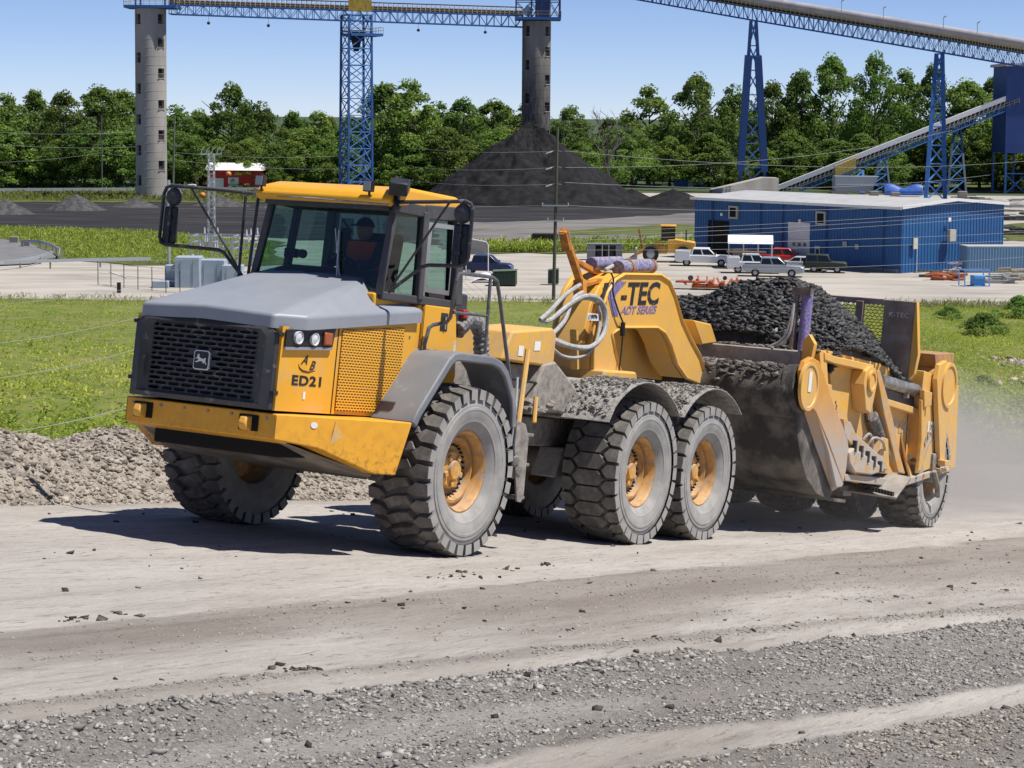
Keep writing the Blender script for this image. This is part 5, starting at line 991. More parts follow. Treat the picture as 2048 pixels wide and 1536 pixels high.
# ================================================================= STACKING TUBES (concrete silos)
CONC = M('stained concrete', (.40, .375, .34), .9, c2=(.31, .285, .26), scale=.35, stretch=(1, 1, .25), bump=.3, bscale=3)
CONCD = M('coal stained concrete', (.30, .28, .255), .9, c2=(.10, .09, .085), scale=.22, lo=.35, hi=.62, stretch=(1.2, 1.2, .22), dust=(.06, .055, .055), damt=.75, dz=(15, 30), up=0, bump=.3, bscale=3)
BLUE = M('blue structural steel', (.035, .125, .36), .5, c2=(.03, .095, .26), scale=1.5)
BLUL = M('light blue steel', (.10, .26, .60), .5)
BLUD = M('navy cladding', (.018, .05, .19), .55, c2=(.022, .06, .22), scale=.4)
YRAIL = M('yellow rail paint', (.50, .42, .16), .6)
def silo(name, x, y, r, h, label, mat, wins, rings):
    t = empty(name, (x, y, 0), 0, label, 'silo'); nseg = 48; b = MB()
    zs = sorted(set([0, h]+[z for w_ in wins for z in (w_[1], w_[1]+w_[2])])); da = 2*math.pi/nseg
    def hole(j, z0, z1):
        return any(j in w_[0] and z0 >= w_[1]-.01 and z1 <= w_[1]+w_[2]+.01 for w_ in wins)
    for j in range(nseg):
        a0, a1 = j*da, (j+1)*da
        for z0, z1 in zip(zs, zs[1:]):
            if hole(j, z0, z1): continue
            b.add([(r*math.cos(a0), r*math.sin(a0), z0), (r*math.cos(a1), r*math.sin(a1), z0), (r*math.cos(a1), r*math.sin(a1), z1), (r*math.cos(a0), r*math.sin(a0), z1)], [(0, 1, 2, 3)])
    b.build('shell', mat, t, recalc=False, smooth=40)
    b = MB(); b.lathe([(0, r-.45), (h, r-.45)], (0, 0, 0), 2, 32); b.build('lining', M('dark silo lining', (.03, .028, .026), .9), t)
    for js, z0, hh in wins:
        a0, a1 = min(js)*da, (max(js)+1)*da; b = MB()
        q = lambda a, rr_, z: (rr_*math.cos(a), rr_*math.sin(a), z)
        for A_, B_ in (((a0, z0), (a0, z0+hh)), ((a1, z0), (a1, z0+hh)), ((a0, z0), (a1, z0)), ((a0, z0+hh), (a1, z0+hh))): b.add([q(A_[0], r, A_[1]), q(B_[0], r, B_[1]), q(B_[0], r-.45, B_[1]), q(A_[0], r-.45, A_[1])], [(0, 1, 2, 3)])
        b.build('opening', mat, t, smooth=0)
        b = MB(); m_ = (a0+a1)/2; b.box(q(m_, r+.02, z0-.06), (.10, r*(a1-a0)*1.1, .12), Matrix.Rotation(m_, 3, 'Z')); b.build('sill', CONC, t)
    for k in range(rings):
        b = MB(); z = h*(k+.5)/rings; b.lathe([(-.03, r+.004), (-.02, r+.02), (.02, r+.02), (.03, r+.004)], (0, 0, z), 2, 48); b.build('lift_joint', mat, t)
    return t
da_ = lambda deg: int(round(((deg) % 360)/7.5))
sl_c = (-64.61, 365, 17.65); hl = (-64.51, 365, 33.76)[2]
def zat(v, Y_, u=300): return 15.5-(v-230-.008*(u-1024))/4080*Y_
winL = [([da_(-56)+q_ for q_ in range(4)], zat(v+17, 365), 1.7) for v in (33, 80, 140, 202, 262, 323)]+[([da_(-150)+q_ for q_ in range(4)], zat(v+18, 365), 1.8) for v in (33, 109, 170, 231, 292, 352)]
silo('stacking_tube', sl_c[0], 365, 2.75, hl, 'pale concrete stack at left with square openings', CONC, winL, 22)
sr_c = (4.26, 386, 18.35); hr = (4.13, 386, 33.05)[2]
winR = [([da_(-52)+q_ for q_ in range(4)], zat(v+17, 386, 1075), 1.7) for v in (57, 97, 152, 206, 262)]+[([da_(-140)+q_ for q_ in range(3)], zat(v+18, 386, 1075), 1.9) for v in (57, 124, 190)]
silo('stacking_tube', sr_c[0], 386, 2.7, hr, 'coal-blackened concrete stack rising from the tall coal cone', CONCD, winR, 22)
# ---- lattice helpers
def truss(b, a0, a1, b0, b1, n, w=.12, d=.09):
    """a: one chord end to end, b: the other chord"""
    a0, a1, b0, b1 = map(V, (a0, a1, b0, b1)); b.bar(a0, a1, w); b.bar(b0, b1, w)
    for i in range(n+1):
        p, q = a0.lerp(a1, i/n), b0.lerp(b1, i/n); b.bar(p, q, d)
        if i < n: b.bar(*((p, b0.lerp(b1, (i+1)/n)) if i % 2 else (q, a0.lerp(a1, (i+1)/n))), d*.85)
def deck(name, parent, c, sx, sy, z, rz=0., rail=1.1):
    R = Matrix.Rotation(rz, 3, 'Z'); b = MB(); b.box((c[0], c[1], z), (sx, sy, .5), R); o = b.build(name, BLUE, parent)
    b = MB(); cs = [V((c[0], c[1], z+.25))+R @ V((sx/2*i, sy/2*j, 0)) for i, j in ((-1, -1), (1, -1), (1, 1), (-1, 1))]
    for p, q in zip(cs, cs[1:]+cs[:1]):
        for zz in (.55, 1.1): b.bar(p+V((0, 0, zz)), q+V((0, 0, zz)), .06)
        for k in range(5): e = p.lerp(q, k/4); b.bar(e, e+V((0, 0, rail)), .06)
    b.build('guard_rail', YRAIL, o); return o
# ---- gallery between the stacks
gal = empty('conveyor_gallery', (0, 0, 0), 0, 'blue lattice conveyor gallery spanning between the two concrete stacks', 'conveyor')
A0, A1 = V((-61.15, 364, 32.86)), V((1.69, 386, 32.01)); B0, B1 = V((-61.14, 364, 34.53)), V((1.68, 386, 34.15)); off_ = V((.06, 2.4, 0))
for dy in (0, 1):
    b = MB(); truss(b, A0+off_*dy, A1+off_*dy, B0+off_*dy, B1+off_*dy, 46, .2, .11); b.build('side_truss', BLUE, gal)
b = MB()
for i in range(24): b.bar(A0.lerp(A1, i/23), A0.lerp(A1, i/23)+off_, .12)
b.build('floor_beams', BLUE, gal)
b = MB(); zb_ = V((0, 0, .5)); b.bar(B0+off_*.5+zb_, B1+off_*.5+zb_, 1.4, .7); b.build('belt', M('dark belt', (.05, .035, .03), .8, c2=(.09, .05, .035), scale=2), gal)
b = MB(); n = 74
for i in range(n):
    p = B0.lerp(B1, i/(n-1)); b.tube([p+off_*.02, p+off_*.03+V((0, 0, 1.0)), p+off_*.3+V((0, 0, 1.55)), p+off_*.9+V((0, 0, 1.5)), p+off_], .05, 4)
o = b.build('cover_hoops', M('cream hoops', (.55, .47, .38), .7), gal); o['kind'] = 'stuff'
b = MB(); b.slab([B0+V((0, .5, 1.58)), B1+V((0, .5, 1.58)), B1+off_+V((0, 0, 1.5)), B0+off_+V((0, 0, 1.5))], .05); b.build('cover_sheet', M('weathered cover', (.34, .30, .27), .7), gal)
b = MB(); b.bar(B0+V((0, -.1, .45)), B1+V((0, -.1, .45)), .05); b.bar(B0+V((0, -.1, .9)), B1+V((0, -.1, .9)), .05); b.build('handrail', YRAIL, gal)
b = MB(); p, q = V((-30.15, 374, 34.14)), V((-25.87, 374, 33.99)); b.slab([p+V((0, -.6, 0)), q+V((0, -.6, 0)), q+V((0, -.6, 2.1)), p+V((0, -.6, 2.1))], .1); b.build('drive_guard', M('yellow mesh guard', (.62, .42, .06), .6, c2=(.4, .27, .06), scale=2), gal)
for u_, v_, w_, lab in ((417, 48, 28, 'dark marker ball hanging nearest the left stack'), (536, 53, 32, 'dark marker ball hanging second from the left stack'), (834, 62, 44, 'dark marker ball hanging just right of the lattice tower'), (967, 66, 50, 'dark marker ball hanging nearest the right stack')):
    Y_ = 364+22*(u_-338)/708; x_ = (u_-1024)/4080*Y_; b = MB(); b.lathe([(.30*math.cos(t_), .30*math.sin(t_)+.0005) for t_ in np.linspace(0, math.pi, 9)], (x_, Y_, zat(v_, Y_, u_)), 2, 14); b.tube([(x_, Y_, zat(v_, Y_, u_)), (x_, Y_+.3, zat(w_, Y_, u_))], .025, 4); tag(b.build('marker_ball', M('dark marker ball', (.03, .02, .025), .6)), lab, 'marker ball')
# ---- head platforms
h1 = empty('head_platform', (0, 0, 0), 0, 'blue railed platform on top of the left concrete stack', 'platform'); cx_, cy_ = sl_c[0]+.4, 365
deck('deck', h1, (cx_, cy_), 9.2, 6.4, hl+.3)
for i in (-1, 1):
    for j in (-1, 1): b = MB(); b.bar((cx_+i*2.6, cy_+j*2.4, hl), (cx_+i*2.6, cy_+j*2.4, hl+4), .3); b.build('post', BLUE, h1)
h2 = empty('head_house', (0, 0, 0), 0, 'blue steel head frame on top of the coal-blackened stack', 'platform'); cx_, cy_ = sr_c[0]+.2, 386
deck('deck', h2, (cx_, cy_), 8.6, 6.4, hr+.45); b = MB()
for j in (-1, 1):
    xs = (-4.1, -1.2, .6, 2.2, 4.1)
    for x_ in xs: b.bar((cx_+x_, cy_+j*2.9, hr+.4), (cx_+x_, cy_+j*2.9, hr+6), .28)
    for x0, x1 in zip(xs, xs[1:]): b.bar((cx_+x0, cy_+j*2.9, hr+.6), (cx_+x1, cy_+j*2.9, hr+3.6), .12); b.bar((cx_+x1, cy_+j*2.9, hr+.6), (cx_+x0, cy_+j*2.9, hr+3.6), .12); b.bar((cx_+x0, cy_+j*2.9, hr+3.7), (cx_+x1, cy_+j*2.9, hr+3.7), .15)
b.bb((cx_-.5, cy_-1.5, hr+.5), (cx_+2, cy_+1.5, hr+5.5)); b.build('frame', M('dark blue frame', (.02, .045, .14), .6), h2)
b = MB(); b.tube([(cx_-2.4, cy_-.8, hr+1.2), (cx_-1.4, cy_-.8, hr+2.6)], .8, 12); b.build('drive_drum', M('grey blue drum', (.15, .22, .34), .5), h2)
# ---- lattice tower under the gallery
tw = empty('lattice_tower', ((-28.83, 374, 8.88)[0], 375.5, 0), rad(24), 'blue four-legged lattice tower carrying the middle of the gallery', 'tower'); zt = zat(32, 375, 711); hb, ht_ = 2.35, 2.15
cs = [(-1, -1), (1, -1), (1, 1), (-1, 1)]
for i, j in cs:
    b = MB(); b.bar((i*hb, j*hb, 0), (i*ht_, j*ht_, zt), .36); b.build('leg', BLUE, tw)
n = 11
for f in range(4):
    b = MB(); (i0, j0), (i1, j1) = cs[f], cs[(f+1) % 4]
    L0 = lambda k: V((i0*(hb+(ht_-hb)*k/n), j0*(hb+(ht_-hb)*k/n), zt*k/n)); L1 = lambda k: V((i1*(hb+(ht_-hb)*k/n), j1*(hb+(ht_-hb)*k/n), zt*k/n))
    for k in range(n): b.bar(L0(k), L1(k+1), .14); b.bar(L1(k), L0(k+1), .14); b.bar(L0(k+1), L1(k+1), .17)
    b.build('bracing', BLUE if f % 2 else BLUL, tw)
b = MB(); b.bb((-1.2, -1.2, zt-4.6), (1.2, 1.2, zt-2.8)); b.tube([(0, 0, zt-6.6), (0, 0, zt-4.6)], [.5, 1.0], 8); b.build('take_up_weight', M('dark weight box', (.02, .022, .03), .7), tw); deck('service_deck', tw, (1.2, 0), 6.2, 5.2, zt-3.6, 0)
# ---- inclined pipe-covered conveyor on the right
ic = empty('pipe_conveyor', (0, 0, 0), 0, 'long pipe-covered conveyor on blue truss descending across the upper right', 'conveyor')
K = [V((16.39, 445, 42.39)), V((48.76, 420, 35.26)), V((81.44, 392, 28.15)), V((100.21, 376, 23.98))]
def seg(f): f = f*3; i = min(2, int(f)); return K[i].lerp(K[i+1], f-i)
TOPD = V((0, 0, 2.5)); WID = V((.25, 2.6, 0))
for dy in (0, 1):
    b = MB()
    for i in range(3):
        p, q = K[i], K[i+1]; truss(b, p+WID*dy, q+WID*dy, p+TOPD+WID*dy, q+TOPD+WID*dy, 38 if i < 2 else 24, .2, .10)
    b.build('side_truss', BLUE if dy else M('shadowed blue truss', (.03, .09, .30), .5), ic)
PIPE = M('pale conveyor cover', (.42, .40, .41), .55, c2=(.34, .32, .33), scale=.3)
b = MB(); b.tube([k+WID*.5+V((0, 0, 4.15)) for k in K], 1.02, 18); b.build('cover_pipe', PIPE, ic)
b = MB(); b.tube([k+WID*.5+V((0, 0, 3.0)) for k in K], .5, 8); b.build('return_belt', BLACK, ic)
b = MB(); n = 120
for i in range(n):
    p = seg(i/(n-1)); b.bar(p+TOPD+V((0, -.5, 0)), p+TOPD+V((0, -.5, 1.1)), .06)
for z_ in (.55, 1.1):
    for i in range(3): b.bar(K[i]+TOPD+V((0, -.5, z_)), K[i+1]+TOPD+V((0, -.5, z_)), .05)
o = b.build('walkway_rail', YRAIL, ic)
b = MB()
for i in range(3): b.bar(K[i]+TOPD+V((0, -.3, 0)), K[i+1]+TOPD+V((0, -.3, 0)), .8, .12)
b.build('walkway', M('grating', (.12, .12, .12), .8), ic)
for i, u_ in enumerate((1555, 1675, 1758, 1876, 1955)):
    f_ = (u_-1180)/940; p = seg(min(.98, .345+(u_-1505)/375*.333)) if u_ < 1880 else seg(.667+(u_-1880)/240*.333); b = MB(); b.bar(p+V((0, 0, 4.6)), p+V((0, 0, 6.6)), .09); b.bar(p+V((0, 0, 6.6)), p+V((.5, 0, 6.9)), .14, .2); b.build('lamp_post', STEEL, ic)
def bent(name, label, top, feet, zt_, mats, clad=None, n=7, w=.5):
    t = empty(name, (0, 0, 0), 0, label, 'trestle'); tl, tr_ = V(top[0]), V(top[1]); fl, fr_ = V(feet[0]), V(feet[1])
    for p, q in ((fl, tl), (fr_, tr_)):
        b = MB(); b.bar(p, q, w, w); lg_ = b.build('leg', mats[0], t)
        if clad: c0, c1 = clad; b = MB(); b.bar(p.lerp(q, c0), p.lerp(q, c1), w*2.5, w*2.2); b.build('leg_cladding', mats[0], lg_)
    b = MB()
    for k in range(n): a0, a1, b0, b1 = fl.lerp(tl, k/n), fl.lerp(tl, (k+1)/n), fr_.lerp(tr_, k/n), fr_.lerp(tr_, (k+1)/n); b.bar(a0, b1, w*.36); b.bar(b0, a1, w*.36); b.bar(a1, b1, w*.36)
    b.build('bracing', mats[1], t); return t
bent('trestle', 'tall blue trestle with clad legs under the pipe conveyor', ((48.46, 420, 35.05), (49.48, 420, 35.06)), ((47.11, 424.77, 0), (52.78, 425.98, 0)), 0, (M('trestle blue', (.02, .075, .25), .55), BLUL), (.12, .80), 7, .65)
bent('trestle', 'slim blue trestle under the pipe conveyor near the blue transfer tower', ((80.78, 392, 27.77), (81.92, 392, 27.78)), ((77.63, 383.52, -0), (81.45, 384.25, 0)), 0, (BLUE, BLUL), None, 8, .7)
# ---- transfer tower at the right edge
tt = empty('transfer_tower', (0, 0, 0), 0, 'blue clad transfer tower on legs at the right edge', 'tower'); p0 = V((101.84, 425, 26.13)); zlo = zat(306, 425, 2030); zhi = zat(134, 425, 2030)
b = MB(); b.bb((p0.x, 423, zlo), (p0.x+14, 435, zhi)); b.build('cladding', BLUD, tt); b = MB(); b.bb((p0.x-.5, 422, zhi), (p0.x+14.5, 436, zhi+.6)); b.build('roof', M('pinkish white roof', (.55, .45, .45), .6), tt)
for x_ in (p0.x+.3, p0.x+4.6, p0.x+9):
    for y_ in (423.4, 434.4):
        b = MB(); b.bar((x_, y_, 0), (x_, y_, zlo), .45); b.build('leg', BLUE, tt)
b = MB()
for x0, x1 in ((p0.x+.3, p0.x+4.6), (p0.x+4.6, p0.x+9)): b.bar((x0, 423.4, 0), (x1, 423.4, 4), .2); b.bar((x1, 423.4, 0), (x0, 423.4, 4), .2); b.bar((x0, 423.4, 4.2), (x1, 423.4, 4.2), .25)
b.build('bracing', BLUE, tt)
# ---- low white conveyor climbing into the transfer tower
lc = empty('belt_conveyor', (0, 0, 0), 0, 'white-covered belt conveyor on blue truss climbing to the transfer tower', 'conveyor')
c0, c1 = V((55.23, 428, 0.26)), V((104.45, 424, 20.46)); upz = V((0, 0, 1)); dn = V((0, 0, -1))
b = MB(); b.bar(c0+upz*.3, c1+upz*.3, 1.7, .95); b.build('belt_cover', M('white sheet cover', (.85, .85, .86), .5), lc)
b = MB(); b.bar(c0+dn*.55, c1+dn*.55, 1.2, .8); b.build('belt', M('black belt rubber', (.02, .016, .016), .9), lc)  # even near-black rubber below the white cover
n = 58
for i in range(n):
    p = c0.lerp(c1, (i+.5)/n); b = MB(); b.bar(p+V((0, -.72, -.95)), p+V((.25, -.72, -.1)), .22, .16); b.build('idler_frame', M('cream hoops', (.5, .45, .4), .7), lc)
b = MB(); truss(b, c0+V((0, -.7, -2.3)), c1+V((0, -.7, -2.3)), c0+V((0, -.7, -1.1)), c1+V((0, -.7, -1.1)), 60, .22, .09); b.build('side_truss', BLUL, lc); b = MB(); truss(b, c0+V((0, .9, -2.3)), c1+V((0, .9, -2.3)), c0+V((0, .9, -1.1)), c1+V((0, .9, -1.1)), 40, .22, .1); b.build('side_truss', BLUE, lc)
b = MB(); b.bar(c0+V((0, -1.3, -1.2)), c1+V((0, -1.3, -1.2)), .06); b.bar(c0+V((0, -1.3, -.7)), c1+V((0, -1.3, -.7)), .06)
for i in range(50): p = c0.lerp(c1, i/49); b.bar(p+V((0, -1.3, -1.7)), p+V((0, -1.3, -.7)), .05)
b.build('handrail', YRAIL, lc)
b = MB(); p, q = V((66.8, 426, 3.55)), V((71.15, 426, 5.36)); b.slab([p+V((0, -1, -.4)), q+V((0, -1, -.4)), q+V((0, -1, 1.9)), p+V((0, -1, 1.9))], 1.6); b.build('drive_cage', M('yellow cage', (.55, .40, .10), .7, c2=(.35, .26, .08), scale=2), lc)
for nm, tp, ft in (('second', ((1758, 318), (1772, 318)), ((1745, 386), (1778, 386))), ('third', ((1908, 262), (1922, 262)), ((1895, 386), (1933, 386)))):
    pass
bent('trestle', 'short dark trestle at the middle of the white-covered conveyor', ((76.73, 426, 7.59), (77.66, 426, 7.91)), ((74.15, 422.25, 0), (78.24, 423.11, 0)), 0, (M('dull steel blue', (.05, .08, .14), .6), BLUL), None, 4, .4)
bent('trestle', 'short dark trestle under the top of the white-covered conveyor', ((91.81, 426, 13.33), (93.15, 426, 13.86)), ((89.52, 420.08, 0), (93.52, 420.91, 0)), 0, (MATS['dull steel blue'], BLUL), None, 5, .4)
bent('trestle', 'low blue trestle at the drive cage of the white-covered conveyor', ((66.92, 424, 2.99), (72.7, 424, 4.49)), ((65.58, 415.12, 0), (71.59, 416.36, 0)), 0, (BLUE, BLUL), None, 1, .5)
# concrete ramp, sheds and bins under it
def thing(name, label, cat, b, mat, bev=.0, group=None): return tag(b.build(name, mat, None, bev=bev), label, cat, group)
b = MB(); p, q = V((40.67, 415.23, 0)), V((54.48, 418.12, 0)); b.add([p, q, q+V((0, 0, 3.0)), q+V((-3, 0, 3.1)), p+V((0, 0, .6)), p+V((0, 6, 0)), q+V((0, 6, 0)), q+V((0, 6, 3.0)), q+V((-3, 6, 3.1)), p+V((0, 6, .6))], [(0, 1, 2, 3, 4), (9, 8, 7, 6, 5), (1, 6, 7, 2), (2, 7, 8, 3), (3, 8, 9, 4), (0, 4, 9, 5)]); thing('concrete_ramp', 'pale concrete retaining wall at the foot of the white-covered conveyor', 'wall', b, CONC)
sh = empty('blue_shed', (38.29, 443.22, 0), rad(-4), 'small blue shed with grey roof right of the coal pile', 'shed'); b = MB(); b.bb((-3.2, 0, 0), (3.2, 4, 2.2)); b.build('wall', BLUE, sh); b = MB(); b.prism([(-.4, 2.2), (2, 2.9), (4.4, 2.2)], 0, -3.5, 3.5); b.build('roof', M('grey roof', (.3, .31, .33), .6), sh); b = MB(); b.bb((-.2, -.05, 0), (.9, 0, 1.8)); b.build('door', WHITE, sh)
hp_ = empty('grey_hopper', (68.53, 405.43, 0), 0, 'grey steel hopper on blocks below the white-covered conveyor', 'hopper'); b = MB(); b.prism([(-4.5, .9), (2.4, .9), (4.2, 3.9), (-4.5, 3.9)], 1, 0, 3.5); b.build('bin', M('blue grey steel', (.24, .28, .32), .6), hp_, bev=.05); b = MB(); b.bb((-5, .2, 0), (-2, 3.2, 1)); b.build('base', STEEL, hp_); b = MB(); b.bar((-4.4, -.06, 2.2), (4.0, -.06, 2.2), .3, .12); b.build('rib', M('pale rib', (.4, .43, .46), .6), hp_)
b = MB(); q = (77.15, 402.19, 0); 
def tarp(a, c): return (q[0]-3.8+7.6*a, q[1]+3*c, .9+1.7*math.sin(math.pi*min(1, max(0, c*.9+.1)))*(.75+.25*math.sin(a*9)) if 0 < c < 1 else .6)
b.grid(tarp, 14, 8); b.bb((q[0]-3.6, q[1]+.05, .3), (q[0]+3.6, q[1]+2.9, 1.1)); thing('tarped_bin', 'bin covered by bright blue tarp between the trestles', 'bin', b, M('blue tarp', (.03, .12, .45), .5, c2=(.02, .08, .3), scale=1.2))
for i, (u_, v_) in enumerate(((1748, 398), (1790, 400), (1925, 398))):
    q = 15.5*4080/(v_-230-.008*(u_-1024)); b = MB(); b.bb(((u_-1024)/4080*q-.8, q, 0), ((u_-1024)/4080*q+.8, q+1.5, 1.5)); thing('concrete_block', ['dark block under the left end of the tarped bin', 'dark block in front of the tarped bin', 'dark block right of the slim trestle'][i], 'block', b, STEEL, .05)

# ================================================================= BLUE WORKSHOP
bl = empty('workshop', (38.8, 203.5, 0), 0, 'long blue corrugated metal workshop with pale low roof', 'building')
d1 = V((-.66, .75, 0)).normalized(); d2 = V((.75, .66, 0)).normalized(); L1, L2, HE, HR_ = 28.3, 17.3, 6.62, .62
WBL = M('blue wall sheet', (.026, .115, .29), .5, c2=(.024, .10, .26), scale=.4); 
def rib_wall(nm, o, d, nrm, L, h0, hmid, n, mat, parent):
    b = MB(); pts = []; pitch = L/n
    for i in range(n):
        for f, e in ((0, 0), (.55, 0), (.68, .07), (.87, .07)): pts.append((i*pitch+f*pitch, e))
    pts.append((L, 0)); k = len(pts); vs = []
    for t, e in pts:
        p = V(o)+d*t+nrm*e; hh = h0+(hmid*(1-abs(2*t/L-1)) if hmid else 0); vs += [p, p+V((0, 0, hh))]
    b.add(vs, [(2*i, 2*i+2, 2*i+3, 2*i+1) for i in range(k-1)]); return b.build(nm, mat, parent, smooth=0)
rib_wall('side_wall', (0, 0, 0), d1, -d2, L1, HE, 0, 72, WBL, bl); rib_wall('gable_wall', (0, 0, 0), d2, -d1, L2, HE, HR_, 34, WBL, bl)
rib_wall('gable_wall', d1*L1, d2, d1, L2, HE, HR_, 34, WBL, bl); rib_wall('side_wall', d2*L2, d1, d2, L1, HE, 0, 72, WBL, bl)
RFM = M('pale metal roof', (.46, .46, .45), .5, c2=(.40, .40, .39), scale=.6)
b = MB(); oh = .35; P = lambda a, c, z: d1*a+d2*c+V((0, 0, z))
for c0, c1, z0, z1 in ((-oh, L2/2, HE-.02, HE+HR_), (L2/2, L2+oh, HE+HR_, HE-.02)): b.slab([P(-oh, c0, z0), P(L1+oh, c0, z0), P(L1+oh, c1, z1), P(-oh, c1, z1)], .12)
rf = b.build('roof', RFM, bl, smooth=0)
TRIM = M('white trim', (.72, .72, .70), .5)
b = MB(); b.bar(P(-oh, -oh-.05, HE-.1), P(L1+oh, -oh-.05, HE-.1), .12, .28); b.build('eave_trim', TRIM, rf)
for c0, c1, z0, z1 in ((-oh, L2/2, HE, HE+HR_), (L2/2, L2+oh, HE+HR_, HE)):
    b = MB(); b.bar(P(-oh-.05, c0, z0-.02), P(-oh-.05, c1, z1-.02), .12, .3); b.build('rake_trim', TRIM, rf)
b = MB(); b.bar(P(-.04, -.04, 0), P(-.04, -.04, HE), .16); b.bar(P(15.4, -.1, 0), P(15.4, -.1, HE), .10); b.build('corner_trim', BLUD, bl)
def on_wall(nm, t0, t1, z0, z1, mat, e=.12, th=.06, parent=None): t0, t1 = t0*.873, t1*.873; q = MB(); q.slab([d1*t0-d2*e+V((0, 0, z0)), d1*t1-d2*e+V((0, 0, z0)), d1*t1-d2*e+V((0, 0, z1)), d1*t0-d2*e+V((0, 0, z1))], th); return q.build(nm, mat, parent or bl)
on_wall('roller_opening', 26.5, 30.0, 0, 4.2, BLK2); od = on_wall('overhead_door', 13.4, 16.8, 0, 4.5, M('white door panel', (.66, .66, .64), .5), .14)
for z_ in (.9, 1.8, 2.7, 3.6): on_wall('door_seam', 13.42, 16.78, z_, z_+.03, M('seam grey', (.35, .35, .35), .6), .147, .02, od)
for t_ in (13.9, 14.75, 15.6): on_wall('door_light', t_, t_+.45, 2.05, 2.4, CARGL, .15, .03, od)
md_ = on_wall('side_door', 11.8, 12.6, 0, 2.2, M('grey door', (.45, .47, .48), .5), .13); on_wall('door_glass', 11.95, 12.4, 1.2, 1.9, CARGL, .14, .03, md_)
for t_, z_ in ((25.6, 5.2), (11.6, 5.1)):
    f_ = on_wall('wall_fan', t_-.75, t_+.75, z_-.7, z_+.7, M('beige fan hood', (.42, .40, .34), .7), .35, .3); on_wall('fan_opening', t_-.5, t_+.5, z_-.5, z_+.5, BLK2, .37, .03, f_)
for t_, z_ in ((27.6, 4.9), (14.9, 4.7)): on_wall('flood_lamp', t_-.15, t_+.15, z_-.15, z_+.15, WHITE, .3, .2)
for t_, z_, w_ in ((8.0, 2.6, .3), (6.2, 2.4, .25)): on_wall('vent', t_-w_, t_+w_, z_-.25, z_+.25, M('pale vent', (.42, .42, .38), .6), .2, .1)
for t_ in (2.0, 9.4, 18.5, 25.5):
    q = MB(); q.bar(d1*t_-d2*.14+V((0, 0, 0)), d1*t_-d2*.14+V((0, 0, HE-.2)), .11); q.build('downspout', BLUD, bl)
q = MB(); q.bar(d1*.05-d2*.13+V((0, 0, .2)), d1*(L1-.05)-d2*.13+V((0, 0, .2)), .05, .4); q.build('base_flashing', M('dusty flashing', (.22, .22, .21), .8), bl)
def on_gable(nm, t0, t1, z0, z1, mat, e=.12, th=.1): q = MB(); q.slab([d2*t0-d1*e+V((0, 0, z0)), d2*t1-d1*e+V((0, 0, z0)), d2*t1-d1*e+V((0, 0, z1)), d2*t0-d1*e+V((0, 0, z1))], th); return q.build(nm, mat, bl)
on_gable('meter_box', 1.6, 2.3, 2.4, 3.5, M('cream box', (.55, .53, .46), .6), .3); on_gable('flood_lamp', 7.2, 7.6, 5.0, 5.4, WHITE, .35); on_gable('air_unit', 6.9, 7.9, 3.0, 4.2, M('beige unit', (.45, .42, .36), .7), .5, .4); on_gable('conduit', 2.45, 2.5, 0, 2.6, TRIM, .15, .05)
# container and clutter by the gable
def corr_box(name, label, cat, loc, rz, dim, mat, n):
    t = empty(name, loc, rz, label, cat); lx, ly, lz = dim
    for o, d, nr, L in (((0, 0, 0), V((1, 0, 0)), V((0, -1, 0)), lx), ((0, 0, 0), V((0, 1, 0)), V((-1, 0, 0)), ly), ((lx, 0, 0), V((0, 1, 0)), V((1, 0, 0)), ly), ((0, ly, 0), V((1, 0, 0)), V((0, 1, 0)), lx)): rib_wall('side_sheet', o, d, nr, L, lz, 0, max(3, int(n*L/lx)), mat, t)
    b = MB(); b.bb((-.05, -.05, lz), (lx+.05, ly+.05, lz+.12)); b.build('roof', RFM, t, bev=.02); b = MB()
    b.bb((-.06, -.06, 0), (lx+.06, ly+.06, .14)); b.build('base_rail', STEEL, t); return t
corr_box('storage_container', 'pale blue corrugated container against the workshop gable', 'container', (45.83, 204.89, 0), rad(6), (12, 2.4, 2.6), M('pale blue sheet', (.18, .31, .45), .6), 40)
fr_ = empty('tube_cage', (42.94, 188.95, 0), rad(10), 'blue tubular frame standing among scrap before the container', 'frame'); b = MB(); c8 = [V((x, y, z)) for x in (-1.2, 1.2) for y in (-.7, .7) for z in (0, 1.5)]
for i in range(8):
    for j in range(i+1, 8):
        if sum(abs(a-c) > .01 for a, c in zip(c8[i], c8[j])) == 1: b.bar(c8[i], c8[j], .09)
b.build('tube_frame', M('light blue tube', (.16, .33, .62), .5), fr_); b = MB(); b.bb((-.2, -.5, 0), (.9, .5, 1.0)); b.build('drum', M('blue drum', (.08, .3, .65), .5), fr_, bev=.05)
SCR = [M('scrap orange', (.50, .13, .04), .7, c2=(.3, .1, .05), scale=3), M('scrap dark', (.05, .05, .055), .7, c2=(.12, .11, .1), scale=3), M('scrap grey', (.32, .32, .31), .6), M('scrap tan', (.40, .32, .2), .7)]
def scrap(label, loc, sx, sy, h, mat, n, seed):
    r = random.Random(seed); b = MB()
    for i in range(n):
        l = r.uniform(.5, 1.)*sx*.8; a = r.uniform(-.5, .5); c = (r.uniform(-sx, sx)*.5, r.uniform(-sy, sy)*.5, r.uniform(.1, h)); b.bar((c[0]-l/2*math.cos(a), c[1]-l/2*math.sin(a), c[2]), (c[0]+l/2*math.cos(a), c[1]+l/2*math.sin(a), c[2]+r.uniform(-.1, .1)), r.uniform(.08, .3), r.uniform(.06, .22))
    b.bb((-sx*.45, -sy*.4, 0), (sx*.45, sy*.4, h*.35)); o = b.build('scrap_pile', mat, bev=.02); o.location = loc; return tag(o, label, 'scrap')
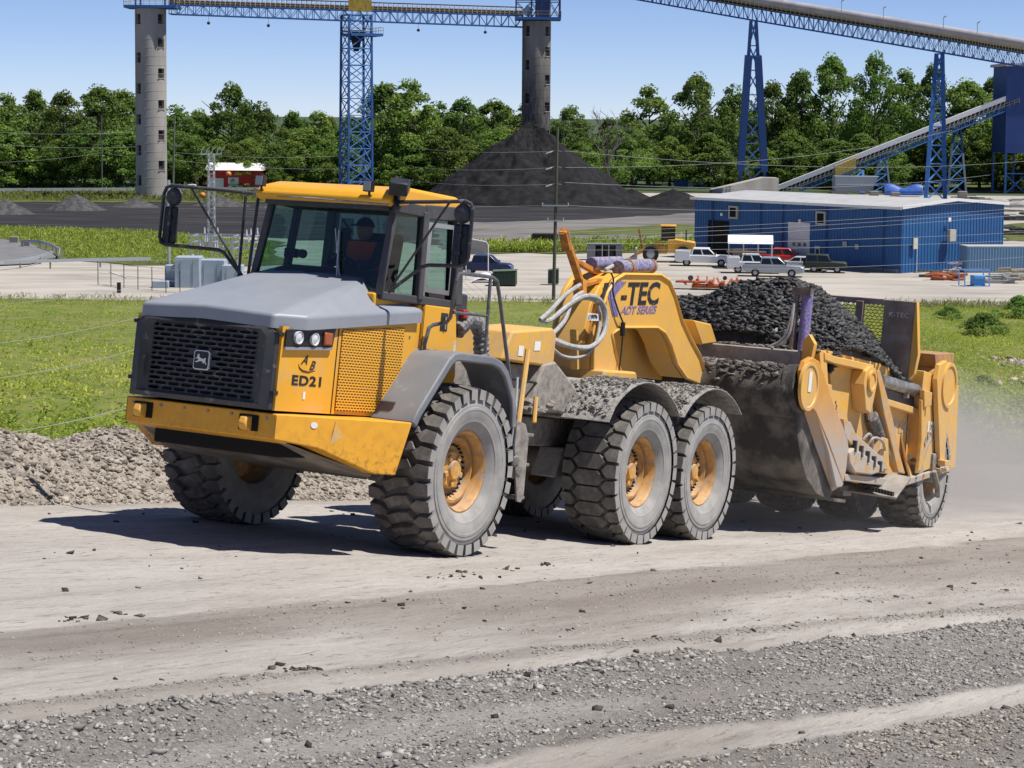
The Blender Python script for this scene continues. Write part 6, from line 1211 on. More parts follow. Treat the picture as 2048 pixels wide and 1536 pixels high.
scrap('stack of rusty orange scrap steel left of the blue frame', (41.68, 195.74, 0), 2.8, 1.6, .7, SCR[0], 12, 1); scrap('dark scrap skip at the foot of the workshop gable', (41.06, 199.32, 0), 2.4, 1.4, .6, SCR[1], 6, 2); scrap('grey scrap heap right of the blue frame', (46.14, 192.66, 0), 3.0, 1.6, .9, SCR[2], 14, 3); scrap('tan scrap at the right edge beyond the blue frame', (48.78, 196.44, 0), 2.6, 1.6, 1.1, SCR[3], 10, 4)
scrap('pale pallet stack against the workshop gable', (44.05, 203.42, 0), 1.0, .8, 1.3, M('pale pallet', (.45, .38, .36), .8), 8, 5)
for i, (u_, v_, m_, lb) in enumerate(((1960, 418, 2, 'white scrap strewn in the back lot right of the workshop'), (2010, 414, 2, 'pale wreckage in the back lot behind the workshop'), (2030, 440, 1, 'dark tank lying at the right edge behind the workshop'), (1935, 408, 1, 'dark rubble row behind the workshop roof'), (2045, 470, 1, 'dark tyre pile on the lawn right of the workshop'))):
    q = 15.5*4080/(v_-230-.008*(u_-1024)); scrap(lb, ((u_-1024)/4080*q, q, 0), 6, 3, 1.6, SCR[m_], 16, 20+i)

# ================================================================= VEHICLES IN THE YARD
TYRE = M('car tyre', (.02, .02, .02), .85); ALLOY = M('alloy wheel', (.42, .42, .43), .35, .6); REDL = M('tail lamp', (.35, .02, .02), .3); HEADL = M('head lamp', (.7, .7, .7), .2)
def carwheel(parent, x, y, r, wd=.28):
    b = MB(); b.lathe([(-wd/2, r*.55), (-wd/2, r*.95), (-wd/2+.04, r), (wd/2-.04, r), (wd/2, r*.95), (wd/2, r*.55)], (x, y, r), 1, 20); w_ = b.build('wheel', TYRE, parent)
    b = MB(); s = 1 if y > 0 else -1; b.lathe([(wd*.40, .001), (wd*.40, r*.3), (wd*.32, r*.5), (wd*.44, r*.60)], (x, y, r), 1, 16, sgn=s); b.build('rim', ALLOY, w_)
def car(name, label, cat, loc, rz, kind, paint, L=5.6, W=1.95):
    t = empty(name, loc, rz, label, cat); h = L/2; w2 = W/2
    if kind in ('pickup', 'service'):
        prof = [(-h, .55), (-h, 1.18), (-.75, 1.2), (.95, 1.16), (h-.35, 1.10), (h, .92), (h, .45), (h-.6, .38), (-h+.5, .42)]; cb = (-1.35, 1.32, -1.12, .5, 1.16, 1.90); wx = (1.75*L/5.8, -1.7*L/5.8); r = .40
    elif kind == 'sedan':
        prof = [(-h, .45), (-h+.05, .92), (-1.3, .98), (.8, .95), (h-.3, .78), (h, .62), (h, .35), (-h+.2, .32)]; cb = (-1.75, 1.05, -1.0, .3, .93, 1.42); wx = (1.45, -1.35); r = .33
    else:
        prof = [(-h, .6), (-h, 1.12), (.5, 1.12), (h-.2, 1.08), (h, .95), (h, .5), (-h, .5)]; cb = (-h+.02, .55, -h+.08, .2, 1.1, 1.82); wx = (1.15, -1.15); r = .40
    b = MB(); b.prism(prof, 1, -w2, w2); b.build('body', paint, t, bev=.09, seg=3)
    x0, x1, t0, t1, z0, z1 = cb; q = w2-.04; k = w2-.2; b = MB()
    b.add([(x0, -q, z0), (x1, -q, z0), (x1, q, z0), (x0, q, z0), (t0, -k, z1), (t1, -k, z1), (t1, k, z1), (t0, k, z1)], [(0, 1, 2, 3), (4, 7, 6, 5), (0, 4, 5, 1), (1, 5, 6, 2), (2, 6, 7, 3), (3, 7, 4, 0)]); cab_ = b.build('cabin', paint, t, bev=.06)
    def lerp(a, c, f): return tuple(a[i]+(c[i]-a[i])*f for i in range(3))
    for s in (-1, 1):
        A, B, C, D = (x0, q*s, z0), (x1, q*s, z0), (t1, k*s, z1), (t0, k*s, z1)
        for f0, f1 in ((.06, .46), (.52, .93)):
            lo0, lo1 = lerp(A, B, f0), lerp(A, B, f1); hi0, hi1 = lerp(D, C, f0), lerp(D, C, f1); b = MB(); off = V((0, .012*s, .0)); b.add([V(lerp(lo0, hi0, .12))+off, V(lerp(lo1, hi1, .12))+off, V(lerp(lo1, hi1, .86))+off, V(lerp(lo0, hi0, .86))+off], [(0, 1, 2, 3)]); b.build('side_window', CARGL, cab_, smooth=0)
        b = MB(); b.box((h-.12, (w2-.28)*s, .88 if kind != 'sedan' else .66), (.2, .35, .16)); b.build('headlight', HEADL, t, bev=.03)
        b = MB(); b.box((-h+.03, (w2-.14)*s, .98 if kind != 'sedan' else .8), (.10, .18, .30)); b.build('tail_light', REDL, t, bev=.02)
        b = MB(); b.box((x1-.15, (w2+.1)*s, z0+.12), (.12, .22, .16)); b.build('door_mirror', BLACK, t, bev=.02)
        for x in wx: carwheel(t, x, (w2-.10)*s, r)
    for A, B, C, D, dx in (((x1, -q, z0), (x1, q, z0), (t1, k, z1), (t1, -k, z1), .012), ((x0, -q, z0), (x0, q, z0), (t0, k, z1), (t0, -k, z1), -.012)):
        b = MB(); o_ = V((dx, 0, .006)); b.add([V(lerp(lerp(A, B, .07), lerp(D, C, .07), .1))+o_, V(lerp(lerp(A, B, .93), lerp(D, C, .93), .1))+o_, V(lerp(lerp(A, B, .93), lerp(D, C, .93), .9))+o_, V(lerp(lerp(A, B, .07), lerp(D, C, .07), .9))+o_], [(0, 1, 2, 3)]); b.build('windscreen', CARGL, cab_, smooth=0)
    for x in (h-.02, -h+.02):
        b = MB(); b.box((x, 0, .55 if kind != 'sedan' else .45), (.14, W*.94, .2)); b.build('bumper', CHROME if kind == 'pickup' else BLACK, t, bev=.03)
    if kind == 'pickup':
        b = MB(); b.bb((-h+.12, -w2+.12, 1.0), (-1.4, w2-.12, 1.205)); b.build('bed_liner', BLACK, t)
    if kind == 'service':
        for s in (-1, 1): b = MB(); b.bb((-h+.05, (w2-.42)*s, .62), (-1.42, (w2+.05)*s, 1.62)); b.build('tool_locker', paint, t, bev=.03)
        b = MB(); b.bb((-h+.1, -.5, 1.0), (-1.45, .5, 1.3)); b.build('bed_load', SCR[1], t)
    return t
SILV = M('silver paint', (.38, .41, .46), .3, .5); WHT = M('white car paint', (.74, .75, .76), .3); REDP = M('red car paint', (.62, .03, .015), .3); GRNP = M('dark olive paint', (.035, .05, .035), .45); NAVY = M('navy car paint', (.015, .025, .09), .25)
car('pickup_truck', 'silver crew cab pickup parked nearest in the yard', 'pickup', (25.51, 198.37, 0), rad(-10), 'pickup', SILV, 5.9)
car('service_truck', 'white service truck with tool lockers beside the yellow loader', 'truck', (19.96, 211.65, 0), rad(-8), 'service', WHT, 6.0, 2.1)
ut = car('service_truck', 'white utility truck with a ladder rack behind the silver pickup', 'truck', (24.06, 202.64, 0), rad(-4), 'service', WHT, 5.4, 2.0)
b = MB(); [b.bar((x, y, 1.2), (x, y, 2.1), .07) for x in (-2.5, -.9) for y in (-.8, .8)]; [b.bar((-2.7, y, 2.1), (1.2, y, 2.1), .07) for y in (-.8, -.3, .3, .8)]; b.build('ladder_rack', M('worn wood rack', (.35, .22, .15), .8), ut)
car('pickup_truck', 'bright red pickup parked behind the silver pickup', 'pickup', (28.51, 212.57, 0), rad(-16), 'pickup', REDP, 5.6)
car('sedan', 'pale silver sedan between the red pickup and the dark jeep', 'car', (29.74, 206.51, -0), rad(-14), 'sedan', M('pale silver paint', (.58, .60, .62), .3, .3), 4.7, 1.85)
jp = car('off_roader', 'dark olive off-road vehicle with spare wheel at the workshop wall', 'car', (31.5, 204.06, 0), rad(-12), 'jeep', GRNP, 4.1, 1.85); b = MB(); b.lathe([(-.12, .05), (-.12, .36), (.12, .36), (.12, .05)], (-2.15, 0, 1.0), 0, 18); b.build('spare_wheel', TYRE, jp)
car('pickup_truck', 'dark navy pickup left of the utility pole', 'pickup', (-2.53, 197.99, 0), rad(-8), 'pickup', NAVY, 5.2)
car('van', 'white van parked behind the left concrete stack', 'van', (-62.47, 400, 1.72), rad(-5), 'sedan', WHT, 5.0).location.z = 0
# wheel loader
ld_ = empty('wheel_loader', (16.31, 217.03, 0), rad(176), 'yellow wheel loader parked at the back of the gravel yard', 'loader'); ld_.scale = (1.1, 1.1, 1.15)
b = MB(); b.prism([(-2.9, .9), (-2.9, 1.9), (-1.0, 2.15), (-.2, 2.1), (-.2, .9)], 1, -.95, .95); b.prism([(-.2, .8), (-.2, 1.6), (1.0, 1.5), (1.3, .8)], 1, -.5, .5); b.build('chassis', YEL, ld_, bev=.06)
b = MB(); [b.bar((x, y, 2.0), (x, y, 3.3), .1) for x in (-.9, .35) for y in (-.65, .65)]; b.build('cab_posts', BLACK, ld_); b = MB(); b.bb((-1.05, -.8, 3.3), (.5, .8, 3.45)); b.build('cab_roof', YEL, ld_, bev=.05); b = MB(); b.bb((-.86, -.62, 2.0), (.31, .62, 3.3)); b.build('cab_glass', CARGL, ld_)
for s in (-1, 1):
    for x in (-1.7, 1.4): carwheel(ld_, x, 1.0*s, .78, .6)
    b = MB(); b.bar((.3, .45*s, 1.9), (2.2, .45*s, 1.0), .2, .35); b.bar((2.2, .45*s, 1.0), (2.9, .45*s, .7), .2, .3); b.build('lift_arm', YEL, ld_)
b = MB(); b.prism([(2.7, .15), (4.0, .1), (3.4, .35), (3.0, .6), (2.9, 1.3), (2.7, 1.3)], 1, -1.35, 1.35); b.build('bucket', STEEL, ld_, bev=.03); b = MB(); b.bar((-2.0, .5, 2.0), (-2.0, .5, 3.0), .14); b.build('exhaust', BLACK, ld_); b = MB(); b.bar((2.2, -1.0, 1.0), (2.6, -1.05, 3.0), .3, .2); b.build('raised_link', RUST, ld_)
dz_ = empty('bulldozer', (24.68, 452.6, 0), rad(10), 'small pale yellow bulldozer behind the coal cone', 'bulldozer'); b = MB(); b.bb((-2, -1, .9), (1.6, 1, 1.8)); b.build('body', YELD, dz_, bev=.1); b = MB(); b.bb((-1.2, -.8, 1.8), (.2, .8, 3.0)); b.build('cab', YELD, dz_, bev=.1)
for s in (-1, 1): b = MB(); b.prism([(-2.2, .3), (-1.8, .95), (1.6, .95), (2, .3), (1.6, 0), (-1.8, 0)], 1, .9*s, 1.5*s); b.build('track', BLACK, dz_)
b = MB(); b.bb((2.3, -1.8, .1), (2.6, 1.8, 1.5)); b.build('blade', M('worn blade', (.5, .47, .42), .5), dz_)
# canopy shelter
cn = empty('canopy', (24.48, 209.35, 0), rad(-6), 'white-roofed canopy shelter in front of the workshop', 'shelter'); b = MB(); b.prism([(-2.0, 2.6), (0, 3.4), (2.0, 2.6), (0, 3.3)], 0, -2.3, 2.3); b.build('roof', TRIM, cn)
for x in (-2.2, -.7, .8, 2.2):
    for y in (-1.9, 1.9): b = MB(); b.bar((x, y, 0), (x, y, 2.65), .09); b.build('post', TRIM, cn)
b = MB(); b.bb((-1.8, .4, 0), (-.2, 1.4, 1.9)); b.build('cabinet', STEEL, cn); b = MB(); b.bb((.6, .2, 0), (1.9, 1.4, 1.1)); b.build('bench', BLUP, cn)
# orange machine frame lying in the yard
om = empty('machine_frame', (17.9, 182.79, 0), rad(-8), 'rusty orange machine frame lying on the yard gravel', 'machine'); om.scale = (1.22, 1.2, 1.2); r = random.Random(3); OM = M('rusty orange frame', (.42, .085, .02), .7, c2=(.24, .07, .03), scale=2.5)
b = MB(); b.bb((-1.4, -.7, .15), (2.4, .7, .35)); b.bb((-2.6, -.5, .5), (-.4, .5, .62)); [b.bb((x, -.8, .2), (x+.3, .8, r.uniform(.5, .8))) for x in (-1.2, -.2, .7, 1.5, 2.2)]; b.build('deck', OM, om, bev=.02)
for i in range(9): b = MB(); x = -1.8+i*.5; b.bar((x, -.6, .4), (x+r.uniform(-.4, .4), .6, r.uniform(.6, .95)), .12, .1); b.build('strut', OM, om)
b = MB(); b.disc((-1.5, -.2, .85), .2, .3, 1, 12); b.build('motor', SCR[1], om); b = MB(); b.disc((1.0, .3, .85), .16, .3, 1, 12); b.build('motor', SCR[1], om)
# boxes in the yard behind the gooseneck
gs_ = empty('generator_unit', (9.92, 218.56, 0), rad(-3), 'grey steel unit with open front beyond the gooseneck', 'container'); b = MB(); b.bb((-1.9, 0, .1), (-1.0, 1.6, 1.75)); b.bb((1.2, 0, .1), (1.9, 1.6, 1.75)); b.bb((-1.9, 0, 1.65), (1.9, 1.6, 1.8)); b.bb((-1.9, 1.5, .1), (1.9, 1.6, 1.7)); b.bb((-1.9, 0, 0), (1.9, 1.6, .12)); b.build('casing', M('grey casing', (.17, .18, .19), .6), gs_, bev=.02); b = MB(); b.bb((-.9, .5, .1), (-.2, 1.4, 1.3)); b.bb((.1, .4, .1), (1.0, 1.4, 1.0)); b.build('engine', BLACK, gs_, bev=.03)
for x in (-.25, .45): b = MB(); b.bar((x, .03, .1), (x, .03, 1.65), .1); b.build('frame_post', M('pale post', (.4, .4, .4), .6), gs_)
b = MB(); 
def roundbox(a, c): return None
b.prism([(-1.7, 0), (-1.6, 1.35), (-1.4, 1.6), (1.4, 1.6), (1.6, 1.35), (1.7, 0)], 1, 0, 1.8); o = b.build('dark_box', M('charred steel', (.02, .017, .016), .85, c2=(.04, .035, .03), scale=2), bev=.06); o.location = (3.85, 239.38, 0); tag(o, 'charred dark steel box standing left of the utility pole top', 'container')
db = empty('dumpster', (-0.72, 184.23, 0), rad(-6), 'dark green dumpster left of the utility pole', 'dumpster'); b = MB(); b.prism([(-1.05, .1), (-1.05, 1.25), (1.05, 1.35), (1.05, .1)], 1, 0, 1.4); b.build('body', M('dumpster green', (.03, .055, .035), .6), db, bev=.02); b = MB(); b.slab([(-1.1, -.05, 1.3), (1.1, -.05, 1.4), (1.1, 1.45, 1.45), (-1.1, 1.45, 1.35)], .06); b.build('lid', M('grey green lid', (.10, .14, .10), .7), db)
for x in (-.7, -.2, .3, .8): b = MB(); b.bar((x, -.03, .15), (x, -.03, 1.2), .08, .06); b.build('rib', M('dumpster green', (.03, .055, .035), .6), db)
db2 = copy_tree(db); db2.location = (3.76, 186.29, 0); db2.scale = (.45, .6, 1.0); tag(db2, 'narrow dark bin standing against the utility pole', 'bin')
b = MB(); b.grid(lambda a, c: (-1.3+2.6*a, 1.6*c, 1.0*math.sin(math.pi*min(.98, max(.02, a)))*(.75+.25*math.sin(c*9+a*5))*math.sin(math.pi*(c*.8+.15))), 14, 10); o = b.build('white_tarp', M('white tarp', (.72, .73, .76), .6)); o.location = (-2.58, 187.91, 0); tag(o, 'crumpled white tarp beside the green dumpster', 'tarp')
gf = empty('bent_pipe_stand', (-3.24, 191.28, 0), rad(-5), 'pale bent-pipe frame with a grey board behind the handrail', 'frame'); b = MB(); b.tube([(-1.1, 0, 0), (-1.1, 0, 3.6), (-.9, 0, 3.9), (.8, 0, 3.6), (1.0, 0, 3.3), (1.0, 0, 0)], .06, 6); b.build('pipe', M('pale pipe', (.6, .6, .6), .5), gf); b = MB(); b.bb((-1.0, .1, 2.4), (.9, .16, 3.7)); b.build('board', M('grey board', (.3, .29, .27), .8), gf)

# ================================================================= POLES, WIRES
WOOD = M('weathered pole wood', (.12, .115, .085), .9, c2=(.07, .07, .05), scale=3, stretch=(1, 1, .1)); WIRE = M('wire', (.30, .30, .31), .7); INS = M('grey insulator', (.5, .52, .55), .4); GALV = M('galvanised steel', (.42, .45, .48), .5, .4)
def pole(label, base, ztop, r, arms=(), mat=WOOD, lean=0.):
    t = empty('utility_pole', base, 0, label, 'pole'); b = MB(); b.tube([(0, 0, 0), (lean, 0, ztop)], [r, r*.7], 10); b.build('shaft', mat, t)
    for z, x0, x1 in arms:
        b = MB(); b.bar((x0, -.12, z), (x1, -.12, z), .10, .12); a_ = b.build('crossarm', GALV, t)
        for x in (x0, x1): b = MB(); b.tube([(x, -.12, z), (x, -.12, z+.25)], .05, 6); b.build('insulator', INS, a_)
    return t
zp = lambda v: zat(v, 171, 1108)
p1 = pole('tall wooden utility pole in the middle of the yard with two crossarms', (3.51, 171.07, 0), zp(255), .16, ((zp(411), -1.0, 1.15), (zp(441), -.55, .75)), lean=.2)
for i, v_ in enumerate((300, 332, 366)):
    b = MB(); z = zp(v_); b.tube([(0, 0, z), (-.3, 0, z-.15), (-.75, 0, z-.3)], [.03, .08, .05], 6); b.build('insulator_string', INS, p1)
    b = MB(); b.bar((0, 0, z), (.6, 0, z-.12), .05); b.build('bracket', GALV, p1)
pole('slim pole behind the hauler cab roof', (-18.81, 442.57, 0), zat(252, 440, 852), .35, mat=M('green grey pole', (.14, .17, .12), .8))
pole('thin dark pole far left before the woods', (-77.59, 385.45, 0), zat(230, 384, 204), .16, ((zat(268, 384, 204), -.6, .6),), mat=M('dark pole', (.10, .10, .09), .8))
pole('greenish pole just right of the left concrete stack', (-65.83, 395.41, -0), zat(232, 395, 346), .22, ((zat(262, 395, 346), -2.2, .2), (zat(290, 395, 346), -.2, 1.4), (zat(320, 395, 346), -2.2, .2)), mat=M('green grey pole', (.14, .17, .12), .8), lean=.4)
pole('thin pole right of the tall coal cone', (9.54, 386.33, 0), zat(240, 380, 1126), .14, mat=MATS['dark pole'])
for u_, v0, v1, lb in ((605, 378, 322, 'pale steel post with dead brush top left of the lattice tower'), (767, 378, 316, 'pale steel post with dead brush top right of the lattice tower')):
    Y_ = 15.5*4080/(v0-230+3); t = empty('brush_post', ((u_-1024)/4080*Y_, Y_, 0), 0, lb, 'post'); zt2 = zat(v1, Y_, u_); b = MB(); b.tube([(0, 0, 0), (0, 0, zt2)], .3, 8); b.build('post', GALV, t); b = MB(); rr = random.Random(u_)
    for i in range(26): a = rr.uniform(-2.4, 2.4); b.tube([(0, 0, zt2-.4), (a*.5, rr.uniform(-.5, .5), zt2+.7), (a, rr.uniform(-1, 1), zt2+rr.uniform(.6, 1.9))], [.07, .05, .02], 4)
    b.build('brush', M('dead brush', (.30, .28, .25), .9), t)
ms = empty('lattice_mast', (-34.02, 230.33, 0), rad(20), 'galvanised lattice mast with hooked top above the substation', 'mast'); Ym = 15.5*4080/(500-230+5); zm = zat(308, Ym, 423); b = MB()
for i, j in cs: b.bar((i*.38, j*.38, 0), (i*.3, j*.3, zm), .09)
for k in range(22):
    for f in range(4): (i0, j0), (i1, j1) = cs[f], cs[(f+1) % 4]; z0, z1 = zm*k/22, zm*(k+1)/22; w0 = .38-.08*k/22; b.bar((i0*w0, j0*w0, z0), (i1*w0, j1*w0, z1), .05) if k % 2 else b.bar((i1*w0, j1*w0, z0), (i0*w0, j0*w0, z1), .05)
b.build('lattice', GALV, ms); b = MB(); b.bar((-1.2, 0, zm), (1.2, 0, zm), .1); [b.tube([(x, 0, zm), (x+.15, 0, zm+.5), (x+.45, 0, zm+.75)], .04, 5) for x in (-1.2, -.6, 0, .6, 1.1)]; b.build('top_arm', GALV, ms)
b = MB(); q = (-34.92, 207.07, 0); b.tube([(q[0], q[1], 0), (q[0], q[1], zat(360, q[1], 338))], .17, 10); thing('steel_post', 'plain galvanised post behind the far mirror', 'post', b, GALV)
for i, (u_, v_, Y_, lb) in enumerate(((456, 348, 300, 'orange wire marker ball right of the lattice mast'), (404, 390, 300, 'orange wire marker ball just left of the lattice mast'))):
    b = MB(); b.lathe([(.42*math.cos(t_), .42*math.sin(t_)+.0005) for t_ in np.linspace(0, math.pi, 9)], ((u_-1024)/4080*Y_, Y_, zat(v_, Y_, u_)), 2, 14); thing('wire_marker', lb, 'marker ball', b, M('orange marker', (.75, .22, .06), .5))
def wire(label, a, c, sag=.6, r=.022):
    a, c = V(a), V(c); b = MB(); b.tube([a.lerp(c, i/20)-V((0, 0, 4*sag*(i/20)*(1-i/20))) for i in range(21)], r, 4); return tag(b.build('power_line', WIRE), label, 'wire')
W_ = [('top power line running left from the yard pole', (3.01, 171, 12.48), (-14.39, 300, 10.56), .3), ('second power line running left from the yard pole', (3.03, 171, 11.1), (-14.38, 300, 7.77), .3), ('third power line running left from the yard pole', (3.04, 171, 9.72), (-14.37, 300, 5.71), .3), ('power line left from the upper crossarm of the yard pole', (2.51, 171, 7.95), (-86.18, 330, 1.1), .8), ('power line left from the lower crossarm of the yard pole', (2.94, 171, 6.7), (-39.23, 150, 4.53), 1.2),
      ('power line right from the upper crossarm of the yard pole', (4.69, 171, 7.97), (47.41, 180, 8.75), .8), ('top wire crossing the right woods', (4.35, 171, 12.53), (65.71, 250, 10.66), 1.2), ('second wire crossing the right woods', (4.37, 171, 11.15), (55.53, 260, 13.92), 1.2), ('third wire crossing the right woods', (4.38, 171, 9.9), (60.76, 260, 8.37), 1.0),
      ('highest of the three wires crossing the workshop wall', (3.5, 171, 5.65), (46.11, 175, 8.08), .25), ('middle of the three wires crossing the workshop wall', (3.5, 171, 5.32), (46.12, 175, 7.83), .3), ('lowest of the three wires crossing the workshop wall', (3.5, 171, 4.98), (46.13, 175, 7.53), .35), ('wire crossing the workshop door', (3.51, 171, 4.73), (46.18, 175, 5.94), .3), ('wire crossing above the jeep', (3.51, 171, 4.22), (46.2, 175, 5.25), .3), ('lowest wire crossing the parked cars', (3.53, 171, 2.71), (46.23, 175, 3.87), .6),
      ('wire over the top of the left weed slope', (-15.56, 60, 9.75), (-23.89, 140, 3.98), .2), ('wire across the middle of the left weed slope', (-11.68, 45, 10.32), (-10.69, 60, 9.55), .1), ('wire across the lower left weed slope', (-10.39, 40, 10.2), (-9.27, 52, 9.55), .1), ('lowest wire across the left weed slope', (-7.8, 30, 10.69), (-7.16, 38, 9.97), .05),
      ('upper wire across the left woods', (-99.08, 380, 11.75), (-67.25, 395, 12.27), .8), ('second wire across the left woods', (-99.11, 380, 9.61), (-67.27, 395, 9.18), .8), ('third wire across the left woods', (-99.15, 380, 5.9), (-77.15, 384, 7.86), .5), ('wire from the thin left pole to the left concrete stack', (-77.15, 384, 7.86), (-67.53, 366, 7.55), .2), ('wire right of the left stack across the red building', (-65.35, 395, 6.3), (-33.86, 400, 4.69), .6), ('lower wire right of the left stack', (-65.34, 395, 7.75), (-33.86, 400, 7.23), .6)]
for lb, a, c, s_ in W_: wire(lb, a, c, s_, .007 if a[1] < 80 else (.014 if a[1] < 200 else .022))
# ================================================================= LEFT SIDE: guardrails, substation, red building
def guardrail(label, pts, h=.75, post=True, w=.3):
    t = empty('guardrail', (0, 0, 0), 0, label, 'guardrail'); b = MB()
    for p, q in zip(pts, pts[1:]): b.bar(V(p)+V((0, 0, h)), V(q)+V((0, 0, h)), .08, w)
    b.build('rail', GALV, t)
    for p, q in zip(pts, pts[1:]):
        L_ = (V(q)-V(p)).length
        for k in range(max(1, int(L_/3.5))): e = V(p).lerp(V(q), k/max(1, int(L_/3.5)))+V((0, .12, 0)); b = MB(); b.bar(e, e+V((0, 0, h)), .14); b.build('post', STEEL, t)
    return t
guardrail('long pale guardrail in front of the left woods', [(-101.18, 373.44, 0), (-71.15, 384.34, 0)], 1.0, w=.55); guardrail('pale guardrail between the left stack and the cab', [(-65.64, 387.92, 0), (-44.73, 392.26, 0)], 1.0, w=.5)
guardrail('curved guardrail around the outside of the access road', [(-55.61, 231.15, 0), (-53.48, 230.54, 0), (-50.62, 224.14, 0), (-48.11, 216.52, 0), (-46.61, 209.31, 0)], .8); guardrail('dark guardrail along the near side of the access road', [(-50.98, 194.86, -0), (-48.59, 200.87, 0), (-47.89, 206.35, 0), (-48.06, 212.77, 0)], .8)
guardrail('straight guardrail beside the gravel drive at left', [(-51.62, 197.31, 0), (-45.55, 200.53, -0), (-41.12, 202.99, 0), (-36.36, 204.86, 0)], .8)
gt = empty('wire_gate', (0, 0, 0), 0, 'chain-link fence of thin posts in front of the substation', 'fence'); pts = [V(p) for p in ((-37.13, 182.36, 0), (-35.68, 180.89, 0), (-34.15, 178.93, 0), (-32.66, 177.53, 0), (-31.28, 176.64, 0), (-29.75, 174.78, 0), (-28.25, 172.97, 0))]
for p in pts: b = MB(); b.bar(p, p+V((0, 0, 2.1)), .06); b.build('post', BLACK, gt)
for z in (.1, 1.1, 2.05):
    b = MB(); [b.bar(p+V((0, 0, z)), q+V((0, 0, z)), .03) for p, q in zip(pts, pts[1:])]; b.build('rail', GALV, gt)
b = MB(); b.bar(pts[0]+V((1.0, 0, 1.2)), pts[2]+V((.3, -.3, .95)), .1); b.build('gate_bar', TRIM, gt)
SUBM = M('pale blue grey cabinet', (.36, .43, .50), .5, c2=(.30, .37, .44), scale=1)
for i, (u_, v_, wd, hg, dp, lb) in enumerate(((344, 574, .75, 1.9, 1.2, 'narrow pale cabinet at the left end of the substation'), (372, 576, 1.1, 2.7, 2.5, 'large pale blue switchgear cabinet in the substation'), (420, 574, 1.2, 2.4, 2.0, 'pale switchgear cabinet right of the large one'), (462, 576, .9, 2.0, 1.6, 'pale cabinet at the right end of the substation'), (318, 577, .7, .6, .8, 'low pale box left of the substation cabinets'))):
    Y_ = 15.5*4080/(v_-230+5); b = MB(); b.bb((-wd, 0, 0), (wd, dp, hg)); o = b.build('switchgear_cabinet', SUBM, bev=.04); o.location = ((u_-1024)/4080*Y_, Y_, 0); tag(o, lb, 'cabinet')
    for k in (-.5, .5): b = MB(); b.bar((wd*k, -.02, .3), (wd*k, -.02, hg-.3), .06, .04); b.build('door_edge', GALV, o)
ss = empty('substation_gantry', (-27.9, 196.01, 0), rad(-3), 'steel gantry with insulators above the substation cabinets', 'gantry'); rr = random.Random(9)
for x in (-3, -1, 1, 3):
    for y in (0, 3): b = MB(); b.bar((x, y, 0), (x, y, 3.6), .16); b.build('column', GALV, ss)
for z in (2.4, 3.0, 3.6):
    b = MB(); [b.bar((-3.4, y, z), (3.4, y, z), .12) for y in (0, 3)]; [b.bar((x, 0, z), (x, 3, z), .1) for x in (-3, -1, 1, 3)]; b.build('beam', GALV, ss)
for i in range(16): b = MB(); x, y = rr.uniform(-3.2, 3.2), rr.choice([0, 1.5, 3]); b.tube([(x, y, 2.5+.6*(i % 3)), (x, y, 3.1+.6*(i % 3))], [.12, .07], 6); b.build('insulator', INS, ss)
for i in range(6): b = MB(); x = -2.8+i*1.1; b.tube([(x, -.6, 0), (x, -.6, rr.uniform(1.2, 2.2))], .14, 8); b.build('bushing', M('pale bushing', (.42, .47, .52), .5), ss)
b = MB(); q = (-33.72, 174.42, 0); b.bar(q, V(q)+V((0, 0, .9)), .3); thing('marker_stub', 'short dark post at the top edge of the weed slope', 'post', b, BLACK)
for i, (u_, v_) in enumerate(((25, 487), (48, 494))):
    q = 15.5*4080/(v_-230+8); b = MB(); b.bb((-.5, 0, 0), (.5, .6, .8)); o = b.build('concrete_block', STEEL, bev=.04); o.location = ((u_-1024)/4080*q, q, 0); tag(o, ['squat block beside the access road', 'squat block at the start of the curved guardrail'][i], 'block')
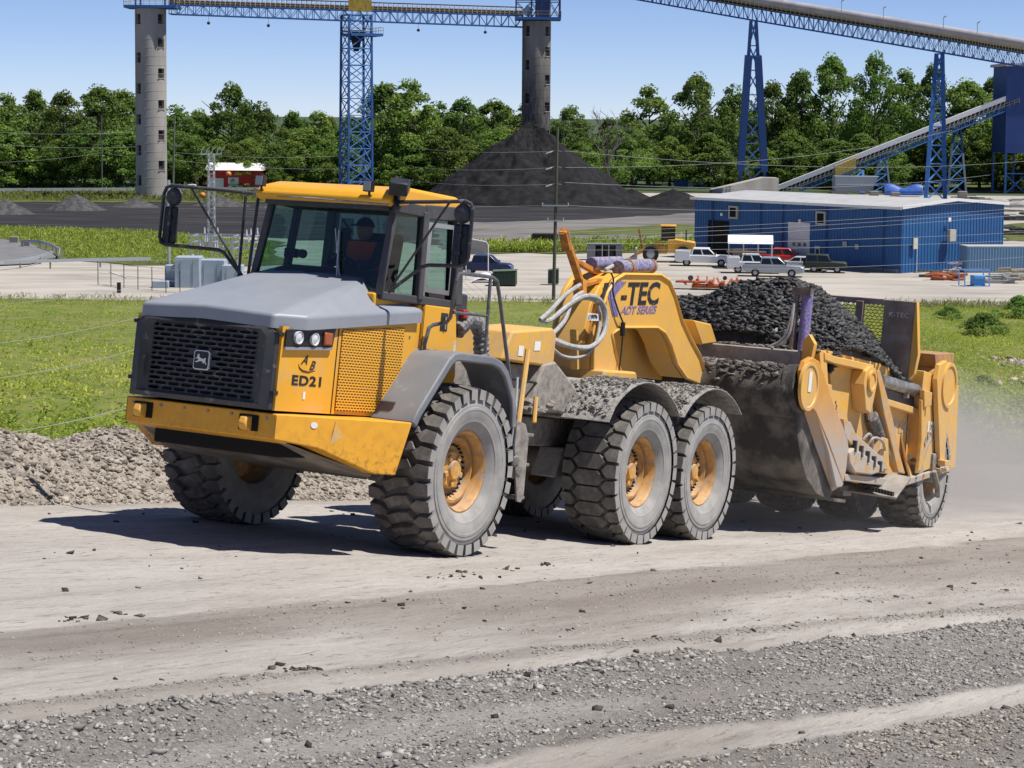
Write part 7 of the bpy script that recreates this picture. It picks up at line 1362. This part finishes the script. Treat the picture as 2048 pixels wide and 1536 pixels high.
rb = empty('red_building', (-53.51, 380.77, 0), rad(-4), 'red building with white roof half hidden behind the left woods', 'building'); rb.location = ((452-1024)/4080*402, 402, 0); b = MB(); b.bb((-4.0, 0, 0), (7.0, 6, 4.2)); b.build('wall', M('red wall', (.50, .03, .02), .6), rb); b = MB(); b.prism([(-.5, 4.2), (3, 5.6), (6.5, 4.2)], 0, -4.3, 7.3); b.build('roof', TRIM, rb); b = MB(); b.bb((-3.8, -.06, 0), (-.6, 0, 2.6)); b.bb((.3, -.06, 0), (2.4, 0, 2.8)); b.build('bay_doors', TRIM, rb)

# ================================================================= AIRBORNE DUST behind the scraper
b = MB(); D0, D1 = (-48, -10.5, -.6), (-4.5, 3.2, 3.6); b.bb(D0, D1); dm = bpy.data.materials.new('road dust'); dm.use_nodes = True; t = dm.node_tree; N = t.nodes; L = t.links.new
N.remove(N['Principled BSDF']); pv = N.new('ShaderNodeVolumePrincipled'); pv.inputs['Color'].default_value = (.86, .81, .75, 1); pv.inputs['Anisotropy'].default_value = .35
tc = N.new('ShaderNodeTexCoord'); sx = N.new('ShaderNodeSeparateXYZ'); L(tc.outputs['Generated'], sx.inputs[0])
def mr(src, a, c, lo=0., hi=1.): r = N.new('ShaderNodeMapRange'); r.interpolation_type = 'SMOOTHSTEP'; r.inputs[1].default_value = a; r.inputs[2].default_value = c; r.inputs[3].default_value = lo; r.inputs[4].default_value = hi; L(src, r.inputs[0]); return r.outputs[0]
def mul(a, c): m_ = N.new('ShaderNodeMath'); m_.operation = 'MULTIPLY'; L(a, m_.inputs[0]); (L(c, m_.inputs[1]) if not isinstance(c, float) else setattr(m_.inputs[1], 'default_value', c)); return m_.outputs[0]
nz_ = N.new('ShaderNodeTexNoise'); nz_.inputs['Scale'].default_value = .38; nz_.inputs['Detail'].default_value = 3; L(tc.outputs['Object'], nz_.inputs['Vector'])
f = mul(mr(nz_.outputs['Fac'], .3, .7), mr(sx.outputs[2], .95, .12)); f = mul(f, mr(sx.outputs[0], 1.0, .62, .0, 1.)); f = mul(f, mr(sx.outputs[0], 0., .3)); f = mul(f, mul(mr(sx.outputs[1], 0., .3), mr(sx.outputs[1], 1., .72)))
L(mul(f, .28), pv.inputs['Density']); L(pv.outputs[0], N['Material Output'].inputs['Volume'])
dc = b.build('dust_cloud', dm, smooth=0); dc.matrix_world = TM; tag(dc, 'pale dust hanging behind the scraper', 'dust', kind='stuff')
SC.cycles.volume_step_rate = 2.0; SC.cycles.volume_max_steps = 128; SC.cycles.volume_bounces = 1

bpy.context.view_layer.update()
